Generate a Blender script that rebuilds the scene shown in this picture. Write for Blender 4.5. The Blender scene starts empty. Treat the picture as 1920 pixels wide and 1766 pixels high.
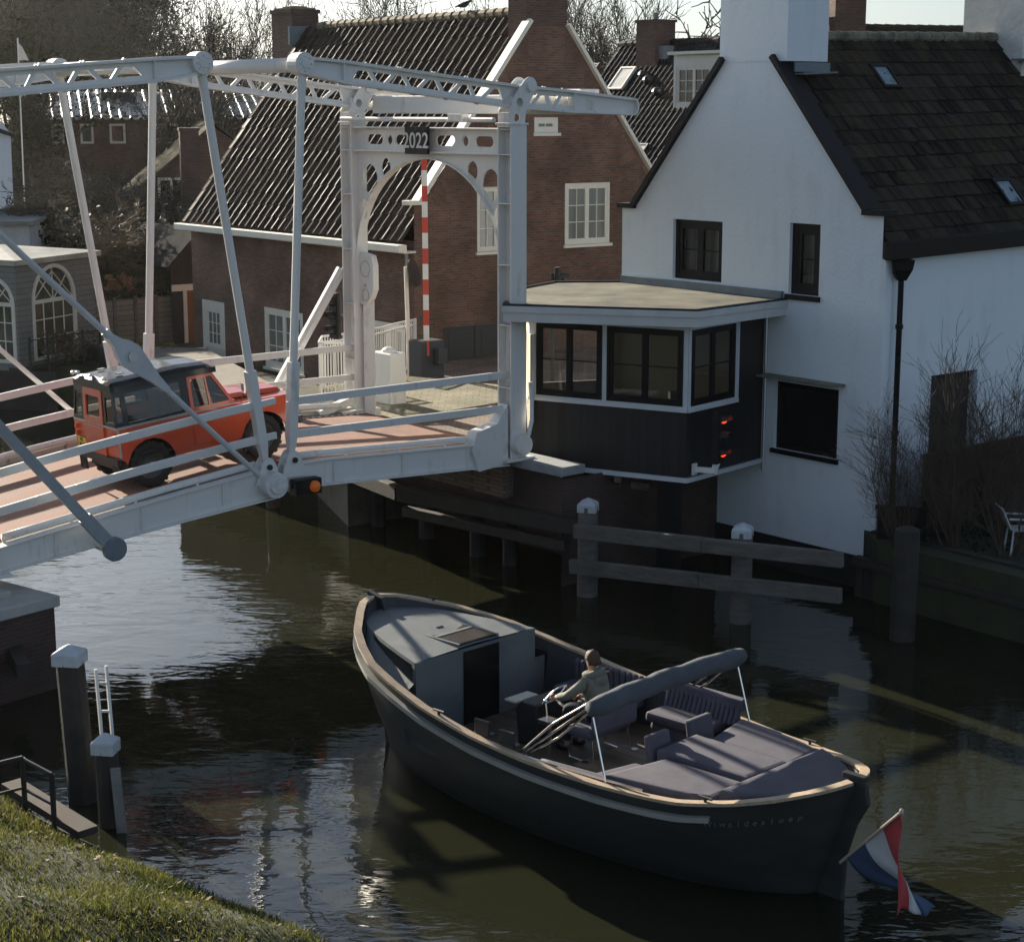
import bpy, bmesh, math, random
from mathutils import Vector, Matrix
from mathutils.geometry import tessellate_polygon
random.seed(7)
rad = math.radians
sc = bpy.context.scene
COL = sc.collection
# ------------------------------------------------------------------ camera
F = 3400.0; CAMZ = 9.0; PITCH = math.atan((883 - 205) / F)
cam = bpy.data.cameras.new('camera'); camo = bpy.data.objects.new('camera', cam); COL.objects.link(camo)
camo.location = (0, 0, CAMZ); camo.rotation_euler = (math.pi / 2 - PITCH, 0, 0)
cam.sensor_fit = 'HORIZONTAL'; cam.sensor_width = 36; cam.lens = F / 1920 * 36
cam.clip_start = 0.1; cam.clip_end = 3000
sc.camera = camo
# ------------------------------------------------------------------ sky, sun, exposure
SUN_AZ = rad(-36); SUN_EL = rad(19)          # azimuth measured from +Y towards +X
wd = bpy.data.worlds.new('World'); sc.world = wd; wd.use_nodes = True
nt = wd.node_tree; bg = nt.nodes['Background']
sky = nt.nodes.new('ShaderNodeTexSky'); sky.sky_type = 'NISHITA'; sky.sun_disc = False
sky.sun_elevation = SUN_EL; sky.sun_rotation = SUN_AZ
sky.air_density = 0.95; sky.dust_density = 1.3; sky.ozone_density = 1.0
hs_ = nt.nodes.new('ShaderNodeHueSaturation'); hs_.inputs['Saturation'].default_value = 0.6; nt.links.new(sky.outputs[0], hs_.inputs['Color'])
tint = nt.nodes.new('ShaderNodeMix'); tint.data_type = 'RGBA'; tint.blend_type = 'MULTIPLY'; tint.inputs[0].default_value = 1; tint.inputs[7].default_value = (.89, 1.0, 1.15, 1)
nt.links.new(hs_.outputs[0], tint.inputs[6]); nt.links.new(tint.outputs[2], bg.inputs[0]); bg.inputs[1].default_value = 0.05
sl = bpy.data.lights.new('sun', 'SUN'); sl.energy = 5.0; sl.angle = rad(0.5); sl.color = (1.0, 0.9, 0.74)
so = bpy.data.objects.new('sun', sl); COL.objects.link(so)
sdir = Vector((math.sin(SUN_AZ) * math.cos(SUN_EL), math.cos(SUN_AZ) * math.cos(SUN_EL), math.sin(SUN_EL)))
so.rotation_euler = sdir.to_track_quat('Z', 'Y').to_euler(); so.location = (-30, 40, 40)
sc.view_settings.view_transform = 'Standard'; sc.view_settings.look = 'None'
sc.view_settings.gamma = 1; sc.view_settings.exposure = 1.3
sc.cycles.max_bounces = 6; sc.cycles.transparent_max_bounces = 12; sc.cycles.caustics_reflective = False
sc.cycles.caustics_refractive = False; sc.cycles.sample_clamp_indirect = 4
# ------------------------------------------------------------------ measuring helpers
CP, SP = math.cos(PITCH), math.sin(PITCH)
def ray(x, y):
    a = (x - 960) / F; b = -(y - 883) / F
    return Vector((a, CP + b * SP, -SP + b * CP))
CAM = Vector((0, 0, CAMZ))
def Z(x, y, z): d = ray(x, y); return CAM + d * ((z - CAMZ) / d.z)
def Yp(x, y, Y): d = ray(x, y); return CAM + d * (Y / d.y)
class Fr:
    """vertical plane: origin (x,y), horizontal direction u, outward normal n (to the viewer's side)"""
    def __init__(s, o, d):
        s.o = Vector((o[0], o[1], 0)); s.d = Vector((d[0], d[1], 0)).normalized()
        s.n = Vector((s.d.y, -s.d.x, 0))
        if s.n.dot(s.o) > 0: s.n = -s.n
    def at(s, u, n, z): return s.o + s.d * u + s.n * n + Vector((0, 0, z))
    def px(s, x, y, n=0):
        o = s.o + s.n * n; r = ray(x, y); t = (o - Vector((0, 0, 0))).dot(s.n) / r.dot(s.n)
        p = CAM + r * t; return ((p - s.o).dot(s.d), p.z)
# ------------------------------------------------------------------ mesh builder
XF = {}
class MB:
    def __init__(s): s.v = []; s.f = []; s.m = []; s.uv = {}
    def add(s, vs, fs, mi=0, uvs=None):
        b = len(s.v); s.v += [Vector(v) for v in vs]
        for k, f in enumerate(fs):
            if uvs: s.uv[len(s.f)] = uvs[k]
            s.f.append([b + i for i in f]); s.m.append(mi)
    def box(s, c, ax, ay, az, mi=0):
        c = Vector(c); ax, ay, az = Vector(ax), Vector(ay), Vector(az)
        vs = [c + ax * i + ay * j + az * k for i in (-1, 1) for j in (-1, 1) for k in (-1, 1)]
        s.add(vs, [(0, 1, 3, 2), (4, 6, 7, 5), (0, 4, 5, 1), (2, 3, 7, 6), (0, 2, 6, 4), (1, 5, 7, 3)], mi)
    def abox(s, x0, x1, y0, y1, z0, z1, mi=0):
        s.box(((x0 + x1) / 2, (y0 + y1) / 2, (z0 + z1) / 2), ((x1 - x0) / 2, 0, 0), (0, (y1 - y0) / 2, 0), (0, 0, (z1 - z0) / 2), mi)
    def fbox(s, fr, u0, u1, n0, n1, z0, z1, mi=0):
        s.box(fr.at((u0 + u1) / 2, (n0 + n1) / 2, (z0 + z1) / 2), fr.d * ((u1 - u0) / 2), fr.n * ((n1 - n0) / 2), (0, 0, (z1 - z0) / 2), mi)
    def bar(s, p, q, w, h, side=None, mi=0):
        p, q = Vector(p), Vector(q); d = q - p; L = d.length
        if L < 1e-6: return
        d /= L
        side = Vector(side) if side is not None else d.cross(Vector((0, 0, 1)))
        if side.length < 1e-4: side = Vector((1, 0, 0))
        side = (side - d * side.dot(d)).normalized(); up = side.cross(d)
        s.box((p + q) / 2, d * (L / 2), side * (w / 2), up * (h / 2), mi)
    def tube(s, pts, r, n=8, mi=0, caps=True, closed=False):
        pts = [Vector(p) for p in pts]; m = len(pts)
        rs = r if isinstance(r, (list, tuple)) else [r] * m
        b = len(s.v); up = None
        for i, p in enumerate(pts):
            a = pts[i - 1] if (i > 0 or closed) else pts[i]; c = pts[(i + 1) % m] if (i < m - 1 or closed) else pts[i]
            d = (c - a); d = d.normalized() if d.length > 1e-9 else Vector((0, 0, 1))
            if up is None:
                up = d.cross(Vector((0, 0, 1)))
                if up.length < 0.05: up = d.cross(Vector((1, 0, 0)))
            up = (up - d * up.dot(d)).normalized(); w = d.cross(up)
            for k in range(n):
                t = 2 * math.pi * (k + .5) / n; s.v.append(p + (up * math.cos(t) + w * math.sin(t)) * rs[i])
        for i in range(m if closed else m - 1):
            j = (i + 1) % m
            for k in range(n):
                s.f.append([b + i * n + k, b + i * n + (k + 1) % n, b + j * n + (k + 1) % n, b + j * n + k]); s.m.append(mi)
        if caps and not closed:
            s.f.append([b + k for k in range(n)][::-1]); s.m.append(mi)
            s.f.append([b + (m - 1) * n + k for k in range(n)]); s.m.append(mi)
    def plate(s, at, outer, holes=(), n0=0.0, n1=0.02, mi=0, rim=True):
        """flat plate with holes; at(u, n, z) -> point"""
        loops = [list(outer)] + [list(h) for h in holes]
        tris = tessellate_polygon([[Vector((a, b, 0)) for a, b in lp] for lp in loops])
        flat = [q for lp in loops for q in lp]
        for n, flip in ((n1, 0), (n0, 1)):
            if n0 == n1 and flip: break
            s.add([at(a, n, b) for a, b in flat], [t[::-1] if flip else t for t in tris], mi, [[flat[i] for i in (t[::-1] if flip else t)] for t in tris])
        if rim and n0 != n1:
            for lp in loops:
                L = len(lp)
                s.add([at(a, n0, b) for a, b in lp] + [at(a, n1, b) for a, b in lp],
                      [(i, (i + 1) % L, L + (i + 1) % L, L + i) for i in range(L)], mi,
                      [[(lp[i][0], lp[i][1]), (lp[(i + 1) % L][0] + .01, lp[(i + 1) % L][1]), (lp[(i + 1) % L][0] + .1, lp[(i + 1) % L][1]), (lp[i][0] + .1, lp[i][1])] for i in range(L)])
    def loft(s, secs, mi=0, closed=True, caps=True):
        b = len(s.v); n = len(secs[0])
        for q in secs: s.v += [Vector(p) for p in q]
        for i in range(len(secs) - 1):
            for k in range(n if closed else n - 1):
                s.f.append([b + i * n + k, b + i * n + (k + 1) % n, b + (i + 1) * n + (k + 1) % n, b + (i + 1) * n + k]); s.m.append(mi)
        if caps and closed:
            s.f.append([b + k for k in range(n)][::-1]); s.m.append(mi)
            s.f.append([b + (len(secs) - 1) * n + k for k in range(n)]); s.m.append(mi)
    def ell(s, c, rx, ry, rz, n=12, m=8, mi=0):
        c = Vector(c); secs = []
        for j in range(m + 1):
            t = math.pi * (j / m) * .998 + .003
            secs.append([c + Vector((rx * math.sin(t) * math.cos(2 * math.pi * k / n), ry * math.sin(t) * math.sin(2 * math.pi * k / n), -rz * math.cos(t))) for k in range(n)])
        s.loft(secs, mi)
    def build(s, name, mats, parent=None, smooth=False, local=False, bevel=0, sub=0):
        me = bpy.data.meshes.new(name)
        vs = s.v
        if parent is not None and not local:
            inv = XF[parent.name].inverted(); vs = [inv @ v for v in s.v]
        me.from_pydata([tuple(v) for v in vs], [], s.f)
        if not isinstance(mats, (list, tuple)): mats = [mats]
        for m in mats: me.materials.append(m)
        if len(mats) > 1: me.polygons.foreach_set('material_index', s.m)
        if s.uv:
            ul = me.uv_layers.new(name='UVMap')
            for fi, q in s.uv.items():
                for k, li in enumerate(me.polygons[fi].loop_indices): ul.data[li].uv = q[k]
        if smooth: me.polygons.foreach_set('use_smooth', [True] * len(me.polygons))
        me.update()
        o = bpy.data.objects.new(name, me); COL.objects.link(o)
        bm = bmesh.new(); bm.from_mesh(me); bmesh.ops.recalc_face_normals(bm, faces=bm.faces); bm.to_mesh(me); bm.free()
        if parent is not None: o.parent = parent; XF[o.name] = XF[parent.name]
        else: XF[o.name] = Matrix()
        if bevel:
            b = o.modifiers.new('bevel', 'BEVEL'); b.width = bevel; b.segments = 2; b.limit_method = 'ANGLE'; b.angle_limit = rad(35)
            b.harden_normals = False
        if sub:
            b = o.modifiers.new('sub', 'SUBSURF'); b.levels = sub; b.render_levels = sub
        return o
def tag(o, label=None, cat=None, group=None, kind=None):
    if label: o['label'] = label
    if cat: o['category'] = cat
    if group: o['group'] = group
    if kind: o['kind'] = kind
    return o
def thing(name, loc, label, cat, group=None, rotz=0, rot=None, scale=1):
    o = bpy.data.objects.new(name, None); COL.objects.link(o); o.location = loc
    R = rot if rot is not None else Matrix.Rotation(rotz, 3, 'Z')
    o.rotation_euler = R.to_euler(); o.scale = (scale,) * 3; o.empty_display_size = .3
    XF[o.name] = Matrix.Translation(Vector(loc)) @ R.to_4x4() @ Matrix.Scale(scale, 4)
    return tag(o, label, cat, group)
def dup(o, loc, rotz=None, label=None, parent=None, scale=None):
    c = o.copy(); COL.objects.link(c)
    if parent is not None: c.parent = parent
    if loc is not None: c.location = loc
    if rotz is not None: c.rotation_euler = (0, 0, rotz)
    if scale is not None: c.scale = scale
    if label: c['label'] = label
    for ch in list(o.children): dup(ch, None, parent=c)
    return c
def text_mesh(txt, size, depth=.002, bold=0):
    cu = bpy.data.curves.new('lettering', 'FONT'); cu.body = txt; cu.size = size; cu.extrude = depth; cu.offset = bold
    cu.align_x = 'CENTER'; cu.align_y = 'CENTER'
    o = bpy.data.objects.new('lettering', cu); COL.objects.link(o)
    dg = bpy.context.evaluated_depsgraph_get(); me = bpy.data.meshes.new_from_object(o.evaluated_get(dg))
    vs = [v.co.copy() for v in me.vertices]; fs = [list(p.vertices) for p in me.polygons]
    bpy.data.objects.remove(o); return vs, fs
def add_text(mb, txt, size, o, ux, uy, mi=0, depth=.002, bold=0):
    o, ux, uy = Vector(o), Vector(ux).normalized(), Vector(uy).normalized(); un = ux.cross(uy)
    vs, fs = text_mesh(txt, size, depth, bold)
    mb.add([o + ux * v.x + uy * v.y + un * v.z for v in vs], fs, mi)
def circle(cx, cy, rx, ry=None, n=20, a0=0, a1=2 * math.pi):
    ry = ry or rx; full = abs(a1 - a0) > 6.28
    m = n if full else n + 1
    return [(cx + rx * math.cos(a0 + (a1 - a0) * k / n), cy + ry * math.sin(a0 + (a1 - a0) * k / n)) for k in range(m)]
# ------------------------------------------------------------------ materials
def nodes(name):
    m = bpy.data.materials.new(name); m.use_nodes = True
    t = m.node_tree; return m, t, t.nodes['Principled BSDF']
def _n(t, kind, **kw):
    n = t.nodes.new(kind)
    for k, v in kw.items(): setattr(n, k, v)
    return n
def M(name, col, rough=.5, metal=0, var=.15, scale=2.5, bump=0, bscale=30, coat=0, spec=.5, col2=None, stretch=None, island=0, uv=False, trans=0):
    m, t, b = nodes(name); L = t.links.new
    b.inputs['Roughness'].default_value = rough; b.inputs['Metallic'].default_value = metal
    b.inputs['Coat Weight'].default_value = coat; b.inputs['Specular IOR Level'].default_value = spec
    tc = _n(t, 'ShaderNodeTexCoord'); src = tc.outputs['UV' if uv else 'Object']
    if stretch:
        mp = _n(t, 'ShaderNodeMapping'); mp.inputs['Scale'].default_value = stretch; L(src, mp.inputs[0]); src = mp.outputs[0]
    c1 = [max(0, c * (1 - var)) for c in col]; c2 = list(col2) if col2 else [c * (1 + var) for c in col]
    no = _n(t, 'ShaderNodeTexNoise'); no.inputs['Scale'].default_value = scale; no.inputs['Detail'].default_value = 6; no.inputs['Roughness'].default_value = .62
    L(src, no.inputs['Vector'])
    cr = _n(t, 'ShaderNodeValToRGB'); cr.color_ramp.elements[0].position = .3; cr.color_ramp.elements[1].position = .7
    cr.color_ramp.elements[0].color = (*c1, 1); cr.color_ramp.elements[1].color = (*c2, 1)
    L(no.outputs[0], cr.inputs[0]); out = cr.outputs[0]
    if island:
        ge = _n(t, 'ShaderNodeNewGeometry'); hs = _n(t, 'ShaderNodeHueSaturation')
        mr = _n(t, 'ShaderNodeMapRange'); mr.inputs[3].default_value = 1 - island; mr.inputs[4].default_value = 1 + island
        L(ge.outputs['Random Per Island'], mr.inputs[0]); L(mr.outputs[0], hs.inputs['Value']); L(out, hs.inputs['Color']); out = hs.outputs[0]
    L(out, b.inputs['Base Color'])
    if trans:
        tl = _n(t, 'ShaderNodeBsdfTranslucent'); L(out, tl.inputs[0]); ms = _n(t, 'ShaderNodeMixShader'); ms.inputs[0].default_value = trans
        L(b.outputs[0], ms.inputs[1]); L(tl.outputs[0], ms.inputs[2]); L(ms.outputs[0], t.nodes['Material Output'].inputs[0])
    if rough < .95 and metal == 0:
        rr = _n(t, 'ShaderNodeMapRange'); rr.inputs[3].default_value = max(.02, rough * .8); rr.inputs[4].default_value = min(1, rough * 1.25)
        L(no.outputs[0], rr.inputs[0]); L(rr.outputs[0], b.inputs['Roughness'])
    if bump:
        n2 = _n(t, 'ShaderNodeTexNoise'); n2.inputs['Scale'].default_value = bscale; n2.inputs['Detail'].default_value = 4; L(src, n2.inputs['Vector'])
        bp = _n(t, 'ShaderNodeBump'); bp.inputs['Strength'].default_value = min(1, bump); bp.inputs['Distance'].default_value = .02 if bump <= 1 else .02 * bump
        L(n2.outputs[0], bp.inputs['Height']); L(bp.outputs[0], b.inputs['Normal'])
    return m
def brick(name, c1, c2, mortar, bw=.22, rh=.068, ms=.009, var=.35, rough=.9, objc=False, bump=.6):
    m, t, b = nodes(name); L = t.links.new
    tc = _n(t, 'ShaderNodeTexCoord'); src = tc.outputs['Object' if objc else 'UV']
    br = _n(t, 'ShaderNodeTexBrick'); br.inputs['Scale'].default_value = 1; br.inputs['Brick Width'].default_value = bw
    br.inputs['Row Height'].default_value = rh; br.inputs['Mortar Size'].default_value = ms; br.inputs['Mortar Smooth'].default_value = .3
    br.inputs['Color1'].default_value = (*c1, 1); br.inputs['Color2'].default_value = (*c2, 1); br.inputs['Mortar'].default_value = (*mortar, 1)
    L(src, br.inputs['Vector'])
    no = _n(t, 'ShaderNodeTexNoise'); no.inputs['Scale'].default_value = .9; no.inputs['Detail'].default_value = 7; L(src, no.inputs['Vector'])
    mr = _n(t, 'ShaderNodeMapRange'); mr.inputs[1].default_value = .3; mr.inputs[2].default_value = .7; mr.inputs[3].default_value = 1 - var; mr.inputs[4].default_value = 1 + var; L(no.outputs[0], mr.inputs[0])
    hs = _n(t, 'ShaderNodeHueSaturation'); L(br.outputs['Color'], hs.inputs['Color']); L(mr.outputs[0], hs.inputs['Value'])
    L(hs.outputs[0], b.inputs['Base Color']); b.inputs['Roughness'].default_value = rough
    bp = _n(t, 'ShaderNodeBump'); bp.inputs['Strength'].default_value = bump; bp.inputs['Distance'].default_value = .01; bp.invert = True
    L(br.outputs['Fac'], bp.inputs['Height']); L(bp.outputs[0], b.inputs['Normal'])
    return m
def planks(name, col, pitch=.12, axis=1, rough=.7, var=.25, uv=False):
    m, t, b = nodes(name); L = t.links.new
    tc = _n(t, 'ShaderNodeTexCoord'); sp = _n(t, 'ShaderNodeSeparateXYZ'); L(tc.outputs['UV' if uv else 'Object'], sp.inputs[0])
    d = _n(t, 'ShaderNodeMath', operation='DIVIDE'); L(sp.outputs[axis], d.inputs[0]); d.inputs[1].default_value = pitch
    fl = _n(t, 'ShaderNodeMath', operation='FLOOR'); L(d.outputs[0], fl.inputs[0]); fr = _n(t, 'ShaderNodeMath', operation='FRACT'); L(d.outputs[0], fr.inputs[0])
    wn = _n(t, 'ShaderNodeTexWhiteNoise', noise_dimensions='1D'); L(fl.outputs[0], wn.inputs['W'])
    lt = _n(t, 'ShaderNodeMath', operation='GREATER_THAN'); L(fr.outputs[0], lt.inputs[0]); lt.inputs[1].default_value = .1
    mr = _n(t, 'ShaderNodeMapRange'); mr.inputs[3].default_value = 1 - var; mr.inputs[4].default_value = 1 + var; L(wn.outputs[0], mr.inputs[0])
    no = _n(t, 'ShaderNodeTexNoise'); no.inputs['Scale'].default_value = 5; no.inputs['Detail'].default_value = 5; L(tc.outputs['Object'], no.inputs[0])
    m2 = _n(t, 'ShaderNodeMapRange'); m2.inputs[3].default_value = .7; m2.inputs[4].default_value = 1.3; L(no.outputs[0], m2.inputs[0])
    mu = _n(t, 'ShaderNodeMath', operation='MULTIPLY'); L(mr.outputs[0], mu.inputs[0]); L(m2.outputs[0], mu.inputs[1])
    gm = _n(t, 'ShaderNodeMapRange'); gm.inputs[3].default_value = .35; L(lt.outputs[0], gm.inputs[0])
    m3 = _n(t, 'ShaderNodeMath', operation='MULTIPLY'); L(mu.outputs[0], m3.inputs[0]); L(gm.outputs[0], m3.inputs[1])
    hs = _n(t, 'ShaderNodeHueSaturation'); hs.inputs['Color'].default_value = (*col, 1); L(m3.outputs[0], hs.inputs['Value'])
    L(hs.outputs[0], b.inputs['Base Color']); b.inputs['Roughness'].default_value = rough
    bp = _n(t, 'ShaderNodeBump'); bp.inputs['Strength'].default_value = .5; bp.inputs['Distance'].default_value = .01; L(lt.outputs[0], bp.inputs['Height']); L(bp.outputs[0], b.inputs['Normal'])
    return m
def tiles(name, col, rough=.35, var=.4, moss=None, mossf=.55, spec=.5):
    m, t, b = nodes(name); L = t.links.new
    tc = _n(t, 'ShaderNodeTexCoord'); fl = _n(t, 'ShaderNodeVectorMath', operation='FLOOR'); L(tc.outputs['UV'], fl.inputs[0])
    wn = _n(t, 'ShaderNodeTexWhiteNoise', noise_dimensions='2D'); L(fl.outputs[0], wn.inputs[0])
    mr = _n(t, 'ShaderNodeMapRange'); mr.inputs[3].default_value = 1 - var; mr.inputs[4].default_value = 1 + var; L(wn.outputs[0], mr.inputs[0])
    no = _n(t, 'ShaderNodeTexNoise'); no.inputs['Scale'].default_value = .35; no.inputs['Detail'].default_value = 8; no.inputs['Roughness'].default_value = .7; L(tc.outputs['UV'], no.inputs[0])
    hs = _n(t, 'ShaderNodeHueSaturation'); hs.inputs['Color'].default_value = (*col, 1); L(mr.outputs[0], hs.inputs['Value']); out = hs.outputs[0]
    if moss:
        th = _n(t, 'ShaderNodeMapRange'); th.inputs[1].default_value = mossf; th.inputs[2].default_value = mossf + .15; L(no.outputs[0], th.inputs[0])
        mx = _n(t, 'ShaderNodeMix', data_type='RGBA'); L(th.outputs[0], mx.inputs[0]); L(out, mx.inputs[6]); mx.inputs[7].default_value = (*moss, 1); out = mx.outputs[2]
    L(out, b.inputs['Base Color']); b.inputs['Specular IOR Level'].default_value = spec
    rr = _n(t, 'ShaderNodeMapRange'); rr.inputs[3].default_value = max(.05, rough - .12); rr.inputs[4].default_value = min(1, rough + .2); L(wn.outputs[0], rr.inputs[0]); L(rr.outputs[0], b.inputs['Roughness'])
    n2 = _n(t, 'ShaderNodeTexNoise'); n2.inputs['Scale'].default_value = 5; L(tc.outputs['UV'], n2.inputs[0])
    bp = _n(t, 'ShaderNodeBump'); bp.inputs['Strength'].default_value = .3; bp.inputs['Distance'].default_value = .02; L(n2.outputs[0], bp.inputs['Height']); L(bp.outputs[0], b.inputs['Normal'])
    return m
def glass(name, tint=(.9, .93, .92), mixf=.0):
    m, t, b = nodes(name); L = t.links.new; t.nodes.remove(b); out = t.nodes['Material Output']
    tr = _n(t, 'ShaderNodeBsdfTransparent'); tr.inputs[0].default_value = (*tint, 1)
    gl = _n(t, 'ShaderNodeBsdfGlossy'); gl.inputs['Roughness'].default_value = .02
    fz = _n(t, 'ShaderNodeFresnel'); fz.inputs[0].default_value = 1.5
    mx = _n(t, 'ShaderNodeMixShader'); L(fz.outputs[0], mx.inputs[0]); L(tr.outputs[0], mx.inputs[1]); L(gl.outputs[0], mx.inputs[2]); L(mx.outputs[0], out.inputs[0])
    return m
def emit(name, col, st):
    m, t, b = nodes(name); b.inputs['Base Color'].default_value = (*[c * .5 for c in col], 1); b.inputs['Emission Color'].default_value = (*col, 1); b.inputs['Emission Strength'].default_value = st
    b.inputs['Roughness'].default_value = .25; return m
def worn(name, col, dirt, rough, dsc=1.2, amt=.35, streak=.25, bump=.2, bsc=14, thr=.52):
    """painted or limewashed surface with blotches and vertical weather streaks"""
    m, t, b = nodes(name); L = t.links.new; tc = _n(t, 'ShaderNodeTexCoord')
    mp = _n(t, 'ShaderNodeMapping'); mp.inputs['Scale'].default_value = (2.2, 2.2, streak); L(tc.outputs['Object'], mp.inputs[0])
    n1 = _n(t, 'ShaderNodeTexNoise'); n1.inputs['Scale'].default_value = dsc; n1.inputs['Detail'].default_value = 9; n1.inputs['Roughness'].default_value = .68; L(tc.outputs['Object'], n1.inputs[0])
    n2 = _n(t, 'ShaderNodeTexNoise'); n2.inputs['Scale'].default_value = dsc * 1.6; n2.inputs['Detail'].default_value = 6; L(mp.outputs[0], n2.inputs[0])
    ad = _n(t, 'ShaderNodeMath', operation='ADD'); L(n1.outputs[0], ad.inputs[0]); L(n2.outputs[0], ad.inputs[1])
    mr = _n(t, 'ShaderNodeMapRange'); mr.inputs[1].default_value = thr * 2; mr.inputs[2].default_value = thr * 2 + .5; mr.inputs[3].default_value = 0; mr.inputs[4].default_value = amt; L(ad.outputs[0], mr.inputs[0])
    mx = _n(t, 'ShaderNodeMix', data_type='RGBA'); L(mr.outputs[0], mx.inputs[0]); mx.inputs[6].default_value = (*col, 1); mx.inputs[7].default_value = (*dirt, 1)
    L(mx.outputs[2], b.inputs['Base Color']); b.inputs['Roughness'].default_value = rough
    n3 = _n(t, 'ShaderNodeTexNoise'); n3.inputs['Scale'].default_value = bsc; n3.inputs['Detail'].default_value = 5; L(tc.outputs['Object'], n3.inputs[0])
    bp = _n(t, 'ShaderNodeBump'); bp.inputs['Strength'].default_value = bump; bp.inputs['Distance'].default_value = .02; L(n3.outputs[0], bp.inputs['Height']); L(bp.outputs[0], b.inputs['Normal'])
    return m
WHITE = worn('white_bridge_paint', (.72, .71, .68), (.28, .2, .13), .42, 2.2, .8, .3, .06, 14, .56)
TRIM = M('cream_trim_paint', (.74, .71, .62), .5, var=.06)
PLASTER = worn('white_limewash', (.80, .85, .88), (.45, .48, .46), .9, .8, .4, .3, .4, 12, .52)
CREAM = M('cream_boarding', (.72, .68, .52), .6, var=.05)
BLACK = M('black_paint', (.010, .010, .011), .42, var=.3, spec=.15)
BLACKMATT = M('black_tar_boards', (.012, .012, .013), .6, var=.3, spec=.25)
DARK = M('dark_recess', (.012, .011, .01), .9)
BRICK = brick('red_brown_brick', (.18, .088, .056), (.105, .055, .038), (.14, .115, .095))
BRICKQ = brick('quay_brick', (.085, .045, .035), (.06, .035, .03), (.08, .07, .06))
BRICKD = brick('chimney_brick', (.12, .06, .045), (.075, .042, .034), (.1, .085, .07))
STONE = M('grey_coping_stone', (.3, .31, .32), .75, var=.15, bump=.3, bscale=25)
TILE_BROWN = tiles('brown_pantile', (.045, .034, .027), .62, moss=(.06, .052, .03), mossf=.56, var=.5, spec=.06)
TILE_BLACK = tiles('black_pantile', (.024, .022, .022), .55, spec=.1)
TILE_MOSS = tiles('mossy_dark_tile', (.032, .026, .020), .9, var=.75, moss=(.055, .046, .022), mossf=.5, spec=.15)
TILE_GREY = tiles('grey_pantile', (.42, .4, .35), .35)
LEAD = M('lead_flashing', (.16, .2, .22), .5, var=.2)
GLASSD = M('dark_window_glass', (.012, .014, .016), .04, var=.2, spec=.6)
GLASSC = M('curtained_glass', (.2, .21, .19), .06, var=.25, scale=1.2, stretch=(3, 3, .4))
GLASS = glass('clear_glass')
GLASST = glass('tinted_glass', (.8, .82, .78))
WOODG = M('weathered_grey_timber', (.13, .115, .1), .85, var=.35, scale=3, stretch=(1, 1, 4), bump=.5)
WOODD = M('dark_wet_timber', (.035, .03, .026), .75, var=.45, scale=3, bump=.5)
STEEL = M('galvanised_steel', (.42, .43, .44), .35, metal=.8, var=.1)
CHROME = M('stainless_steel', (.7, .68, .64), .22, metal=1, var=.05)
IRON = M('black_iron', (.02, .02, .021), .5)
RED = M('red_signal_paint', (.55, .045, .025), .45, var=.08)
WHITEP = M('white_signal_paint', (.75, .74, .7), .45, var=.06)
# ================================================================== SETTING
def sheet(name, pts, z, mat, kind='structure', thick=0):
    mb = MB(); P = [(p[0], p[1]) for p in pts]
    tris = tessellate_polygon([[Vector((a, b, 0)) for a, b in P]])
    mb.add([(a, b, z) for a, b in P], tris, 0, [[P[i] for i in t] for t in tris])
    if thick:
        L = len(P); mb.add([(a, b, z) for a, b in P] + [(a, b, z - thick) for a, b in P], [(i, (i + 1) % L, L + (i + 1) % L, L + i) for i in range(L)])
    o = mb.build(name, mat); o['kind'] = kind; return o
def water_mat():
    m, t, b = nodes('canal_water'); L = t.links.new
    b.inputs['Base Color'].default_value = (.019, .020, .011, 1); b.inputs['Roughness'].default_value = .035; b.inputs['IOR'].default_value = 1.5
    b.inputs['Specular IOR Level'].default_value = .5
    tc = _n(t, 'ShaderNodeTexCoord'); mp = _n(t, 'ShaderNodeMapping'); mp.inputs['Rotation'].default_value = (0, 0, rad(25)); mp.inputs['Scale'].default_value = (.75, 1.5, 1)
    L(tc.outputs['Object'], mp.inputs[0])
    a = _n(t, 'ShaderNodeTexNoise'); a.inputs['Scale'].default_value = 1.5; a.inputs['Detail'].default_value = 2.5; a.inputs['Roughness'].default_value = .5; a.inputs['Distortion'].default_value = .5
    c = _n(t, 'ShaderNodeTexNoise'); c.inputs['Scale'].default_value = 5.5; c.inputs['Detail'].default_value = 2; c.inputs['Distortion'].default_value = .4
    g = _n(t, 'ShaderNodeTexNoise'); g.inputs['Scale'].default_value = .12; g.inputs['Detail'].default_value = 2
    for n in (a, c): L(mp.outputs[0], n.inputs[0])
    L(tc.outputs['Object'], g.inputs[0])
    gm = _n(t, 'ShaderNodeMapRange'); gm.inputs[1].default_value = .35; gm.inputs[2].default_value = .65; gm.inputs[3].default_value = .45; gm.inputs[4].default_value = 1.2; L(g.outputs[0], gm.inputs[0])
    m1 = _n(t, 'ShaderNodeMath', operation='MULTIPLY_ADD'); L(c.outputs[0], m1.inputs[0]); m1.inputs[1].default_value = .22; L(a.outputs[0], m1.inputs[2])
    m2 = _n(t, 'ShaderNodeMath', operation='MULTIPLY'); L(m1.outputs[0], m2.inputs[0]); L(gm.outputs[0], m2.inputs[1])
    bp = _n(t, 'ShaderNodeBump'); bp.inputs['Strength'].default_value = 1; bp.inputs['Distance'].default_value = .015; L(m2.outputs[0], bp.inputs['Height']); L(bp.outputs[0], b.inputs['Normal'])
    return m
sheet('water', [(-400, -60), (400, -60), (400, 500), (-400, 500)], 0, water_mat())
SOIL = M('garden_soil', (.05, .042, .028), .95, var=.4, scale=1.2, bump=.6, bscale=8, col2=(.06, .07, .03))
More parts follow.
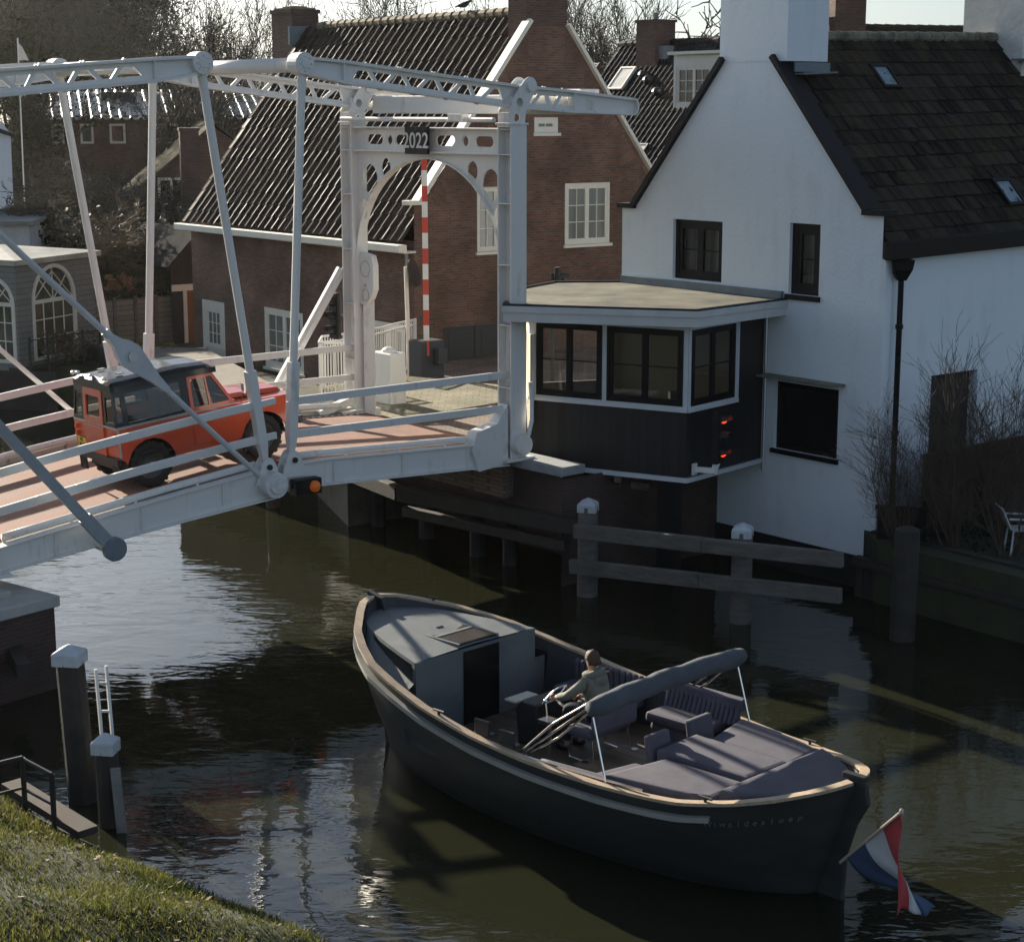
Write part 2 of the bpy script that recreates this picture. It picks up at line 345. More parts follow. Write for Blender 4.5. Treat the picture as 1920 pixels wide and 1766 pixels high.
sheet('ground', [(13, 24.5), (6.75, 32.6), (6.7, 33.7), (2.7, 38.9), (2.5, 35.5), (-2.3, 41.3), (-5.0, 43.5), (-8.5, 49.5), (-12.2, 57.6), (-14.9, 55.0), (-16.2, 56.5), (-60, 60), (-400, 130), (-400, 900), (900, 900), (900, 24.5)], 1.15, SOIL, thick=1.6)
# left bank with the grass slope
bank = [(-.9, 10), (-1.1, 14.4), (-1.4, 17.0), (-1.97, 18.28), (-3.32, 19.52), (-4.59, 20.66), (-5.86, 21.85), (-6.85, 23.0), (-8.6, 26.2), (-11.8, 33.6), (-26, 46), (-70, 52)]
def bank_side(y):
    for (a, b), (c, d) in zip(bank, bank[1:]):
        if b <= y <= d: return a + (c - a) * (y - b) / (d - b)
    return bank[0][0] if y < bank[0][1] else bank[-1][0]
mb = MB(); offs = [-.5, 0] + [.25 * k for k in range(1, 29)] + [9, 14, 40, 300]
def bank_z(o):
    xs = [-.5, 0, .5, 1.5, 3, 5, 8, 400]; zs = [-.5, .02, .28, .62, 1.05, 1.45, 1.7, 1.7]
    for i in range(len(xs) - 1):
        if o <= xs[i + 1]: return zs[i] + (zs[i + 1] - zs[i]) * (o - xs[i]) / (xs[i + 1] - xs[i])
    return zs[-1]
def bump2(x, y): return .05 * math.sin(x * 1.9 + y * .7) + .04 * math.sin(y * 2.3 - x) + .03 * math.sin(x * 4.1 + y * 3.3)
ys = [10 + .25 * i for i in range(64)] + [27, 29, 31, 33.5, 40, 50, 52]
rows = [[(bank_side(y) - o, y - o * .25, bank_z(o) + (bump2(bank_side(y) - o, y) if 0 < o < 20 else 0)) for o in offs] for y in ys]
mb.loft(rows, closed=False)
GRASSB = M('turf_soil', (.022, .03, .01), .95, var=.4, scale=2, bump=.8, bscale=12)
o = mb.build('river_bank', GRASSB, smooth=True); o['kind'] = 'structure'
# grass blades
random.seed(11); mb = MB()
GR = M('grass_blades', (.055, .085, .015), .6, var=.45, scale=1.3, island=.5, col2=(.18, .175, .042), trans=.4)
gx = []
for _ in range(70000):
    y = random.uniform(14.5, 24.0); off = random.random() ** 1.15 * 5.5
    x = bank_side(y) - off + random.uniform(-.08, .05); yy = y - off * .25
    dens = .5 + .5 * math.sin(x * 2.2 + 1.3 * yy) * math.sin(yy * 1.7 - x * .6)
    if random.random() > .72 + .6 * dens: continue
    z = bank_z(off) + bump2(bank_side(y) - off, y) - .01
    h = random.uniform(.04, .11) * (.6 + 1.0 * dens ** 2); a = random.uniform(0, 6.283); w = random.uniform(.004, .008)
    dx, dy = math.cos(a) * w, math.sin(a) * w; b = random.uniform(0, 6.283); l = h * random.uniform(.2, .9)
    mx, my = math.cos(b) * l, math.sin(b) * l
    mb.add([(x - dx, yy - dy, z), (x + dx, yy + dy, z), (x + dx * .8 + mx * .35, yy + dy * .8 + my * .35, z + h * .65), (x - dx * .8 + mx * .35, yy - dy * .8 + my * .35, z + h * .65), (x + mx, yy + my, z + h)], [(0, 1, 2, 3), (3, 2, 4)])
o = mb.build('grass', GR); o['kind'] = 'stuff'; o['label'] = 'short green grass on the sunlit river bank'
mb = MB()
LEAF = M('dry_leaf', (.17, .105, .06), .8, island=.5)
for _ in range(700):
    y = random.uniform(15, 24); off = random.uniform(.3, 5.3); x = bank_side(y) - off; yy = y - off * .25
    if math.sin(x * 1.4 + yy) + math.sin(yy * 1.1 - x * 2) < .2 and random.random() < .75: continue
    z = bank_z(off) + bump2(bank_side(y) - off, y) + random.uniform(.03, .09); a = random.uniform(0, 6.28); r = random.uniform(.025, .05); ti = random.uniform(-.5, .5)
    u = Vector((math.cos(a), math.sin(a), ti)) * r; v = Vector((-math.sin(a), math.cos(a), random.uniform(-.5, .5))) * r * .6; c = Vector((x, yy, z))
    mb.add([c - u, c - v, c + u, c + v], [(0, 1, 2, 3)])
o = mb.build('fallen_leaves', LEAF); o['kind'] = 'stuff'; o['label'] = 'dry brown leaves scattered over the grass bank'
# ================================================================== DRAWBRIDGE
RD = Vector((.777, .63, 0)).normalized(); CD = Vector((-RD.y, RD.x, 0)); BN = Vector((0, 34.6, 0)); BW = 5.3
def B(s, t, z): return BN + RD * s + CD * t + Vector((0, 0, z))
def BF(t): return Fr(((BN + CD * t).x, (BN + CD * t).y), (RD.x, RD.y))
def bpx(x, y, t=0): return BF(t).px(x, y)          # -> (s, z) on the plane of a girder
def deckz(s):
    k = [(-14, 1.75), (-10.6, 2.12), (-7.5, 2.55), (-5.35, 2.80), (-4.6, 2.82), (0, 2.64), (3, 2.5)]
    for (a, b), (c, d) in zip(k, k[1:]):
        if s <= c: return b + (d - b) * (s - a) / (c - a)
    return k[-1][1]
DECK = M('red_deck_surfacing', (.22, .112, .08), .9, var=.3, scale=1.6, bump=.35, bscale=60)
DECKG = M('grey_walkway_plate', (.17, .16, .14), .8, var=.2, bump=.3, bscale=40)
RUST = M('rusty_plate', (.12, .075, .05), .85, var=.5, scale=6)
br = thing('drawbridge', B(-5.3, BW / 2, 0), 'white steel double drawbridge with red deck carrying the red off-roader over the canal', 'drawbridge')
def girder(mb, t, s0, s1, h0, h1, out):
    n = 6; ss = [s0 + (s1 - s0) * i / n for i in range(n + 1)]
    for a, b, i in zip(ss, ss[1:], range(n)):
        ha = h0 + (h1 - h0) * i / n; hb = h0 + (h1 - h0) * (i + 1) / n
        for w, lo, hi in ((.05, None, 0), (.26, 0, 0)):
            pass
        za, zb = deckz(a) + .04, deckz(b) + .04
        mb.loft([[B(a, t - .05, za - ha), B(a, t + .05, za - ha), B(a, t + .05, za), B(a, t - .05, za)], [B(b, t - .05, zb - hb), B(b, t + .05, zb - hb), B(b, t + .05, zb), B(b, t - .05, zb)]])
        mb.loft([[B(a, t - .13, za - ha - .03), B(a, t + .13, za - ha - .03), B(a, t + .13, za - ha), B(a, t - .13, za - ha)], [B(b, t - .13, zb - hb - .03), B(b, t + .13, zb - hb - .03), B(b, t + .13, zb - hb), B(b, t - .13, zb - hb)]])
        mb.loft([[B(a, t - .11, za), B(a, t + .11, za), B(a, t + .11, za + .025), B(a, t - .11, za + .025)], [B(b, t - .11, zb), B(b, t + .11, zb), B(b, t + .11, zb + .025), B(b, t - .11, zb + .025)]])
def leaf(s0, s1, left):
    n = 10; ss = [s0 + (s1 - s0) * i / n for i in range(n + 1)]
    mb = MB()
    mb.loft([[B(s, .55, deckz(s) - .12), B(s, BW - .55, deckz(s) - .12), B(s, BW - .55, deckz(s)), B(s, .55, deckz(s))] for s in ss], 0)
    mb.loft([[B(s, .14, deckz(s) - .10), B(s, .545, deckz(s) - .10), B(s, .545, deckz(s) - .03), B(s, .14, deckz(s) - .03)] for s in ss], 1)
    mb.loft([[B(s, BW - .545, deckz(s) - .10), B(s, BW - .14, deckz(s) - .10), B(s, BW - .14, deckz(s) - .03), B(s, BW - .545, deckz(s) - .03)] for s in ss], 1)
    for s in ss[1::2]: mb.bar(B(s, .1, deckz(s) - .25), B(s, BW - .1, deckz(s) - .25), .1, .24, mi=2)
    for s in [s0 + .12 + .16 * k for k in range(int((s1 - s0 - .2) / .16))]: mb.box(B(s, .62, deckz(s) + .004), RD * .03, CD * .012, (0, 0, .006), 2); mb.box(B(s, BW - .62, deckz(s) + .004), RD * .03, CD * .012, (0, 0, .006), 2)
    deck = mb.build('bridge_leaf', [DECK, DECKG, WHITE], br)
    for t in (0, BW):
        sg = -1 if t == 0 else 1
        mb = MB(); girder(mb, t, s0, s1, .37 if left else .42, .50 if left else .42, sg)
        for s in (ss[2], ss[5], ss[8]): mb.box(B(s, t + sg * .075, deckz(s) - .18), RD * .012, CD * .03, (0, 0, .18))
        g = mb.build('girder', WHITE, deck, bevel=.008)
        # kerb tube
        mb = MB(); k0, k1 = (s0 + .25, s1 - .25)
        pts = [B(k0 + (k1 - k0) * i / 8, t - sg * .16, deckz(k0 + (k1 - k0) * i / 8) + .14) for i in range(9)]
        mb.tube(pts, .065, 10)
        for i in (0, 2, 4, 6, 8): mb.bar(pts[i], pts[i] - Vector((0, 0, .17)) + CD * sg * .12, .05, .02)
        mb.build('kerb_tube', WHITE, deck, smooth=True)
        # railing: two box rails that run past the hanger posts
        for h, nm in ((1.19, 'upper'), (.60, 'lower')):
            mb = MB(); a, b = (-11.2, -5.62) if left else (-5.02, -.1)
            nn = 8; q = [a + (b - a) * i / nn for i in range(nn + 1)]
            def zr(s):
                if left: return deckz(-5.5) + h + (.02 if h > 1 else 0) - (-5.5 - s) * .098 - (-5.5 - s) ** 2 * .006
                return deckz(-5) + h - .03 + (s + 5) * (.012 if h > 1 else .0) - .006 * (s + 5)
            off = t - sg * .02
            for i in range(nn):
                mb.bar(B(q[i], off, zr(q[i])), B(q[i + 1] + .01, off, zr(q[i + 1])), .075, .14, side=CD)
            x0 = -5.6 if left else -5.0
            mb.bar(B(x0, off, zr(x0)), B(x0 + (.3 if left else -.02), off, zr(x0) + .03), .06, .12, side=CD)
            mb.build('rail', WHITE, deck, bevel=.012)
    return deck
L1 = leaf(-10.6, -5.42, True); L2 = leaf(-5.18, -.15, False)
# road plate marks, rivets lines on the leaf edge
def hanger(parent, t, st, zt, sb, zb):
    sg = -1 if t == 0 else 1
    mb = MB(); p, q = B(st, t, zt), B(sb, t, zb); d = q - p; L = d.length; d.normalize()
    k = q - d * 1.72
    mb.tube([p, p + d * .25, p + d * .5, k], [.05, .085, .075, .075], 10)
    # square lower post with tapered foot
    ax = CD; ay = d.cross(CD).normalized()
    def sec(c, a, b): return [c + ax * a + ay * b, c - ax * a + ay * b, c - ax * a - ay * b, c + ax * a - ay * b]
    mb.loft([sec(k, .085, .085), sec(q - d * .42, .085, .085), sec(q - d * .06, .05, .045), sec(q + d * .1, .045, .04)])
    mb.tube([p - CD * .14, p + CD * .14], .11, 14); mb.tube([q - CD * .13, q + CD * .13], .085, 12)
    h = mb.build('hanger_rod', WHITE, parent, bevel=.01)
    mb = MB()
    def at(u, n, z): return B(sb + u, t + sg * (.09 + n), zb + z)
    mb.plate(at, [(-.26, -.30), (.26, -.30), (.13, .06)] + circle(0, .05, .115, n=8, a0=.3, a1=2.84) + [(-.13, .06)], n0=0, n1=.03)
    mb.plate(lambda u, n, z: B(sb + u, t - sg * (.09 + n), zb + z), [(-.26, -.30), (.26, -.30), (.13, .06)] + circle(0, .05, .115, n=8, a0=.3, a1=2.84) + [(-.13, .06)], n0=0, n1=.03)
    mb.build('hinge_plate', WHITE, h)
    mb = MB(); mb.tube([B(sb, t - .17, zb), B(sb, t + .17, zb)], .05, 12); mb.build('pin', IRON, h)
tipR = bpx(566, 121); tipL = bpx(374, 113)
for t in (0, BW):
    hanger(L2, t, tipR[0], tipR[1] - .02, -5.03, deckz(-5) + .14)
    hanger(L1, t, tipL[0], tipL[1] - .02, -5.55, deckz(-5.5) + .1)
# lower hub of the push rod at the leaf end
for t, sg in ((0, -1), (BW, 1)):
    mb = MB(); c = B(-5.52, t + sg * .18, deckz(-5.5) - .20)
    mb.tube([c - CD * .16, c + CD * .12 * -sg], [.23, .23], 20); mb.tube([c + CD * sg * .14, c + CD * sg * .2], .15, 16)
    mb.build('hinge_hub', M('chipped_white_paint', (.66, .66, .64), .5, var=.2, scale=9), L1, bevel=.015)
# push rods with flat eye
def push_rod(parent, t, p0, p1, eye):
    sg = -1 if t < 1 else 1; mb = MB()
    A, C = B(*p0), B(*p1); d = (C - A); L = d.length; d.normalize()
    e = A + d * L * eye; up = CD.cross(d)
    mb.tube([A, e - d * .62], .055, 10); mb.tube([e - d * .62, e - d * .5], .075, 10)
    mb.tube([e + d * .85, C], .05, 10)
    def at(u, n, z): return e + d * u + up * z + CD * n
    mb.plate(at, [(-.55, -.05), (-.32, -.10), (-.2, -.17)] + circle(-.02, 0, .21, n=9, a0=-1.9, a1=-1.2) + [(.2, -.17), (.6, -.08), (.88, -.05), (.88, .05), (.6, .08), (.2, .17)] + circle(-.02, 0, .21, n=9, a0=1.2, a1=1.9) + [(-.2, .17), (-.32, .1), (-.55, .05)], n0=-.06, n1=.06)
    o = mb.build('push_rod', M('blue_grey_rod', (.52, .54, .55), .45, var=.12) if sg < 0 else WHITE, parent, bevel=.012)
    mb = MB(); mb.tube([e - CD * .1, e + CD * .1], .085, 16); mb.tube([e - CD * .07, e + CD * .085], .12, 16)
    mb.build('eye_bolt', STEEL, o)
a = bpx(0, 440, -.3); b = bpx(487, 893, -.3); h = bpx(245, 672, -.3)
ex = (b[0] - a[0], b[1] - a[1]); a2 = (a[0] - ex[0] * .12, a[1] - ex[1] * .12)
push_rod(L1, -.3, (a2[0], -.3, a2[1]), (b[0], -.3, b[1]), (h[0] - a2[0]) / (b[0] - a2[0]))
fa = bpx(0, 655, BW + .2); fb = bpx(118, 757, BW + .2)
push_rod(L1, BW + .2, (fa[0] - .6 * (fb[0] - fa[0]), BW + .2, fa[1] - .6 * (fb[1] - fa[1])), (fb[0] + 1.0 * (fb[0] - fa[0]), BW + .2, fb[1] + 1.0 * (fb[1] - fa[1])), .02)
# lower drag bar with roller
mb = MB(); p = bpx(-30, 770, -.45); q = bpx(212, 1028, -.45); p, q = B(p[0], -.45, p[1]), B(q[0], -.45, q[1]); d = (q - p).normalized()
mb.bar(p, q - d * .55, .1, .17, side=CD); mb.bar(q - d * .75, q, .14, .22, side=CD)
o = mb.build('drag_bar', M('slate_grey_paint', (.3, .33, .35), .45, var=.15), L1, bevel=.012)
mb = MB(); mb.tube([q - CD * .12, q + CD * .02], .2, 20); mb.build('roller', LEAD, o, bevel=.02)
mb = MB(); mb.tube([q + CD * .02, q + CD * (BW + .9)], .11, 16); mb.build('cross_tube', WHITE, o, smooth=True)
# amber lamp under the crest
# ------------------------------------------------------------------ gate portals
def portal(s0, full=True):
    W = BW; ztop = 8.72; z0 = 2.35 if s0 > -2 else 1.75
    def b(s, t, z): return B(s0 + s, t, z)
    mb = MB()                                              # cross beam with slots, seen from both sides
    slots = []
    for a0, a1 in ((.55, 1.1), (1.75, 2.35), (3.15, 3.75), (4.2, 4.75)):
        slots.append([(a0 + .09, 8.29)] + [(a1 - .09, 8.29)] + circle(a1 - .09, 8.39, .1, n=6, a0=-1.2, a1=1.2) + [(a1 - .09, 8.49), (a0 + .09, 8.49)] + circle(a0 + .09, 8.39, .1, n=6, a0=1.94, a1=4.34))
    for cx in (1.42, 3.95): slots.append(circle(cx, 8.39, .1, n=12))
    mb.plate(lambda u, n, z: b(n, u, z), [(.17, 8.17), (W - .17, 8.17), (W - .17, 8.62), (.17, 8.62)], slots, n0=-.02, n1=.02)
    for z in (8.16, 8.63): mb.box(b(0, W / 2, z), RD * .16, CD * (W / 2 - .18), (0, 0, .015))
    mb.tube([b(-.35, .1, 8.80), b(-.35, W - .1, 8.80)], .05, 8); mb.box(b(-.35, 1.2, 8.84), RD * .09, CD * .22, (0, 0, .07))
    gp = mb.build('gate_portal', WHITE, br, bevel=.006)
    for t, sg in ((0, -1), (W, 1)):                           # H-section posts
        zb = z0 if t == 0 else z0 + .28
        mb = MB()
        for e in (-1, 1): mb.box(b(0, t + e * .19, (zb + ztop) / 2), RD * .19, CD * .018, (0, 0, (ztop - zb) / 2))
        mb.box(b(.0, t, (zb + ztop) / 2), RD * .018, CD * .172, (0, 0, (ztop - zb) / 2 - .01))
        for z in (3.75, 4.95, 6.1, 7.25, 8.16, 8.63): mb.box(b(0, t, z), RD * .186, CD * .171, (0, 0, .012))
        mb.box(b(0, t, ztop + .01), RD * .22, CD * .23, (0, 0, .02))
        mb.box(b(0, t, zb + .02), RD * .34, CD * .3, (0, 0, .03))
        p = mb.build('post', WHITE, gp, bevel=.006)
        # arched brace with round holes between the post and the beam
        mb = MB(); R = W / 2 - .21; arc = []
        cxx = W / 2; zc = 8.12 - 1.93
        for k in range(15):
            a_ = math.pi / 2 * k / 14
            arc.append((cxx - sg * -1 * 0, 0))
        pts = []
        for k in range(15):
            a_ = math.pi / 2 * k / 14; u = R * math.cos(a_); z = zc - .25 + 2.1 * math.sin(a_)
            pts.append((W / 2 + sg * u, z))
        top = [(W / 2 + sg * .02, 8.14), (W / 2 + sg * (W / 2 - .2), 8.14), (W / 2 + sg * (W / 2 - .2), zc - .4)]
        outer = [(W / 2 + sg * (W / 2 - .2), zc - .4)] + pts + [(W / 2, 8.14), (W / 2 + sg * (W / 2 - .2), 8.14)]
        e = W / 2 + sg * (W / 2 - .2)
        holes = [circle(e - sg * .43, 7.57, .27, .31, 18), circle(e - sg * 1.0, 7.82, .17, .2, 14), circle(e - sg * .2, 6.95, .12, .22, 12)]
        mb.plate(lambda u, n, z: b(n, u, z), outer, holes, n0=-.018, n1=.018)
        fl = [b(0, u, z) for u, z in pts]
        for a_, c_ in zip(fl, fl[1:]): mb.bar(a_, c_, .2, .02, side=RD)
        mb.build('arch_brace', WHITE, gp)
        # horn bracket that carries the balance beam
        mb = MB()
        horn = [(-.2, 8.66), (.16, 8.66), (.2, 8.95), (.33, 9.2), (.46, 9.36)] + circle(.30, 9.42, .17, n=8, a0=-.2, a1=2.4) + [(.05, 9.4), (-.1, 9.2), (-.2, 8.95)]
        hl = [circle(-.02, 8.84, .075, n=10), circle(.05, 9.12, .085, n=10)]
        for e in (-.17, .15): mb.plate(lambda u, n, z: b(u, t + n, z), horn, hl, n0=e, n1=e + .022)
        mb.box(b(-.19, t, 8.8), RD * .012, CD * .15, (0, 0, .14)); mb.box(b(-.12, t, 9.08), RD * .015, CD * .15, (0, 0, .16))
        mb.tube([b(.3, t - .24, 9.42), b(.3, t + .24, 9.42)], .1, 14)
        mb.build('bearing_bracket', WHITE, gp, bevel=.006)
        # curved foot with roller
        mb = MB()
        foot = [(-.2, 2.5), (-.2, 4.1), (-.12, 4.1), (.12, 3.7), (.16, 3.3), (.13, 2.95), (.06, 2.7), (-.02, 2.5)]
        if t == 0:
            mb.plate(lambda u, n, z: b(u - .02, t + n, z + (z0 - 2.35)), [(-1.05, 2.62), (-.95, 2.98), (-.45, 3.1), (-.2, 3.45), (-.18, 2.3), (-.9, 2.22)], n0=-.14, n1=.14)
            if full: mb.tube([b(-.02, -.2, z0 + .32), b(-.02, -.42, z0 + .32)], .2, 18)
            pts2 = [b(.26, -.24, z0 + 1.5), b(.27, -.27, z0 + 1.1), b(.22, -.33, z0 + .75), b(.1, -.38, z0 + .5)]
            if full: mb.tube(pts2, .045, 8)
            mb.build('foot_bracket', WHITE, gp, bevel=.01)
        else:
            mb.box(b(-.1, t, z0 + .2), RD * .5, CD * .3, (0, 0, .12)); mb.bar(b(-.2, t - .1, z0 + .55), b(-1.1, t - .1, z0 + .3), .2, .14)
            mb.build('foot_bracket', WHITE, gp, bevel=.01)
    if full:
        mb = MB(); mb.box(b(-.22, 2.72, 8.39), RD * .035, CD * .37, (0, 0, .27)); 
        add_text(mb, '2022', .43, b(-.258, 2.72, 8.375), -CD, (0, 0, 1), 1, .003, .004)
        mb.build('year_plate', [BLACKMATT, M('plate_numeral_white', (.6, .6, .58), .5)], gp)
    return gp
portal(0); portal(-10.75, False)
# ------------------------------------------------------------------ balance beams
def balance(right):
    s0 = 0 if right else -10.75; m = 1 if right else -1
    if right:
        tp = [bpx(552, 104), bpx(640, 113), bpx(975, 160), bpx(1060, 168), bpx(1185, 184)]
        bt = [bpx(560, 140), bpx(640, 158), bpx(960, 204), bpx(1060, 212), bpx(1178, 217)]
    else:
        q = [bpx(552, 104), bpx(640, 113), bpx(975, 160), bpx(1060, 168), bpx(1185, 184)]; r = [bpx(560, 140), bpx(640, 158), bpx(960, 204), bpx(1060, 212), bpx(1178, 217)]
        x0, z0 = bpx(383, 103); x1, z1 = bpx(0, 122); x2, z2 = bpx(372, 150); x3, z3 = bpx(0, 190)
        mir = lambda p: (-10.75 - p[0] + 0, p[1] - .0)
        tp = [mir(p) for p in q]; bt = [mir(p) for p in r]
        sh = x0 - tp[0][0]; sz = z0 - tp[0][1]
        tp = [(p[0] + sh, p[1] + sz + .02 * max(0, -6.6 - p[0])) for p in tp]; bt = [(p[0] + sh, p[1] + sz + .02 * max(0, -6.6 - p[0])) for p in bt]
    def lerp(pl, i, f): return (pl[i][0] + (pl[i + 1][0] - pl[i][0]) * f, pl[i][1] + (pl[i + 1][1] - pl[i][1]) * f)
    mb = MB(); ctr = [(tp[3][0] + (bt[4][0] - tp[3][0]) * f) for f in (0, 1)]
    a, b_, c, d = tp[3], tp[4], bt[4], bt[3]
    def blk(t): return [B(a[0] - .9 * m, t, a[1] - .1), B(b_[0] - .12 * m, t, b_[1] - .04), B(b_[0], t, (b_[1] + c[1]) / 2), B(c[0] - .12 * m, t, c[1] + .02), B(d[0] - .9 * m, t, d[1] - .02)]
    mb.loft([blk(.12), blk(BW - .12)])
    mb.box(B(b_[0] - .75 * m, .9, b_[1] + .12), RD * .25, CD * .5, (0, 0, .05))
    fr = mb.build('balance_frame', WHITE, br, bevel=.02)
    for t, sg in ((0, -1), (BW, 1)):
        mb = MB()
        for pl, off in ((tp, -.03), (bt, .03)):
            for p, q in zip(pl, pl[1:]):
                mb.bar(B(p[0], t, p[1] + off), B(q[0], t, q[1] + off), .24, .05, side=CD); mb.bar(B(p[0], t, p[1] + off * 2.4), B(q[0], t, q[1] + off * 2.4), .03, .12, side=CD)
        def solid(q): mb.loft([[B(x, t - .025, z) for x, z in q], [B(x, t + .025, z) for x, z in q]])
        solid([tp[0], tp[1], lerp(tp, 1, .12), lerp(bt, 1, .02), bt[1], bt[0]])
        e = tp[4], bt[4]
        solid([lerp(tp, 1, .86), lerp(tp, 2, .35), lerp(bt, 2, .25), lerp(bt, 1, .95)])
        rr = (tp[4][1] - bt[4][1]) / 2; cx = (tp[4][0] + bt[4][0]) / 2; cz = (tp[4][1] + bt[4][1]) / 2
        solid([lerp(tp, 3, .1), tp[4]] + [(cx + m * rr * .7 * math.sin(k * math.pi / 8), cz + rr * math.cos(k * math.pi / 8)) for k in range(1, 8)] + [bt[4], lerp(bt, 3, .1)])
        mb.loft([[B(cx + m * (rr * .7 * math.sin(k * math.pi / 8) + .01), t - .13, cz + rr * math.cos(k * math.pi / 8)), B(cx + m * (rr * .7 * math.sin(k * math.pi / 8) + .01), t + .13, cz + rr * math.cos(k * math.pi / 8)), B(cx + m * (rr * .7 * math.sin(k * math.pi / 8) - .03), t + .13, cz + rr * math.cos(k * math.pi / 8)), B(cx + m * (rr * .7 * math.sin(k * math.pi / 8) - .03), t - .13, cz + rr * math.cos(k * math.pi / 8))] for k in range(0, 9)])
        n = 8; f0, f1 = .12, .87
        for k in range(n):
            fa = f0 + (f1 - f0) * k / n; fb = f0 + (f1 - f0) * (k + 1) / n
            p, q = (lerp(tp, 1, fa), lerp(bt, 1, fb)) if k % 2 == 0 else (lerp(bt, 1, fa), lerp(tp, 1, fb))
            mb.bar(B(p[0], t, p[1]), B(q[0], t, q[1]), .035, .075, side=CD)
        for k in range(3):
            fa, fb = .3 + .65 * k / 3, .3 + .65 * (k + 1) / 3
            p, q = (lerp(bt, 2, fa), lerp(tp, 2, fb)) if k % 2 == 0 else (lerp(tp, 2, fa), lerp(bt, 2, fb))
            mb.bar(B(p[0], t, p[1]), B(q[0], t, q[1]), .035, .075, side=CD)
        for pa, pb in ((tp[1], bt[1]), (lerp(tp, 3, .1), lerp(bt, 3, .1))):
            mb.bar(B(pa[0], t, pa[1]), B(pb[0], t, pb[1]), .2, .03, side=CD)
        mb.build('balance_arm', WHITE, fr)
        mb = MB(); pc = (tp[0][0] + (.12 if right else -.1), (tp[0][1] + bt[0][1]) / 2 + .02)
        mb.tube([B(pc[0], t - .15, pc[1]), B(pc[0], t + .15, pc[1])], .19, 20)
        for k in range(8):
            an = k * math.pi / 4; mb.tube([B(pc[0] + .12 * math.cos(an), t + sg * .14, pc[1] + .12 * math.sin(an)), B(pc[0] + .12 * math.cos(an), t + sg * .18, pc[1] + .12 * math.sin(an))], .018, 6)
        mb.tube([B(pc[0], t + sg * .1, pc[1]), B(pc[0], t + sg * .17, pc[1])], .08, 14)
        mb.build('pivot_disc', WHITE, fr, bevel=.01)
    mb = MB(); pc = (tp[0][0] + (.12 if right else -.1), (tp[0][1] + bt[0][1]) / 2 + .02)
    mb.tube([B(pc[0], .1, pc[1] - .02), B(pc[0], BW - .1, pc[1] - .02)], .125, 20)
    mb.build('tip_tube', WHITE, fr, smooth=True)
balance(True); balance(False)
# far push rod of the right leaf: flat white strut from the far post
mb = MB(); p = BF(BW + .25).px(640, 505); q = BF(BW + .25).px(515, 735)
mb.bar(B(p[0], BW + .25, p[1]), B(q[0], BW + .25, q[1]), .1, .2, side=CD); mb.bar(B(p[0], BW + .19, p[1] + .02), B(q[0], BW + .19, q[1] + .02), .03, .06, side=CD)
mb.box(B(q[0], BW + .25, q[1]), RD * .16, CD * .07, (0, 0, .12))
mb.build('strut', WHITE, L2, bevel=.01)
def nav_light():
    x = bpx(570, 908, -.12); t = thing('navigation_light', B(x[0], -.3, x[1]), 'amber round lamp in a black box under the middle of the bridge', 'signal lamp')
    mb = MB(); mb.box(B(x[0] - .05, -.26, x[1]), RD * .27, CD * .11, (0, 0, .14)); mb.bar(B(x[0] - .35, -.2, x[1] + .05), B(x[0] - .2, -.25, x[1]), .16, .1); mb.build('housing', BLACK, t, bevel=.02)
    mb = MB(); c = B(x[0] + .06, -.38, x[1]); mb.ell(c, .105, .105, .105, 14, 8); mb.build('lens', emit('amber_lens', (.7, .17, .02), .05), t, smooth=True)
nav_light()
# ================================================================== BUILDINGS
def rect(u0, u1, z0, z1): return [(u0, z0), (u1, z0), (u1, z1), (u0, z1)]
def wall(mb, fr, outer, holes=(), depth=.12, mi=0, n=0.0):
    """wall face with window openings and reveals"""
    mb.plate(lambda u, k, z: fr.at(u, n + k, z), outer, holes, 0, 0, mi)
    for h in holes:
        L = len(h); ua = [fr.at(a, n, b) for a, b in h] + [fr.at(a, n - depth, b) for a, b in h]
        mb.add(ua, [(i, (i + 1) % L, L + (i + 1) % L, L + i) for i in range(L)], mi, [[(h[i][0], h[i][1]), (h[(i + 1) % L][0] + .02, h[(i + 1) % L][1]), (h[(i + 1) % L][0] + .1, h[(i + 1) % L][1] + .05), (h[i][0] + .1, h[i][1] + .05)] for i in range(L)])
def window(parent, fr, u0, u1, z0, z1, fm, gm, cas=2, cols=1, rows=2, n=-.06, fw=.07, sw=.055, bar=.022, sill=None, behind=None, name='window'):
    mb = MB(); d = .05
    for a, b, c, e in ((u0, u0 + fw, z0, z1), (u1 - fw, u1, z0, z1), (u0 + fw, u1 - fw, z0, z0 + fw), (u0 + fw, u1 - fw, z1 - fw, z1)): mb.fbox(fr, a, b, n - d, n + .02, c, e)
    W = (u1 - u0 - 2 * fw) / cas; gl = MB()
    for k in range(cas):
        a = u0 + fw + k * W; b = a + W; c, e = z0 + fw, z1 - fw
        for q in ((a, a + sw, c, e), (b - sw, b, c, e), (a + sw, b - sw, c, c + sw), (a + sw, b - sw, e - sw, e)): mb.fbox(fr, q[0], q[1], n - d, n + .006, q[2], q[3])
        a += sw; b -= sw; c += sw; e -= sw
        for i in range(1, cols): u = a + (b - a) * i / cols; mb.fbox(fr, u - bar / 2, u + bar / 2, n - .035, n, c, e)
        for j in range(1, rows): z = c + (e - c) * j / rows; mb.fbox(fr, a, b, n - .034, n - .001, z - bar / 2, z + bar / 2)
        gl.add([fr.at(a, n - .03, c), fr.at(b, n - .03, c), fr.at(b, n - .03, e), fr.at(a, n - .03, e)], [(0, 1, 2, 3)])
    if sill: mb.fbox(fr, u0 - .05, u1 + .05, n, .06, z0 - sill, z0 - .002)
    w = mb.build(name, fm, parent)
    gl.build('pane', gm, w)
    if behind:
        bk = MB(); bk.fbox(fr, u0 - .01, u1 + .01, n - .3, n - .28, z0 - .01, z1 + .01); bk.build('curtain', behind, w)
    return w
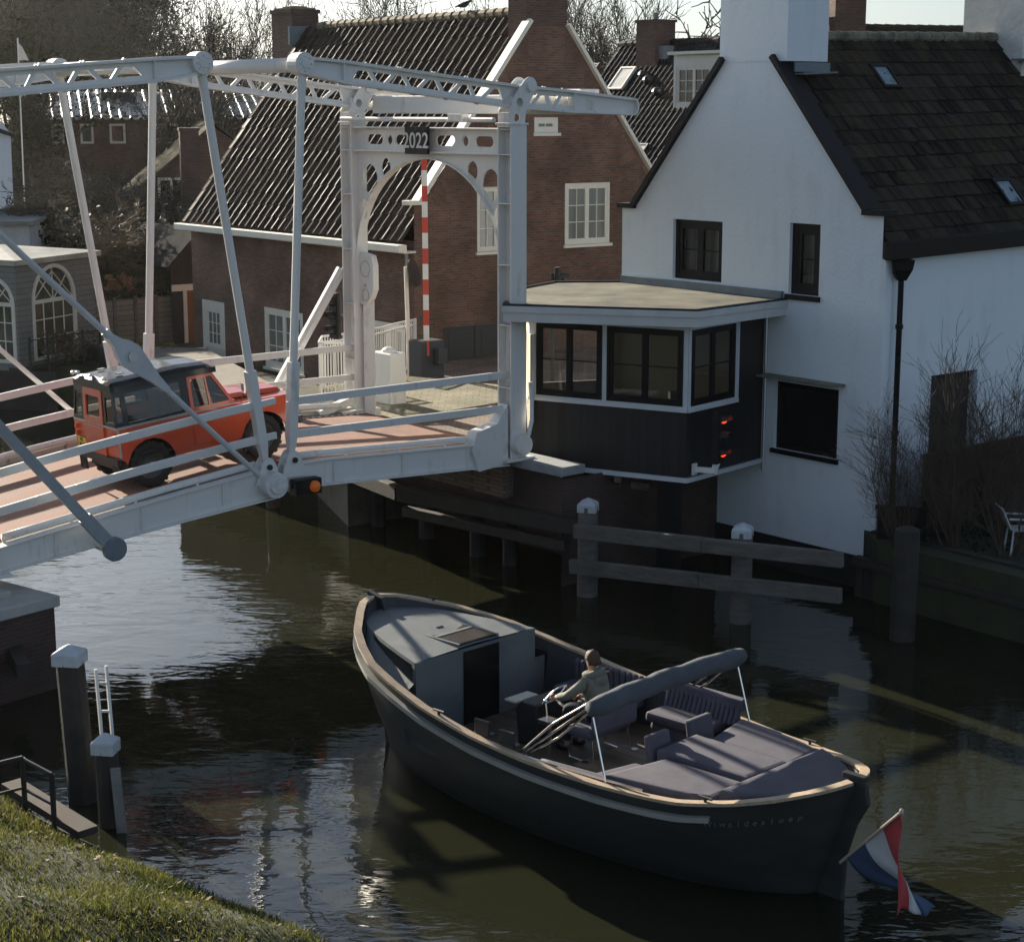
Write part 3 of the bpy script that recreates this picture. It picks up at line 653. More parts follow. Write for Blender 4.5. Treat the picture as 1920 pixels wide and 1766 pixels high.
def pantiles(e0, e1, r0, r1, tw=.24, tl=.32, amp=.028, step=.035, nper=7, arc=58):
    """roof slope of S tiles between eave e0-e1 and ridge r0-r1, real relief"""
    mb = MB(); e0, e1, r0, r1 = map(Vector, (e0, e1, r0, r1))
    nu = max(1, round((e1 - e0).length / tw)); nv = max(1, round(((r0 - e0).length + (r1 - e1).length) / 2 / tl))
    N = (e1 - e0).cross(r0 - e0).normalized()
    if N.z < 0: N = -N
    prof = []
    wr = .42; A = amp
    for k in range(nper):
        x = k / nper
        if x < wr: t = (x / wr * 2 - 1); t = math.asin(max(-1, min(1, t * math.sin(rad(arc))))); prof.append((x, A * (math.cos(t) - math.cos(rad(arc))) / (1 - math.cos(rad(arc)))))
        else: prof.append((x, -.18 * A * math.sin(math.pi * (x - wr) / (1 - wr))))
    us = [(i + x, h) for i in range(nu) for x, h in prof] + [(nu, prof[0][1])]
    M_ = len(us); vs = []; fs = []; uv = []
    for j in range(nv):
        jit = random.uniform(-.004, .004)
        for v, lift in ((j, -.03), (j, step + jit), (j + 1, 0)):
            f = v / nv
            for u, h in us:
                g = u / nu; a = e0.lerp(e1, g); b = r0.lerp(r1, g); vs.append(a.lerp(b, f) + N * (h + lift + (.006 * math.sin(math.floor(u) * 12.9 + j * 4.1))))
    # the front lip of each course has its own vertices so that the courses stay crisp under smooth shading
    nvv = len(vs)
    for j in range(nv): vs += vs[3 * j * M_ + M_:3 * j * M_ + 2 * M_]
    for j in range(nv):
        b0 = 3 * j * M_; b1 = b0 + M_; b2 = b0 + 2 * M_; l0 = nvv + j * M_
        for i in range(M_ - 1):
            fs.append((b1 + i, b1 + i + 1, b2 + i + 1, b2 + i)); u, u2 = us[i][0], us[i + 1][0]
            c = min(u2, math.floor(u) + .999); uv.append([(u, j + .02), (c, j + .02), (c, j + .97), (u, j + .97)])
            fs.append((b0 + i, b0 + i + 1, l0 + i + 1, l0 + i)); uv.append([(u, j + .01)] * 4)
    mb.add(vs, fs, 0, uv); return mb
def ridge_tiles(mb, a, b, r=.13, L=.38):
    a, b = Vector(a), Vector(b); n = max(1, round((b - a).length / L)); d = (b - a).normalized()
    for k in range(n):
        p = a.lerp(b, k / n); q = a.lerp(b, (k + 1) / n) + d * .03
        mb.tube([p + Vector((0, 0, -.02)), q + Vector((0, 0, -.02))], [r * 1.13, r * .95], 10)
def skylight(parent, P, du, dv, w, h, glassm, framem=BLACK):
    P, du, dv = Vector(P), Vector(du).normalized(), Vector(dv).normalized(); N = du.cross(dv)
    if N.z < 0: N = -N
    mb = MB()
    for a, b, c, d in ((-w / 2 - .07, -w / 2, -.07, h + .07), (w / 2, w / 2 + .07, -.07, h + .07), (-w / 2, w / 2, -.07, 0), (-w / 2, w / 2, h, h + .07)):
        mb.box(P + du * ((a + b) / 2) + dv * ((c + d) / 2) + N * .06, du * ((b - a) / 2), dv * ((d - c) / 2), N * .06)
    o = mb.build('skylight', framem, parent)
    mb = MB(); mb.box(P + dv * h / 2 + N * .07, du * w / 2, dv * h / 2, N * .02); mb.build('pane', glassm, o)
def chimney(parent, c, du, w, d, z0, z1, mat, cap=.08, capm=None, name='chimney'):
    du = Vector((du[0], du[1], 0)).normalized(); dv = Vector((-du.y, du.x, 0)); mb = MB(); c = Vector((c[0], c[1], 0))
    for z, s, q in ((z0, 0, z1 - cap), (z1 - cap, .05, z1)):
        for (n_, a_, wd_) in ((du, dv, d), (-du, dv, d), (dv, du, w), (-dv, du, w)):
            half = (w if abs(n_.dot(du)) > .5 else d) / 2 + s; l = wd_ / 2 + s
            o = c + n_ * half
            mb.add([o - a_ * l + Vector((0, 0, z)), o + a_ * l + Vector((0, 0, z)), o + a_ * l + Vector((0, 0, q)), o - a_ * l + Vector((0, 0, q))], [(0, 1, 2, 3)], 0, [[(0, z), (2 * l, z), (2 * l, q), (0, q)]])
        k = [c + du * i * (w / 2 + s) + dv * j * (d / 2 + s) for i, j in ((-1, -1), (1, -1), (1, 1), (-1, 1))]
        for zz in (z, q): mb.add([p + Vector((0, 0, zz)) for p in k], [(0, 1, 2, 3)], 1, [[(0, 0), (w, 0), (w, d), (0, d)]])
    return mb.build(name, [mat, capm or mat], parent)
# ------------------------------------------------------------------ white house with the stepped gable
GD = Vector((-.633, .774, 0)).normalized(); GW = Vector((GD.y, -GD.x, 0))       # along gable (leftwards), along the long side (to the right and back)
W0 = Vector((4.98, 35.74, 0)); GF = Fr(W0, GD)
UR, UL, UA = -2.9, 4.15, .58; ZE = 7.0; ZA = 10.75
def WP(u, w, z): return W0 + GD * u + GW * w + Vector((0, 0, z))
wh = thing('white_house', WP(.6, 0, .6), 'whitewashed house with steep dark roof and tall chimney beside the canal', 'house')
mb = MB()
hw1 = rect(1.19, 2.60, 5.56, 6.78); hw2 = rect(-1.39, -.62, 5.48, 6.85); hw3 = rect(-1.98, -.35, 2.40, 3.75)
wall(mb, GF, [(UR, .6), (UL, .6), (UL, ZE - .05), (3.82, ZE - .05), (1.3, 9.95), (-.12, 9.95), (-2.56, 7.1), (UR, 7.1)], [hw1, hw2, hw3], .16)
RF = Fr(WP(UR, 0, 0), GW)                                                       # long right wall
hd = rect(1.6, 3.05, 2.0, 3.98)
wall(mb, RF, [(0, .9), (13, .9), (13, 6.75), (0.05, 6.45)], [hd], .25)
mb.fbox(RF, .0, .2, .0, .09, .6, 6.3)
LF_ = [WP(UL, 0, 0), WP(UL, 13, 0)]
mb.add([WP(UL, 0, .6), WP(UL, 13, .6), WP(UL, 13, 6.9), WP(UL, 0, 6.95)], [(0, 1, 2, 3)], 0, [[(0, 0), (13, 0), (13, 6), (0, 6)]])
mb.add([WP(UL, 13, .6), WP(UR, 13, .6), WP(UR, 13, 6.9), WP(UA, 13, 10.5), WP(UL, 13, 6.9)], [(0, 1, 2, 3, 4)], 0, [[(0, 0), (7, 0), (7, 6), (3.5, 10), (0, 6)]])
mb.build('wall', PLASTER, wh)
mb = MB(); wall(mb, GF, rect(UR - .02, UL + .02, -.6, .62), n=.05); mb.fbox(GF, UR - .05, UL, -.1, .05, .56, .62); mb.build('plinth', brick('dark_plinth', (.03, .024, .022), (.022, .02, .018), (.03, .028, .025), .25, .08), wh)
# gable edge strip
mb = MB()
for p, q in (((4.2, ZE), (3.72, ZE)), ((3.8, ZE - .02), (1.24, 9.98)), ((-2.54, 7.16), (-.08, 10.0)), ((-2.95, 7.13), (-2.46, 7.13))):
    mb.bar(GF.at(p[0], -.1, p[1]), GF.at(q[0], -.1, q[1]), .44, .10, side=GF.n)
mb.build('gable_coping', BLACKMATT, wh)
er = WP(UR - .1, .1, 6.5); er2 = WP(UR - .1, 13, 6.72); rr0 = WP(UA, .1, 10.38); rr2 = WP(UA, 13, 10.62)
mb = pantiles(er + GW * .05, er2, rr0 + GW * .05, rr2, .3, .36, .024, .03, 6)
rf = mb.build('roof', TILE_MOSS, wh)
mb = pantiles(WP(UL + .1, .1, 6.8), WP(UL + .1, 13, 6.8), rr0 + Vector((0, 0, -.02)), rr2, .3, .36, .024, .03, 6); mb.build('roof', TILE_MOSS, wh)
mb = MB(); ridge_tiles(mb, rr0 + GW * 1.2 + Vector((0, 0, .05)), rr2 + Vector((0, 0, .05)), .11, .42); mb.build('ridge_tiles', M('mossy_ridge_tile', (.11, .095, .06), .9, var=.5, scale=4, col2=(.3, .28, .2)), rf)
slope = (rr0 - er).normalized()
for px, py, w_, h_ in ((1667, 166, .42, .5), (1900, 385, .45, .55)):
    r = ray(px, py); N = GW.cross(slope); t = (er - CAM).dot(N) / r.dot(N); p = CAM + r * t
    skylight(wh, p, GW, slope, w_, h_, M('pale_skylight_glass', (.2, .27, .3), .15, var=.4, scale=5))
# gutter and downpipe
mb = MB(); a, b = WP(UR - .16, -.05, 6.45), WP(UR - .16, 13, 6.7); mb.bar(a, b, .2, .34, side=-GD); mb.build('gutter', BLACK, wh, bevel=.02)
mb = MB(); h = WP(UR - .2, .32, 6.2)
mb.loft([[h + Vector((x * .2, y * .2, .08)) for x, y in ((-1, -1), (1, -1), (1, 1), (-1, 1))], [h + Vector((x * .17, y * .17, -.1)) for x, y in ((-1, -1), (1, -1), (1, 1), (-1, 1))], [h + Vector((x * .08, y * .08, -.3)) for x, y in ((-1, -1), (1, -1), (1, 1), (-1, 1))]])
mb.tube([h - Vector((0, 0, .25)), Vector((h.x, h.y, 1.2))], .055, 10); mb.tube([Vector((h.x, h.y, 5.0)), Vector((h.x, h.y, 5.08))], .075, 10); mb.tube([Vector((h.x, h.y, 3.0)), Vector((h.x, h.y, 3.08))], .075, 10)
mb.build('downpipe', BLACK, wh)
# big chimney on the gable, second one at the far end
mb = MB()
def cbox(u0, u1, w0, w1, z0, z1): mb.box(WP((u0 + u1) / 2, (w0 + w1) / 2, (z0 + z1) / 2), GD * ((u1 - u0) / 2), GW * ((w1 - w0) / 2), (0, 0, (z1 - z0) / 2))
cbox(-.42, 1.36, -.012, 1.15, 9.9, 12.8); cbox(-.5, 1.44, -.09, 1.23, 12.8, 12.95)
mb.build('chimney', PLASTER, wh)
mb = MB(); cbox(-.45, -.41, .2, 1.2, 9.7, 9.88); mb.bar(WP(-.55, .2, 9.66), WP(-.5, 1.25, 9.7), .22, .03); mb.build('flashing', LEAD, wh)
mb = MB(); r0 = WP(UA - .1, 6.4, 0); c0 = Vector(Z(1905, 100, 10.9)); 
cw = 7.85
cbox(UA - .75, UA + .85, cw - .05, cw + 1.1, 9.6, 13.2); mb.build('chimney', M('rough_white_render', (.72, .7, .64), .9, var=.12, scale=2, bump=1.6, bscale=6), wh)
mb = MB(); mb.bar(WP(UA - .9, cw - .3, 10.05), WP(UA - .9, cw + 1.3, 10.1), .5, .05); mb.build('flashing', LEAD, wh)
CURT = M('dim_room_with_curtains', (.02, .022, .025), .9, var=.5, scale=1.6, col2=(.42, .43, .43), stretch=(3, 3, .3))
window(wh, GF, 1.19, 2.60, 5.56, 6.78, BLACK, GLASS, 2, 1, 2, n=-.1, fw=.1, sw=.085, behind=CURT)
window(wh, GF, -1.39, -.62, 5.48, 6.85, BLACK, GLASS, 1, 1, 2, n=-.1, fw=.13, sw=.09, sill=.1, behind=CURT)
w = window(wh, GF, -1.98, -.35, 2.40, 3.75, BLACK, GLASSD, 1, 1, 1, n=-.1, fw=.09, sw=.03, sill=.09)
mb = MB(); mb.box(GF.at(-1.16, .16, 3.86), GF.d * .98, GF.n * .22, (0, 0, .02)); mb.build('awning', M('mossy_lead_awning', (.17, .17, .12), .8, var=.4, scale=5), wh)
mb = MB(); mb.fbox(RF, 1.6, 3.05, -.25, -.2, 2.0, 3.98); mb.fbox(RF, 2.28, 2.33, -.2, -.18, 2.0, 3.98); mb.build('door', planks('dark_plank_door', (.03, .027, .026), .16, 0), wh)
# ------------------------------------------------------------------ bridge keeper's cabin
CB = [Vector((.34, 35.3, 0)), Vector((3.30, 33.66, 0)), Vector((5.0, 35.74, 0)), Vector((2.3, 38.7, 0)), Vector((.1, 38.0, 0))]
cab = thing('keeper_cabin', (2.5, 36, 2.15), 'black and white glazed bridge keeper cabin standing against the whitewashed house', 'cabin')
ZF, ZS, ZH = 2.15, 3.42, 5.02
f1 = Fr(CB[0], CB[1] - CB[0]); l1 = (CB[1] - CB[0]).length; f2 = Fr(CB[1], CB[2] - CB[1]); l2_ = (CB[2] - CB[1]).length
g1 = [rect(.16, l1 * .47, ZS + .09, ZH - .07), rect(l1 * .50, l1 - .10, ZS + .09, ZH - .07)]; g2 = [rect(.10, l2_ * .60, ZS + .09, ZH - .07)]
mb = MB(); wall(mb, f1, rect(0, l1, ZF, ZS)); wall(mb, f2, rect(0, l2_ * .645, ZF, ZS)); wall(mb, f2, rect(l2_ * .645, l2_, ZF, ZH + .05))
mb.build('lower_wall', planks('black_tarred_boards', (.012, .012, .013), .16, 0, .55, .3, uv=True), cab)
mb = MB(); wall(mb, f1, rect(0, l1, ZS, ZH + .05), g1, .05, n=.004); wall(mb, f2, rect(0, l2_ * .645, ZS, ZH + .05), g2, .05, n=.004)
for fr_, ll in ((f1, l1), (f2, l2_ * .645)): mb.fbox(fr_, 0, ll, .005, .04, ZS - .02, ZS + .05)
mb.fbox(f2, l2_ * .645 - .06, l2_ * .645, .003, .03, ZS, ZH)
mb.fbox(f1, -.05, l1 + .03, -.03, .05, ZF - .09, ZF - .003); mb.fbox(f2, -.03, l2_, -.03, .05, ZF - .09, ZF - .004)
mb.build('window_wall', M('pale_blue_white_paint', (.6, .63, .64), .5, var=.05), cab)
mb = MB()
f5 = Fr(CB[4], CB[0] - CB[4]); l5 = (CB[0] - CB[4]).length
wall(mb, f5, rect(0, l5, ZF, ZH + .05), [rect(1.1, 1.9, 3.35, 4.7), rect(2.05, 2.85, 3.35, 4.7)], .08); mb.build('side_wall', CREAM, cab)
mb = MB()
for a, b in ((CB[2], CB[3]), (CB[3], CB[4])):
    f_ = Fr(a, b - a); wall(mb, f_, rect(0, (b - a).length, ZF, ZH), [rect(.2, 1.05, 3.3, 4.8), rect(1.15, 2.05, 3.3, 4.8)] if b is CB[4] else (), .06)
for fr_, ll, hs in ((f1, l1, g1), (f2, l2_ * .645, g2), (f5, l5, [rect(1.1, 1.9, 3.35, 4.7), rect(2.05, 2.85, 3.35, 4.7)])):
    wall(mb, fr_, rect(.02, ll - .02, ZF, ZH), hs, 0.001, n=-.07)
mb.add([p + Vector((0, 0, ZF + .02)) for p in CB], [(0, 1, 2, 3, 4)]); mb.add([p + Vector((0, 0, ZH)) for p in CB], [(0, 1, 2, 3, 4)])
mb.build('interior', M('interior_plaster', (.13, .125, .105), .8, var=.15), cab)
for fr_, hs in ((f1, g1), (f2, g2)):
    for h in hs: window(cab, fr_, h[0][0], h[1][0], h[0][1], h[2][1], BLACK, GLASS, 2, 1, 2, n=-.0, fw=.06, sw=.06)
for a, b in ((1.1, 1.9), (2.05, 2.85)): window(cab, f5, a, b, 3.35, 4.7, TRIM, GLASS, 1, 2, 2, n=-.03, fw=.05, sw=.04)
mb = MB(); cc = Vector((2.6, 35.9, 0)); mb.box(cc + Vector((.2, .5, 3.0)), (.5, 0, 0), (0, .35, 0), (0, 0, .03)); mb.box(cc + Vector((.2, .5, 2.6)), (.06, 0, 0), (0, .06, 0), (0, 0, .4)); mb.build('table', M('brown_table_wood', (.2, .13, .06), .5), cab)
mb = MB(); c2 = Vector((3.1, 35.1, 0)); mb.box(c2 + Vector((0, 0, 2.75)), (.24, 0, 0), (0, .24, 0), (0, 0, .05)); mb.box(c2 + Vector((.2, .2, 3.2)), (.2, -.06, 0), (-.02, .04, 0), (0, 0, .36)); mb.tube([c2 + Vector((0, 0, 2.2)), c2 + Vector((0, 0, 2.75))], .04, 8); mb.build('office_chair', IRON, cab)
mb = MB(); mb.box(Vector((1.3, 36.2, 2.7)), (.35, -.1, 0), (.1, .3, 0), (0, 0, .5)); mb.build('desk', M('grey_console', (.2, .2, .2), .5), cab)
# flat roof with overhang
RP = [(-.2, 35.02), (3.42, 33.28), (5.38, 35.3), (2.36, 39.0), (.85, 38.9), (.2, 37.2)]
def infl(P, k):
    c = Vector((sum(p[0] for p in P) / len(P), sum(p[1] for p in P) / len(P))); return [((p[0] - c.x) * k + c.x, (p[1] - c.y) * k + c.y) for p in P]
RP = [(-.17, 34.2), (3.40, 33.22), (5.36, 35.3), (2.42, 38.93), (.9, 38.85), (.15, 37.4)]
mb = MB(); L = len(RP)
for z0, z1, k in ((5.06, 5.24, 1.0), (5.243, 5.36, 1.012)):
    q = infl(RP, k); mb.add([(a, b, z0) for a, b in q] + [(a, b, z1) for a, b in q], [tuple(range(L)), tuple(range(L, 2 * L))] + [(i, (i + 1) % L, L + (i + 1) % L, L + i) for i in range(L)])
rfc = mb.build('flat_roof', M('grey_white_fascia', (.56, .57, .56), .5, var=.08), cab)
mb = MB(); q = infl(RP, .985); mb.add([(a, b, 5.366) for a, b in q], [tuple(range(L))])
mb.build('roofing_felt', M('lichen_and_shade_felt', (.035, .034, .024), .9, var=.6, scale=.9, col2=(.185, .172, .12), bump=.6, bscale=18), rfc)  # lichen mottle; its dark patches also put the roof's shadow into the colour
mb = MB(); q = infl(RP, 1.005); q2 = infl(RP, .978)
for i in range(L):
    if i == 2: continue
    j = (i + 1) % L; mb.add([(*q[i], 5.362), (*q[j], 5.362), (*q2[j], 5.362), (*q2[i], 5.362), (*q[i], 5.40), (*q[j], 5.40), (*q2[j], 5.40), (*q2[i], 5.40)], [(4, 5, 6, 7), (0, 1, 5, 4), (3, 2, 6, 7)])
mb.build('roof_edge', IRON, rfc)
mb = MB(); mb.fbox(GF, -.5, 4.1, .0, .09, 5.37, 5.52); mb.build('flashing', LEAD, cab)
mb = MB()
mb.bar((3.05, 34.3, -.6), (3.05, 34.3, 2.07), .36, .36, side=f1.d); mb.build('support_post', BLACKMATT, cab)
mb = MB()
for u in (.9, 1.9): mb.bar(f1.at(u, -.1, 1.98), f1.at(u - .6, -1.3, 1.5), .14, .16)
mb.bar(f1.at(1.0, -.3, 1.9), f1.at(2.2, -.9, 1.7), .13, .15); mb.build('bracket', WOODG, cab)
mb = MB(); mb.tube([f2.at(l2_ - .04, .07, 1.9), f2.at(l2_ - .04, .07, 5.05)], .035, 8); mb.build('pipe', STEEL, cab)
# ------------------------------------------------------------------ brick house
HG = Vector((.808, .589, 0)).normalized(); HL = Vector((-HG.y, HG.x, 0)); H0 = Vector((-2.57, 47.9, 0))
def HP(u, v, z): return H0 + HG * u + HL * v + Vector((0, 0, z))
bh = thing('brick_house', HP(4.4, 6, 2.1), 'brown brick house with glinting pantile roof and white windows behind the drawbridge', 'house')
FG = Fr(H0, HG); FL = Fr(H0, HL); HU, HA, HZ = 8.75, 4.4, 11.6; HV = 13.1
mb = MB()
hg = [rect(2.02, 3.35, 5.22, 6.95), rect(5.0, 6.62, 5.28, 6.98), rect(3.93, 4.76, 8.36, 8.78), rect(.88, 3.1, 1.9, 3.25)]
wall(mb, FG, [(0, 1.2), (HU, 1.2), (HU, 5.6), (HU - .2, 6.6), (5.05, 11.2), (3.7, 11.2), (.3, 6.55), (0, 6.5)], hg, .14)
hl = [rect(10.95, 12.48, 1.32, 3.05), rect(6.0, 8.35, 1.35, 3.16), rect(.5, 2.3, 1.5, 3.33)]
wall(mb, FL, rect(0, HV, .6, 5.6), hl, .12)
mb.add([HP(0, HV, .6), HP(HU, HV, .6), HP(HU, HV, 5.6), HP(HA, HV, HZ), HP(0, HV, 5.6)], [(0, 1, 2, 3, 4)], 0, [[(0, 0), (9, 0), (9, 5), (4.5, 11), (0, 5)]])
mb.add([HP(HU, 0, .6), HP(HU, HV, .6), HP(HU, HV, 5.6), HP(HU, 0, 5.6)], [(0, 1, 2, 3)], 0, [[(0, 0), (13, 0), (13, 5), (0, 5)]])
# diagonal brick wedges along both gable edges
for sg in (1, -1):
    for k in range(5):
        f0 = k / 5; f1_ = (k + 1) / 5
        pa = (.3 + (3.7 - .3) * f0, 6.55 + (11.2 - 6.55) * f0); pb = (.3 + 3.4 * f1_, 6.55 + 4.65 * f1_)
        if sg < 0: pa = (HU - pa[0] + .05 - .12, pa[1]); pb = (HU - pb[0] + .05 - .12, pb[1])
        pc = (pb[0] + sg * .05, pa[1] - .05)
        ang = math.atan2(pb[1] - pa[1], pb[0] - pa[0]) + math.pi / 2
        tri = [pa, pc, pb] if sg > 0 else [pa, pb, pc]
        ca, sa = math.cos(-ang), math.sin(-ang)
        mb.add([FG.at(a, .004, b) for a, b in tri], [(0, 1, 2)], 0, [[(a * ca - b * sa, a * sa + b * ca) for a, b in tri]])
mb.build('wall', BRICK, bh)
mb = pantiles(HP(-.3, .12, 5.58), HP(-.3, HV, 5.5), HP(HA, .12, HZ), HP(HA, HV, HZ + .02), .40, .40, .055, .022, 13)
rf = mb.build('roof', TILE_BROWN, bh, smooth=True)
mb = pantiles(HP(HU + .3, .12, 5.58), HP(HU + .3, HV, 5.5), HP(HA, .12, HZ - .01), HP(HA, HV, HZ), .40, .40, .055, .02, 10); mb.build('roof', TILE_BROWN, bh)
mb = MB(); ridge_tiles(mb, HP(HA, 1.1, HZ + .03), HP(HA, HV - .9, HZ + .03), .15, .42); mb.build('ridge_tiles', M('lichen_ridge_tile', (.16, .13, .08), .9, var=.5, scale=4), rf)
mb = MB(); mb.bar(HP(-.42, -.1, 5.42), HP(-.42, HV + .1, 5.34), .26, .2, side=HG); mb.bar(HP(-.2, -.1, 5.32), HP(-.2, HV, 5.24), .4, .06, side=HG); mb.build('gutter', TRIM, bh, bevel=.02)
mb = MB()
mb.bar(FG.at(.1, -.02, 6.62), FG.at(3.75, -.02, 11.35), .34, .12, side=FG.n); mb.bar(FG.at(-.25, -.02, 6.6), FG.at(.3, -.02, 6.6), .34, .12, side=FG.n)
mb.bar(FG.at(HU - .15, -.02, 6.6), FG.at(5.03, -.02, 11.25), .34, .1, side=FG.n); mb.build('bargeboard', TRIM, bh, bevel=.01)
chimney(bh, HP(4.35, .42, 0), HG, 1.4, .8, 10.9, 14.2, BRICKD, .001)
ch = chimney(bh, HP(HA, HV + .75, 0), HG, 1.0, 1.35, 10.0, 12.2, BRICKD, .12, M('lichen_cap', (.13, .12, .07), .9, var=.4))
mb = MB(); mb.box(HP(HA, HV + .75, 12.23), HG * .45, HL * .6, (0, 0, .03)); mb.box(HP(HA, HV + .75, 12.28), HG * .25, HL * .38, (0, 0, .03)); mb.build('chimney_cap', M('lichen_cap_stone', (.17, .155, .09), .9, var=.4), ch)
mb = MB(); mb.box(HP(HA - .3, HV + .03, 11.35), HG * .35, HL * .05, (0, 0, .3)); mb.build('flashing', LEAD, bh)
window(bh, FG, 2.02, 3.35, 5.22, 6.95, TRIM, GLASSC, 2, 2, 3, fw=.07, sw=.06, sill=.08)
window(bh, FG, 5.0, 6.62, 5.28, 6.98, TRIM, GLASSC, 2, 2, 3, n=-.04, fw=.09, sw=.07, sill=.08)
window(bh, FG, 3.93, 4.76, 8.36, 8.78, TRIM, GLASSC, 1, 2, 1, n=-.04, fw=.11, sw=.06, sill=.08)
window(bh, FL, 10.95, 12.48, 1.32, 3.05, TRIM, GLASSC, 1, 3, 3, n=-.02, fw=.3, sw=.07, sill=.08)
window(bh, FL, 6.0, 8.35, 1.35, 3.16, TRIM, GLASSC, 2, 2, 3, n=-.03, fw=.12, sw=.09, sill=.08)
window(bh, FL, .5, 2.3, 1.5, 3.33, TRIM, GLASSC, 2, 2, 2, n=-.03, fw=.12, sw=.09, sill=.08)
mb = MB(); mb.fbox(FG, .88, 3.1, -.12, -.06, 1.9, 3.25); mb.fbox(FG, 1.97, 2.01, -.06, -.04, 1.9, 3.25)
for a in (1.1, 2.2): mb.fbox(FG, a, a + .7, -.06, -.05, 2.0, 3.1)
mb.build('garage_door', M('charcoal_door_paint', (.035, .036, .038), .5, var=.15), bh)
mb = MB(); mb.tube([FL.at(.25, .08, .8), FL.at(.25, .08, 5.3)], .05, 8); mb.build('downpipe', M('grey_downpipe', (.25, .25, .24), .5), bh)
# ------------------------------------------------------------------ row house behind, with dormer and skylights
K0 = Vector((7.5, 61, 0)); 
def KP(u, v, z): return K0 + HG * u + HL * v + Vector((0, 0, z))
def RZ(px, py, u_off, z): return None
rh = thing('terraced_house', KP(4, -4, 2), 'terraced house with black pantiles and a white dormer behind the brick gable', 'house')
ze, zr, du_ = 5.2, 11.55, 5.6
def KS(f, v): return KP(du_ * f, v, ze + (zr - ze) * f)
v0, v1 = -17, 13
mb = pantiles(KS(0, v0), KS(0, v1), KS(1, v0), KS(1, v1), .30, .36, .042, .02, 11); rf = mb.build('roof', TILE_BLACK, rh, smooth=True)
mb = MB(); ridge_tiles(mb, KS(1, v0), KS(1, v1), .14, .42); mb.build('ridge_tiles', TILE_BLACK, rf)
mb = MB()
mb.add([KP(.3, v0, .6), KP(.3, v1, .6), KP(.3, v1, ze + .2), KP(.3, v0, ze + .2)], [(0, 1, 2, 3)], 0, [[(0, 0), (30, 0), (30, 4), (0, 4)]])
for v in (v0, v1): mb.add([KP(.3, v, .6), KP(11, v, .6), KP(11, v, ze), KP(du_, v, zr - .1), KP(.3, v, ze)], [(0, 1, 2, 3, 4)], 0, [[(0, 0), (11, 0), (11, 5), (5, 11), (0, 5)]])
mb.add([KP(du_, v0, zr), KP(du_, v1, zr), KP(11.2, v1, ze), KP(11.2, v0, ze)], [(0, 1, 2, 3)], 0, [[(0, 0), (30, 0), (30, 4), (0, 4)]])
mb.build('wall', BRICK, rh)
def onroof(px, py):
    r = ray(px, py); a = KS(0, 0); N = HL.cross(KS(1, 0) - KS(0, 0)); t = (a - CAM).dot(N) / r.dot(N); return CAM + r * t
sl_ = (KS(1, 0) - KS(0, 0)).normalized()
skylight(rh, onroof(1155, 168), HL, sl_, .78, 1.0, M('bright_blind_skylight', (.62, .6, .54), .25, var=.1), TRIM)
skylight(rh, onroof(1111, 134), HL, sl_, .4, .25, LEAD, IRON); skylight(rh, onroof(1198, 291), HL, sl_, .4, .4, M('pale_lead_panel', (.5, .5, .46), .35), IRON)
p = onroof(1229, 100); chimney(rh, (p.x, p.y), HG, 1.0, 1.15, p.z - .9, p.z + 1.25, BRICKD, .1); 
mb = MB(); q = p + Vector((0, 0, 1.22)); mb.tube([q, q + Vector((0, 0, .3))], .1, 8); mb.build('chimney_pot', LEAD, rh); mb = MB(); mb.box(p + Vector((.25, -.55, .0)), HL * .42, HG * .2, (0, 0, .25)); mb.build('flashing', LEAD, rh)
pd = onroof(1300, 205); uvd = ((pd - K0).dot(HG), (pd - K0).dot(HL))
FD = Fr(KP(uvd[0], uvd[1], 0), HL); zb = pd.z
dm = MB(); Wd = 2.6
a0 = FD.px(1262, 200)[0]; sgn = -1
u0, u1 = a0 - 3.1, a0
dm.plate(lambda u, n, z: FD.at(u, n, z), rect(u0, u1, zb, zb + 1.95), [rect(u0 + .15, u1 - .15, zb + .12, zb + 1.55)], 0, 0)
for u in (u0, u1): dm.add([FD.at(u, 0, zb), FD.at(u, 0, zb + 1.95), FD.at(u, -2.2, zb + 1.95)], [(0, 1, 2)])
dm.fbox(FD, u0 - .15, u1 + .15, -2.2, .2, zb + 1.96, zb + 2.07)
d = dm.build('dormer', TRIM, rh)
window(d, FD, u0 + .15, u1 - .15, zb + .12, zb + 1.55, TRIM, GLASSD, 3, 2, 3, n=-.03, fw=.07, sw=.07, bar=.03)
mb = MB()
for (px, py) in ((1206, 148), (1215, 158), (1232, 180)):
    p = onroof(px, py); mb.ell(p + Vector((0, 0, .15)), .22, .22, .18, 8, 6)
mb.build('roof_vent', IRON, rh)
# ------------------------------------------------------------------ roof and chimneys beyond the white house
q0 = Yp(1500, 60, 56); q1 = Yp(1840, 47, 58)
fh = thing('rear_house', ((q0.x + q1.x) / 2, 58, 2), 'house whose ridge and brick chimneys show behind the whitewashed house roof', 'house')
d2 = Vector((q1.x - q0.x, q1.y - q0.y, 0)).normalized(); n2 = Vector((d2.y, -d2.x, 0)); zr2 = q0.z
A_, B_ = q0 - d2 * 2, q1 + d2 * 6; A_.z = B_.z = (q0.z + q1.z) / 2
mb = pantiles(A_ + n2 * 4 - Vector((0, 0, 5)), B_ + n2 * 4 - Vector((0, 0, 5)), A_, B_, .3, .36, .03, .04, 6); mb.build('roof', TILE_MOSS, fh)
mb = MB(); ridge_tiles(mb, A_, B_); mb.build('ridge_tiles', TILE_MOSS, fh)
mb = MB(); mb.box((A_ + B_) / 2 + Vector((0, 0, -7.7)) - n2 * .2, d2 * (B_ - A_).length / 2, n2 * 3.6, (0, 0, 2.6)); mb.build('wall', BRICK, fh)
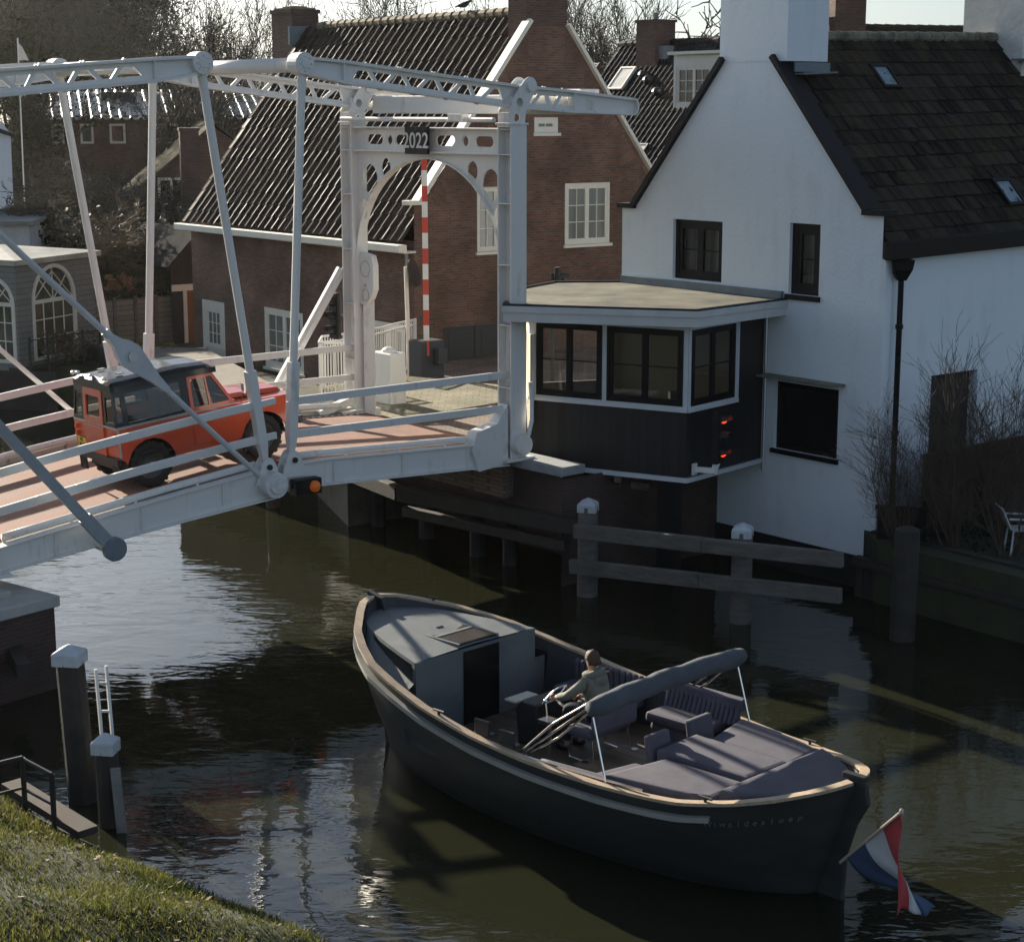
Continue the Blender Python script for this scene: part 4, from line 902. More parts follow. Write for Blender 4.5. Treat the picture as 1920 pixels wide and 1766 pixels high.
for px, w_, zt, py in ((1578, 1.02, 1.35, 62), (1506, .62, .62, 58)):
    p = Yp(px, py, 55.5); chimney(fh, (p.x, p.y), d2, w_, w_, p.z - 1.2, p.z + zt, BRICKD, .14, M('buff_pot', (.4, .33, .25), .8))
# ================================================================== SLOOP, HELMSMAN, FLAG
KB = .97
ba = Vector((.7215, -.6924, 0)).normalized(); bb = Vector((-ba.y, ba.x, 0))
Rb = Matrix((ba, bb, Vector((0, 0, 1)))).transposed()
bl = Vector((-2.06, 26.08, 0)); bloc = Vector((bl.x * KB, bl.y * KB, CAMZ * (1 - KB)))
boat = thing('sloop', bloc, 'dark open sloop with teak rail and purple grey cushions passing the drawbridge', 'boat', rot=Rb, scale=KB)
HULL = M('anthracite_hull', (.040, .043, .041), .5, var=.25, scale=1.6, stretch=(.5, 1, 3), spec=.25)
HDECK = M('grey_blue_deck_paint', (.12, .135, .14), .6, var=.15, bump=.15, bscale=80)
TEAK = M('oiled_teak', (.42, .32, .22), .5, var=.25, scale=5, stretch=(1, 6, 6))
TEAKF = planks('teak_floor', (.10, .07, .045), .09, 1, .6)
TEAKL = planks('teak_board', (.17, .12, .075), .07, 1, .5)
CUSH = M('purple_grey_suede', (.088, .083, .105), .85, var=.25, scale=3, bump=.25, bscale=60)
RUBR = M('grey_rubbing_strake', (.3, .29, .26), .5, var=.15)
NAVY = M('dark_canopy_cloth', (.075, .085, .1), .8, var=.2, scale=4, bump=.5, bscale=9)
BLEN = 8.5
HBT = [(0, .04), (.12, .34), (.3, .55), (.71, .97), (1.1, 1.22), (1.5, 1.42), (2.1, 1.55), (2.8, 1.66), (3.8, 1.71), (4.7, 1.68), (5.8, 1.57), (6.9, 1.38), (7.5, 1.12), (7.9, .87), (8.25, .55), (8.42, .3), (8.5, .06)]
def hb(s):
    for (a, b), (c, d) in zip(HBT, HBT[1:]):
        if s <= c: f = (s - a) / (c - a); return b + (d - b) * f
    return HBT[-1][1]
def zg(s):
    q = s / BLEN; z = .9
    if q < .75: z += 1.0 * (1 - q / .75) ** 2
    else: z += .35 * ((q - .75) / .25) ** 2
    return z
ST = [0, .06, .14, .3, .5, .75, 1.0, 1.3, 1.7, 2.15, 2.6, 3.1, 3.6, 4.2, 4.8, 5.4, 6.0, 6.5, 7.0, 7.4, 7.8, 8.1, 8.3, 8.42, 8.5]
def hullpt(s, h, sg):
    """h: 1 at the rail, 0 at the waterline, below 0 under water"""
    b = hb(s); z = -.28 + (zg(s) + .28) * h; q = s / BLEN
    fl = 1 - (1 - h) ** 1.6 * (.30 + .35 * (1 - q) ** 3 + .25 * q ** 6)
    x = s + .35 * (1 - h) * (1 - q) ** 4 - .5 * (1 - h) * q ** 6
    if h < 0: fl *= max(.0, 1 + h * 1.3)
    return Vector((x, sg * b * max(fl, .02), z))
HS = [1, .82, .6, .4, .2, 0, -.25, -.6]
mb = MB()
mb.loft([[hullpt(s, h, -1) for h in HS] + [hullpt(s, h, 1) for h in HS[::-1]] for s in ST], closed=False)
hull = mb.build('hull', HULL, boat, smooth=True, local=True)
# teak rail
def strip(mb, f_in, f_out, zoff, th, ss):
    for sg in (-1, 1):
        secs = []
        for s in ss:
            a, b = f_in(s, sg), f_out(s, sg); secs.append([a + Vector((0, 0, zoff)), b + Vector((0, 0, zoff)), b + Vector((0, 0, zoff + th)), a + Vector((0, 0, zoff + th))])
        mb.loft(secs)
def off(s, sg, d, z=None):
    s0, s1 = max(0, s - .04), min(BLEN, s + .04); t = Vector((s1 - s0, hb(s1) - hb(s0), 0)).normalized(); n = Vector((-t.y, t.x, 0))
    p = Vector((s, hb(s), 0)) + n * d
    return Vector((p.x, sg * max(p.y, .01), zg(s) if z is None else z))
fine = [0.02 + (BLEN - .04) * i / 90 for i in range(91)]
mb = MB(); strip(mb, lambda s, g: off(s, g, -.075), lambda s, g: off(s, g, .04), 0, .04, fine); rail = mb.build('rail', TEAK, boat, local=True)
mb = MB(); sf = [s for s in fine if .35 < s < 7.3]; strip(mb, lambda s, g: off(s, g, -.05) + Vector((0, 0, 0)), lambda s, g: off(s, g, .055), -.2, .065, sf); mb.build('rubbing_strake', RUBR, boat, local=True, smooth=False)
# bulwark lining, foredeck, floor
mb = MB()
for sg in (-1, 1):
    mb.loft([[off(s, sg, -.10), off(s, sg, -.13, zg(s) - .16)] for s in fine], closed=False)
    mb.loft([[off(s, sg, -.13, zg(s) - .16), off(s, sg, -.2, .5)] for s in fine if 2.1 < s < 6.9], closed=False)
mb.build('bulwark', M('dark_grey_lining', (.035, .037, .042), .6), boat, local=True)
def roofw(s): return min(hb(s) - .16, .30 + .9 * min(1, max(0, (s - .15) / 2.05)) ** .62)
def roofz(s): return 1.60 + .14 * (1 - s / 2.2) ** 1
mb = MB(); ss = [.2 + 1.96 * i / 16 for i in range(17)]
for sg in (-1, 1):
    mb.loft([[Vector((s, sg * roofw(s), min(roofz(s), zg(s) - .02) if s > .9 else roofz(s))), off(s, sg, -.13, min(zg(s) - .14, roofz(s)))] for s in ss], closed=False)
mb.loft([[Vector((s, -roofw(s), roofz(s))), Vector((s, 0, roofz(s) + .03)), Vector((s, roofw(s), roofz(s)))] for s in ss], closed=False)
mb.loft([[off(s, -1, -.12, roofz(s) - .02), off(s, 1, -.12, roofz(s) - .02)] for s in (.03, .1, .2)], closed=False)
for sg in (-1, 1):
    mb.loft([[Vector((s, sg * roofw(s), roofz(s))), Vector((s, sg * (roofw(s) + .015), zg(s) - .2))] for s in ss], closed=False)
mb.abox(2.14, 2.18, -roofw(2.15), -.28, .5, 1.6); mb.abox(2.14, 2.18, .42, roofw(2.15), .5, 1.6); mb.abox(2.14, 2.18, -.28, .42, 1.56, 1.6)
for sg in (-1, 1):
    mb.add([(2.16, sg * roofw(2.15), 1.15), (2.16, sg * (hb(2.15) - .14), 1.15), (2.16, sg * (hb(2.15) - .16), .5), (2.16, sg * roofw(2.15), .5)], [(0, 1, 2, 3)])
fd = mb.build('foredeck', HDECK, boat, local=True)
mb = MB()
for sg in (-1, 1):
    mb.loft([[Vector((s, sg * (roofw(s) + .022), roofz(s) - .04)), Vector((s, sg * (roofw(s) + .03), max(zg(s) - .11, roofz(s) - .36)))] for s in [.75 + 1.36 * i / 10 for i in range(11)]], closed=False)
mb.build('cabin_window', GLASSD, fd, local=True)
mb = MB(); mb.abox(1.15, 2.1, -.3, .45, 1.63, 1.665); mb.build('hatch', M('smoked_hatch', (.05, .04, .03), .12, var=.3), fd, local=True, bevel=.01)
mb = MB()
for y in (-.31, .46): mb.abox(1.12, 2.13, y - .02, y + .02, 1.62, 1.67)
mb.abox(1.6, 1.66, -.3, .45, 1.64, 1.675); mb.tube([(1.35, .0, 1.68), (1.35, .12, 1.68)], .02, 6); mb.build('hatch_frame', HDECK, fd, local=True)
mb = MB(); mb.abox(2.17, 2.2, -.28, .42, .5, 1.56); mb.build('cabin_door', M('black_cabin_door', (.008, .008, .008), .2), fd, local=True)
mb = MB(); fl = [(s, hb(s) - .2) for s in fine if 2.1 < s < 6.9]
P = [(s, -w) for s, w in fl] + [(s, w) for s, w in fl[::-1]]; mb.add([(a, b, .5) for a, b in P], [tuple(range(len(P)))]); mb.build('floor', TEAKF, boat, local=True)
# stem post and rudder head
mb = MB(); mb.loft([[Vector((-.1, y, 1.98)), Vector((.22, y, 1.92)), Vector((.30, y, 1.72)), Vector((.0, y, 1.6))] for y in (-.045, .045)]); mb.loft([[Vector((-.02 + .3 * k / 8, y, 1.9 - 2.2 * k / 8)) for y in (-.05, .05)] + [Vector((.12 + .3 * k / 8, y, 1.9 - 2.2 * k / 8)) for y in (.06, -.06)] for k in range(9)]); mb.build('stem', IRON, boat, local=True, bevel=.01)
mb = MB(); mb.abox(8.3, 8.62, -.05, .05, 1.27, 1.34); mb.loft([[Vector((x, y, z)) for y in (-.04, .04)] + [Vector((x2, y, z)) for y in (.04, -.04)] for x, x2, z in ((8.42, 8.62, 1.24), (8.4, 8.66, 1.0), (8.2, 8.5, .7), (7.95, 8.38, .3), (7.75, 8.35, -.2), (7.6, 8.4, -.6))]); mb.build('rudder', HULL, boat, local=True, bevel=.015)
# helm: console, wheel, seat
mb = MB(); mb.loft([[Vector((x, y, z)) for x, y in ((3.15 + d, -.3), (3.6, -.3), (3.6, .28), (3.15 + d, .28))] for z, d in ((.5, .1), (1.0, .05), (1.12, .16))]); con = mb.build('helm_console', IRON, boat, local=True, bevel=.03)
mb = MB(); mb.abox(3.1, 3.3, -.4, .05, 1.1, 1.125); mb.build('chart_shelf', M('pale_shelf', (.5, .48, .4), .5), con, local=True)
mb = MB(); wc = Vector((3.66, .02, 1.14)); wx = Vector((.5, 0, .86)); wy = Vector((0, 1, 0))
mb.tube([wc + (wx * math.cos(a) + wy * math.sin(a)) * .25 for a in [2 * math.pi * k / 20 for k in range(20)]], .016, 6, closed=True)
for k in range(3): a = 2.1 * k + .4; mb.tube([wc, wc + (wx * math.cos(a) + wy * math.sin(a)) * .25], .012, 6)
mb.tube([wc, wc - wy.cross(wx) * -.2], .03, 8); mb.build('steering_wheel', CHROME, con, local=True)
mb = MB(); mb.abox(3.92, 4.12, -.62, -.42, 1.02, 1.08); mb.tube([(4.05, -.52, .5), (4.05, -.52, 1.02)], .035, 8)
mb.tube([(3.98, -.5, 1.08), (3.95, -.5, 1.3)], .015, 6); mb.ell((3.95, -.5, 1.31), .03, .03, .03, 8, 6)
mb.build('throttle_stand', CHROME, con, local=True)
mb = MB(); mb.abox(4.18, 4.62, -.35, .5, .86, 1.0); mb.abox(4.6, 4.72, -.35, .5, .95, 1.3); st = mb.build('helm_seat', CUSH, boat, local=True, bevel=.05)
mb = MB()
for y in (-.3, .42): mb.tube([(4.25, y, .86), (4.2, y, .55), (4.65, y, .53), (4.6, y, .86)], .02, 6)
mb.build('seat_leg', CHROME, st, local=True)
# benches and sun deck cushions
mb = MB(); mb.abox(4.45, 5.5, .95, 1.45, .78, .93); mb.abox(4.5, 5.4, 1.0, 1.4, .5, .78); be = mb.build('bench', CUSH, boat, local=True, bevel=.05)
mb = MB(); n = 16
for k in range(n): x = 4.45 + 1.25 * k / n; mb.loft([[Vector((x + .005, 1.33, .9)), Vector((x + 1.25 / n - .005, 1.33, .9)), Vector((x + 1.25 / n - .005, 1.47, 1.26)), Vector((x + .005, 1.47, 1.26))], [Vector((x + .005, 1.46, .9)), Vector((x + 1.25 / n - .005, 1.46, .9)), Vector((x + 1.25 / n - .005, 1.56, 1.26)), Vector((x + .005, 1.56, 1.26))]])
mb.abox(4.4, 5.75, 1.44, 1.58, 1.1, 1.26); mb.build('backrest', CUSH, be, local=True, bevel=.03)
mb = MB(); mb.abox(2.7, 4.0, 1.0, 1.5, .75, .9)
for k in range(12): x = 2.7 + 1.3 * k / 12; mb.abox(x + .01, x + .1, 1.44, 1.53, .88, 1.2)
mb.build('side_cushion', CUSH, boat, local=True, bevel=.04)
mb = MB(); mb.tube([Vector((s, -(hb(s) - .24), .86)) for s in [4.75 + 1.1 * k / 8 for k in range(9)]], .1, 10); mb.build('side_bolster', CUSH, boat, local=True, smooth=True)
mb = MB(); mb.abox(4.55, 5.5, -.62, .42, .5, .62); tb = mb.build('engine_box', TEAKL, boat, local=True, bevel=.01)
mb = MB()
for x, y in ((4.65, -.5), (5.38, -.5), (5.38, .3), (4.8, .34)): mb.tube([(x, y, .62), (x, y, .64)], .05, 10)
mb.build('lid_lock', CHROME, tb, local=True)
def cushion(P, z0, z1, nm='sun_cushion'):
    mb = MB(); c = Vector((sum(p[0] for p in P) / len(P), sum(p[1] for p in P) / len(P), 0)); L = len(P)
    secs = []
    for z, k in ((z0, .985), (z1 - .04, 1.0), (z1, .985), (z1 + .015, .9), (z1 + .02, .5)):
        secs.append([(c + (Vector((p[0], p[1], 0)) - c) * k) + Vector((0, 0, z)) for p in P])
    mb.loft(secs); mb.build(nm, CUSH, boat, local=True, smooth=False, bevel=.02)
def edge(s0, s1, sg, d=.17, n=6): return [(s0 + (s1 - s0) * k / n, sg * (hb(s0 + (s1 - s0) * k / n) - d)) for k in range(n + 1)]
cushion(edge(5.75, 7.2, -1) + [(7.2, -.42), (5.95, -.42)], .74, 1.0)
cushion([(5.75, -.38), (7.2, -.4), (7.25, .38), (5.75, .42)], .76, 1.06)
cushion([(5.95, .46), (7.25, .42)] + edge(5.75, 7.2, 1)[::-1], .76, 1.02)
cushion(edge(7.25, 8.15, -1) + edge(7.3, 8.15, 1)[::-1], .82, 1.1)
cushion(edge(5.45, 5.73, -1) + [(5.8, -.6), (5.62, -.6)], .7, .9)
for y0, y1 in ((-.42, .0), (.42, .88)):
    mb = MB(); mb.loft([[Vector((5.62, y, .8)), Vector((5.74, y, .8)), Vector((5.66, y, 1.22)), Vector((5.56, y, 1.2))] for y in (y0, y1)]); mb.build('headrest', CUSH, boat, local=True, bevel=.03)
# folded canopy and its frame
mb = MB(); ys = [-1.5 + 3.08 * k / 14 for k in range(15)]
mb.tube([Vector((5.62 + .02 * math.sin(k * 1.7), y, 1.83 + .04 * math.sin((y + 1.5) / 3.08 * math.pi) + .004 * math.sin(k * 2.3))) for k, y in enumerate(ys)], [(.10 if k in (0, 14) else .132) + .004 * math.sin(k * 2.1) for k in range(15)], 12)
can = mb.build('folded_canopy', NAVY, boat, local=True, smooth=True)
for sg in (-1, 1):
    mb = MB(); y = sg * 1.46; g = sg * 1.47
    mb.tube([(5.62, y, 1.75), (5.85, g, .95)], .016, 6)
    for dz, dx in ((.1, 0), (0, .05), (-.1, .1)): mb.tube([(5.56, y, 1.83 + dz * .6), (5.0 + dx, sg * 1.5, 1.42 + dz * .8), (4.42 + dx, sg * 1.52, .96)], .014, 6)
    mb.tube([(4.38, sg * 1.56, .97), (6.4, sg * 1.42, .97)], .018, 6)
    mb.build('canopy_frame', CHROME, can, local=True)
mb = MB()
for s in (3.85, 4.28):
    y = -(hb(s) - .12); mb.abox(s - .13, s + .13, y - .02, y + .02, zg(s) + .04, zg(s) + .24); mb.abox(s - .13, s + .13, y - .03, y + .12, zg(s) + .035, zg(s) + .06)
mb.build('folding_step', IRON, boat, local=True, bevel=.01)
mb = MB()
for s, sg in ((.5, 1), (2.9, 1), (3.1, -1), (6.9, 1), (7.2, -1)):
    p = off(s, sg, -.03); mb.tube([p + Vector((-.1, 0, .09)), p + Vector((.1, 0, .09))], .018, 6); mb.tube([p + Vector((0, 0, .03)), p + Vector((0, 0, .09))], .02, 6)
mb.build('cleat', IRON, boat, local=True)
# faint name on the quarter
mb = MB(); txt = 'Wiwaldesloep'
for k, chx in enumerate(txt):
    s = 7.25 + .085 * k; a = hullpt(s, .8, -1); b = hullpt(s + .05, .8, -1); u = hullpt(s, .84, -1)
    add_text(mb, chx, .115, a + Vector((0, -.008, 0)), b - a, u - a, 0, .002)
mb.build('boat_name', M('grey_lettering', (.16, .16, .155), .5), hull, local=True)
# ------------------------------------------------------------------ helmsman
pz = .5
man = thing('person', boat.location + Rb @ Vector((4.28, .1, pz)) * KB, 'helmsman in a sage green hooded jacket sitting at the wheel of the sloop', 'person', rot=Rb, scale=KB)
def skin(name, V, E, R, mat, parent, root=0, sub=2):
    me = bpy.data.meshes.new(name); me.from_pydata([tuple(v) for v in V], E, []); o = bpy.data.objects.new(name, me); COL.objects.link(o)
    sk = o.modifiers.new('skin', 'SKIN'); sk.use_smooth_shade = True
    for i, r in enumerate(R):
        d = me.skin_vertices[0].data[i]; d.radius = r if isinstance(r, tuple) else (r, r); d.use_root = (i == root); d.use_loose = False
    sb = o.modifiers.new('sub', 'SUBSURF'); sb.levels = sub; sb.render_levels = sub
    dg = bpy.context.evaluated_depsgraph_get(); me2 = bpy.data.meshes.new_from_object(o.evaluated_get(dg)); o.modifiers.clear(); o.data = me2
    me2.materials.clear(); me2.materials.append(mat); me2.polygons.foreach_set('use_smooth', [True] * len(me2.polygons))
    o.parent = parent; XF[o.name] = XF[parent.name]; return o
SKIN = M('skin', (.50, .29, .21), .55, var=.08); JACK = M('sage_green_jacket', (.2, .2, .155), .8, var=.14, scale=8, bump=.5, bscale=14)
TROU = M('dark_jeans', (.02, .022, .03), .85); HAIR = M('brown_hair', (.085, .045, .022), .6, var=.4, scale=25, bump=.8, bscale=60)
# local axes: -x is forward (towards the bow)
def chain(V, E, R, pts, start=None):
    p = start
    for v, r in pts:
        V.append(Vector(v)); R.append(r); i = len(V) - 1
        if p is not None: E.append((p, i))
        p = i
    return p
V, E, R = [], [], []
root = chain(V, E, R, [((0.09, 0, .66), (.14, .16))])
wst = chain(V, E, R, [((.08, 0, .76), (.12, .15)), ((.05, 0, .88), (.12, .165)), ((.0, 0, 1.0), (.115, .175)), ((-.01, 0, 1.10), (.07, .09)), ((-.02, 0, 1.16), .055)], root)
chest = 3
hd = chain(V, E, R, [((-.03, 0, 1.22), .075), ((-.035, 0, 1.30), (.098, .078)), ((-.03, 0, 1.37), (.094, .075)), ((-.02, 0, 1.42), (.05, .045))], wst)
hands = {}
for sg, el, wr, hand in ((-1, (-.19, -.32, .84), (-.42, -.27, .76), (-.49, -.25, .745)), (1, (-.12, .30, .78), (-.36, .20, .68), (-.43, .17, .67))):
    e = chain(V, E, R, [((-.01, sg * .17, 1.05), .066), ((-.03, sg * .225, 1.0), .06), (el, .048), (wr, .033), (hand, (.042, .02))], chest)
    hands[sg] = (Vector(wr), Vector(hand))
for sg in (-1, 1):
    chain(V, E, R, [((.0, sg * .10, .64), .09), ((-.36, sg * .14, .62), .068), ((-.34, sg * .14, .12), .046), ((-.36, sg * .14, .05), .05), ((-.5, sg * .15, .04), (.045, .03))], root)
body = skin('body', V, E, R, SKIN, man)
# five curled fingers on each hand
for sg in (-1, 1):
    wr, hn = hands[sg]; d = (hn - wr).normalized(); sd = Vector((0, 1, 0)); sd = (sd - d * sd.dot(d)).normalized(); up = d.cross(sd) * (1 if d.cross(sd).z > 0 else -1)
    V, E, R = [], [], []; V.append(hn - d * .03); R.append(.022)
    for k, (o_, l_) in enumerate(((-.033, .075), (-.011, .085), (.012, .08), (.033, .062))):
        chain(V, E, R, [(hn + sd * o_ + d * .02, .0095), (hn + sd * o_ + d * (.02 + l_ * .45) - up * .006, .0085), (hn + sd * o_ + d * (.02 + l_ * .62) - up * .035, .008), (hn + sd * o_ + d * (.02 + l_ * .4) - up * .055, .0065)], 0)
    chain(V, E, R, [(hn - d * .03 - sd * sg * -.035, .012), (hn + d * .01 - sd * sg * -.06 - up * .012, .0095), (hn + d * .035 - sd * sg * -.055 - up * .035, .008)], 0)
    skin('fingers', V, E, R, SKIN, body, 0, 1)
# head details
mb = MB(); mb.ell((-.132, 0, 1.275), .02, .014, .026, 8, 6)
for sg in (-1, 1): mb.ell((-.02, sg * .081, 1.285), .026, .012, .034, 8, 6)
mb.build('face_features', SKIN, body, local=True, smooth=True)
mb = MB()
for sg in (-1, 1): mb.ell((-.123, sg * .033, 1.31), .012, .016, .011, 8, 6)
mb.abox(-.128, -.118, -.028, .028, 1.228, 1.234); mb.build('eyes_and_mouth', M('eye_dark', (.03, .018, .015), .4), body, local=True)
mb = MB(); secs = []
random.seed(3)
for j in range(9):
    t = j / 8; row = []
    for k in range(18):
        a = 2 * math.pi * k / 18; c = math.cos(a)          # a=0 is forward (-x)
        zl = 1.355 if c > .55 else (1.31 if c > -.1 else 1.255)
        th = t * math.pi / 2; rr = math.cos(th)
        x = -.025 - .118 * rr * c; y = .1 * rr * math.sin(a); z = zl + (1.445 - zl) * math.sin(th)
        nz = random.uniform(-.006, .008); row.append(Vector((x + nz, y + nz, z + nz)))
    secs.append(row)
mb.loft(secs); mb.build('hair', HAIR, body, local=True, smooth=True)
V, E, R = [], [], []
root = chain(V, E, R, [((0.09, 0, .60), (.165, .195))])
tp_ = chain(V, E, R, [((.085, 0, .72), (.158, .19)), ((.05, 0, .85), (.155, .19)), ((.01, 0, .98), (.145, .2)), ((0, 0, 1.08), (.10, .12)), ((-.005, 0, 1.14), (.085, .085))], root)
for sg, el, wr in ((-1, (-.19, -.32, .84), (-.41, -.272, .765)), (1, (-.12, .30, .78), (-.35, .205, .685))):
    m1 = (Vector((-.03, sg * .23, 1.0)) + Vector(el)) / 2; m2 = (Vector(el) + Vector(wr)) / 2
    chain(V, E, R, [((-.01, sg * .18, 1.04), .088), ((-.03, sg * .235, .99), .08), (m1, .074), (el, .066), (m2, .06), (wr, .05)], 3)
jk = skin('jacket', V, E, R, JACK, man)
mb = MB(); mb.tube([Vector((-.015 + .105 * math.cos(a) * 1.1, .105 * math.sin(a), 1.115 + .03 * math.cos(a))) for a in [2 * math.pi * k / 14 for k in range(14)]], [.05 + .025 * max(0, math.cos(2 * math.pi * k / 14)) for k in range(14)], 8, closed=True); mb.ell((.12, 0, 1.06), .075, .125, .10, 12, 8); mb.build('hood', JACK, jk, local=True, smooth=True)
V, E, R = [], [], []
root = chain(V, E, R, [((.08, 0, .64), (.15, .165))])
for sg in (-1, 1): chain(V, E, R, [((.0, sg * .10, .64), .105), ((-.36, sg * .14, .62), .08), ((-.34, sg * .14, .12), .062)], root)
skin('trousers', V, E, R, TROU, man)
mb = MB()
for sg in (-1, 1): mb.ell((-.42, sg * .145, .05), .15, .055, .055, 10, 6)
mb.build('shoes', IRON, man, local=True, smooth=True)
# ------------------------------------------------------------------ flag at the stern
fb_ = XF[boat.name] @ Vector((8.42, -.2, .28)); ft = XF[boat.name] @ Vector((9.46, -.61, 1.32))
flag = thing('stern_flag', fb_, 'red white and blue tricolour flag drooping from the staff behind the sloop', 'flag')
mb = MB(); mb.tube([fb_, ft], .018, 8); mb.ell(ft, .03, .03, .04, 8, 6); mb.build('flagstaff', M('varnished_staff', (.5, .42, .34), .4), flag)
mb = MB(); NA, NB = 24, 30; cols = []
sd_ = (ft - fb_).normalized(); hl_ = (ft - fb_).length * .86
for i in range(NA + 1):
    a = i / NA; S_ = ft - sd_ * (.03 + hl_ * a); col = []
    ex_ = .0 + .50 * a - .02 * math.sin(a * 9); E_ = ft + Vector((ex_, .05 + .22 * a, -1.22 - .05 * a + .05 * math.sin(a * 7)))
    M1 = S_ + Vector((.05 + .25 * a, .03, -.30 - .22 * a)); M2 = ft + Vector((.0 + .42 * min(a, .36) + .06 * a, .03 + .25 * a, -.75 - .18 * a))
    for j in range(NB + 1):
        b = j / NB; p = S_ * (1 - b) ** 3 + M1 * (3 * b * (1 - b) ** 2) + M2 * (3 * b * b * (1 - b)) + E_ * b ** 3
        p += Vector((.012 * math.sin(b * 9 + a * 4), .035 * math.sin(a * 17 + b * 4) * min(1, 3 * b), 0)); col.append(p)
    cols.append(col)
b0 = 0
mb.v = [p for c in cols for p in c]
for i in range(NA):
    for j in range(NB):
        mb.f.append([i * (NB + 1) + j, (i + 1) * (NB + 1) + j, (i + 1) * (NB + 1) + j + 1, i * (NB + 1) + j + 1]); mb.m.append(0 if i < NA / 3 else (1 if i < 2 * NA / 3 else 2))
o = mb.build('cloth', [M('flag_red', (.42, .055, .06), .8), M('flag_white', (.55, .56, .57), .8), M('flag_blue', (.05, .085, .16), .8)], flag, smooth=True)
sm = o.modifiers.new('thick', 'SOLIDIFY'); sm.thickness = .003
# ================================================================== RED OFF-ROADER
r0 = B(-7.24, .98, 0); s_rear, s_front = -7.24, -4.98
zr_, zf_ = deckz(s_rear), deckz(s_front)
fw = (RD * (s_front - s_rear) + Vector((0, 0, zf_ - zr_))).normalized(); lf = CD.copy(); upv = fw.cross(lf).normalized()
Rc = Matrix((fw, lf, upv)).transposed()
CW = .66                                                  # half track
cloc = B((s_rear + s_front) / 2, 1.0 + CW, (zr_ + zf_) / 2 + .012)
car = thing('off_roader', cloc, 'red vintage off-road car with black hardtop driving over the bridge', 'car', rot=Rc)
CR = M('red_car_paint', (.46, .055, .012), .3, var=.06, coat=.5); CB_ = M('black_gloss_roof', (.006, .007, .009), .2, spec=.4, var=.2)
GREYT = M('galvanised_capping', (.36, .36, .35), .4, metal=.5); TYRE = M('rubber_tyre', (.018, .017, .016), .85, bump=.3)
wb = 1.12; X0, X1 = -1.72, 1.86; YB = .8; ZB, ZW, ZT = .52, 1.16, 1.93
RA = .47
def side_profile(sg):
    """lower body side with wheel arches"""
    def arch(cx, r, n=9): return [(cx + r * math.cos(math.pi - math.pi * k / n), .40 + r * math.sin(math.pi - math.pi * k / n)) for k in range(n + 1)]
    rear = [(X0, ZW), (X0, .62), (-wb - RA - .02, .55)] + [(p[0], max(p[1], .5)) for p in arch(-wb, RA)] + [(-.55, .46), (.55, .46)] + [(p[0], max(p[1], .5)) for p in arch(wb + .02, RA)] + [(X1 - .06, .62), (X1, .68), (X1, 1.02), (X1 - .08, 1.08), (.62, 1.12), (.60, ZW)]
    return rear
body_mb = MB()
for sg in (-1, 1):
    body_mb.plate(lambda u, n, z: Vector((u, sg * (YB - n) * (1 if z < ZW - .15 else 1), z)), side_profile(sg), (), 0, .03)
# tops, ends
body_mb.abox(X0, X0 + .03, -YB, -.36, .62, ZW); body_mb.abox(X0, X0 + .03, .36, YB, .62, ZW)
for sg in (-1, 1):
    body_mb.loft([[Vector((x, sg * YB, z)), Vector((x, sg * .47, z + .01))] for x, z in ((.62, 1.12), (1.3, 1.1), (X1 - .08, 1.08), (X1, 1.02))], closed=False)
body_mb.loft([[Vector((x, -.47, z)), Vector((x, -.4, z + .07)), Vector((x, 0, z + .1)), Vector((x, .4, z + .07)), Vector((x, .47, z))] for x, z in ((.62, 1.17), (1.3, 1.13), (X1 - .12, 1.09), (X1 - .08, 1.05), (X1 - .07, .7))], closed=False)
body_mb.abox(X1 - .04, X1 - .005, -YB + .01, YB - .01, .62, 1.02)
body_mb.abox(.56, .62, -.78, .78, .9, 1.2)
cb = body_mb.build('body', CR, car, local=True, bevel=.012)
mb = MB(); mb.abox(X0 + .05, X1 - .1, -.42, .42, .38, .58); mb.abox(-1.5, .6, -.76, .76, .55, .58)
mb.abox(X0 - .06, X0 + .02, -.8, .8, .5, .62); mb.abox(X1 + .02, X1 + .1, -.8, .8, .5, .64)
for x in (-wb, wb): mb.tube([(x, -.6, .4), (x, .6, .4)], .07, 8); mb.ell((x, .1, .4), .16, .16, .16, 10, 8)
for sg in (-1, 1):
    mb.loft([[Vector((-wb + RA * math.cos(math.pi * k / 8), sg * y, .40 + RA * math.sin(math.pi * k / 8))) for y in (.3, .78)] for k in range(9)], closed=False)
    mb.loft([[Vector((wb + RA * math.cos(math.pi * k / 8), sg * y, .40 + RA * math.sin(math.pi * k / 8))) for y in (.3, .78)] for k in range(9)], closed=False)
mb.build('chassis', IRON, car, local=True)
mb = MB()
for sg in (-1, 1): mb.abox(X0 - .02, X0 + .0, sg * .62 - .13, sg * .62 + .13, .26, .62)
mb.build('mudflap', TYRE, car, local=True)
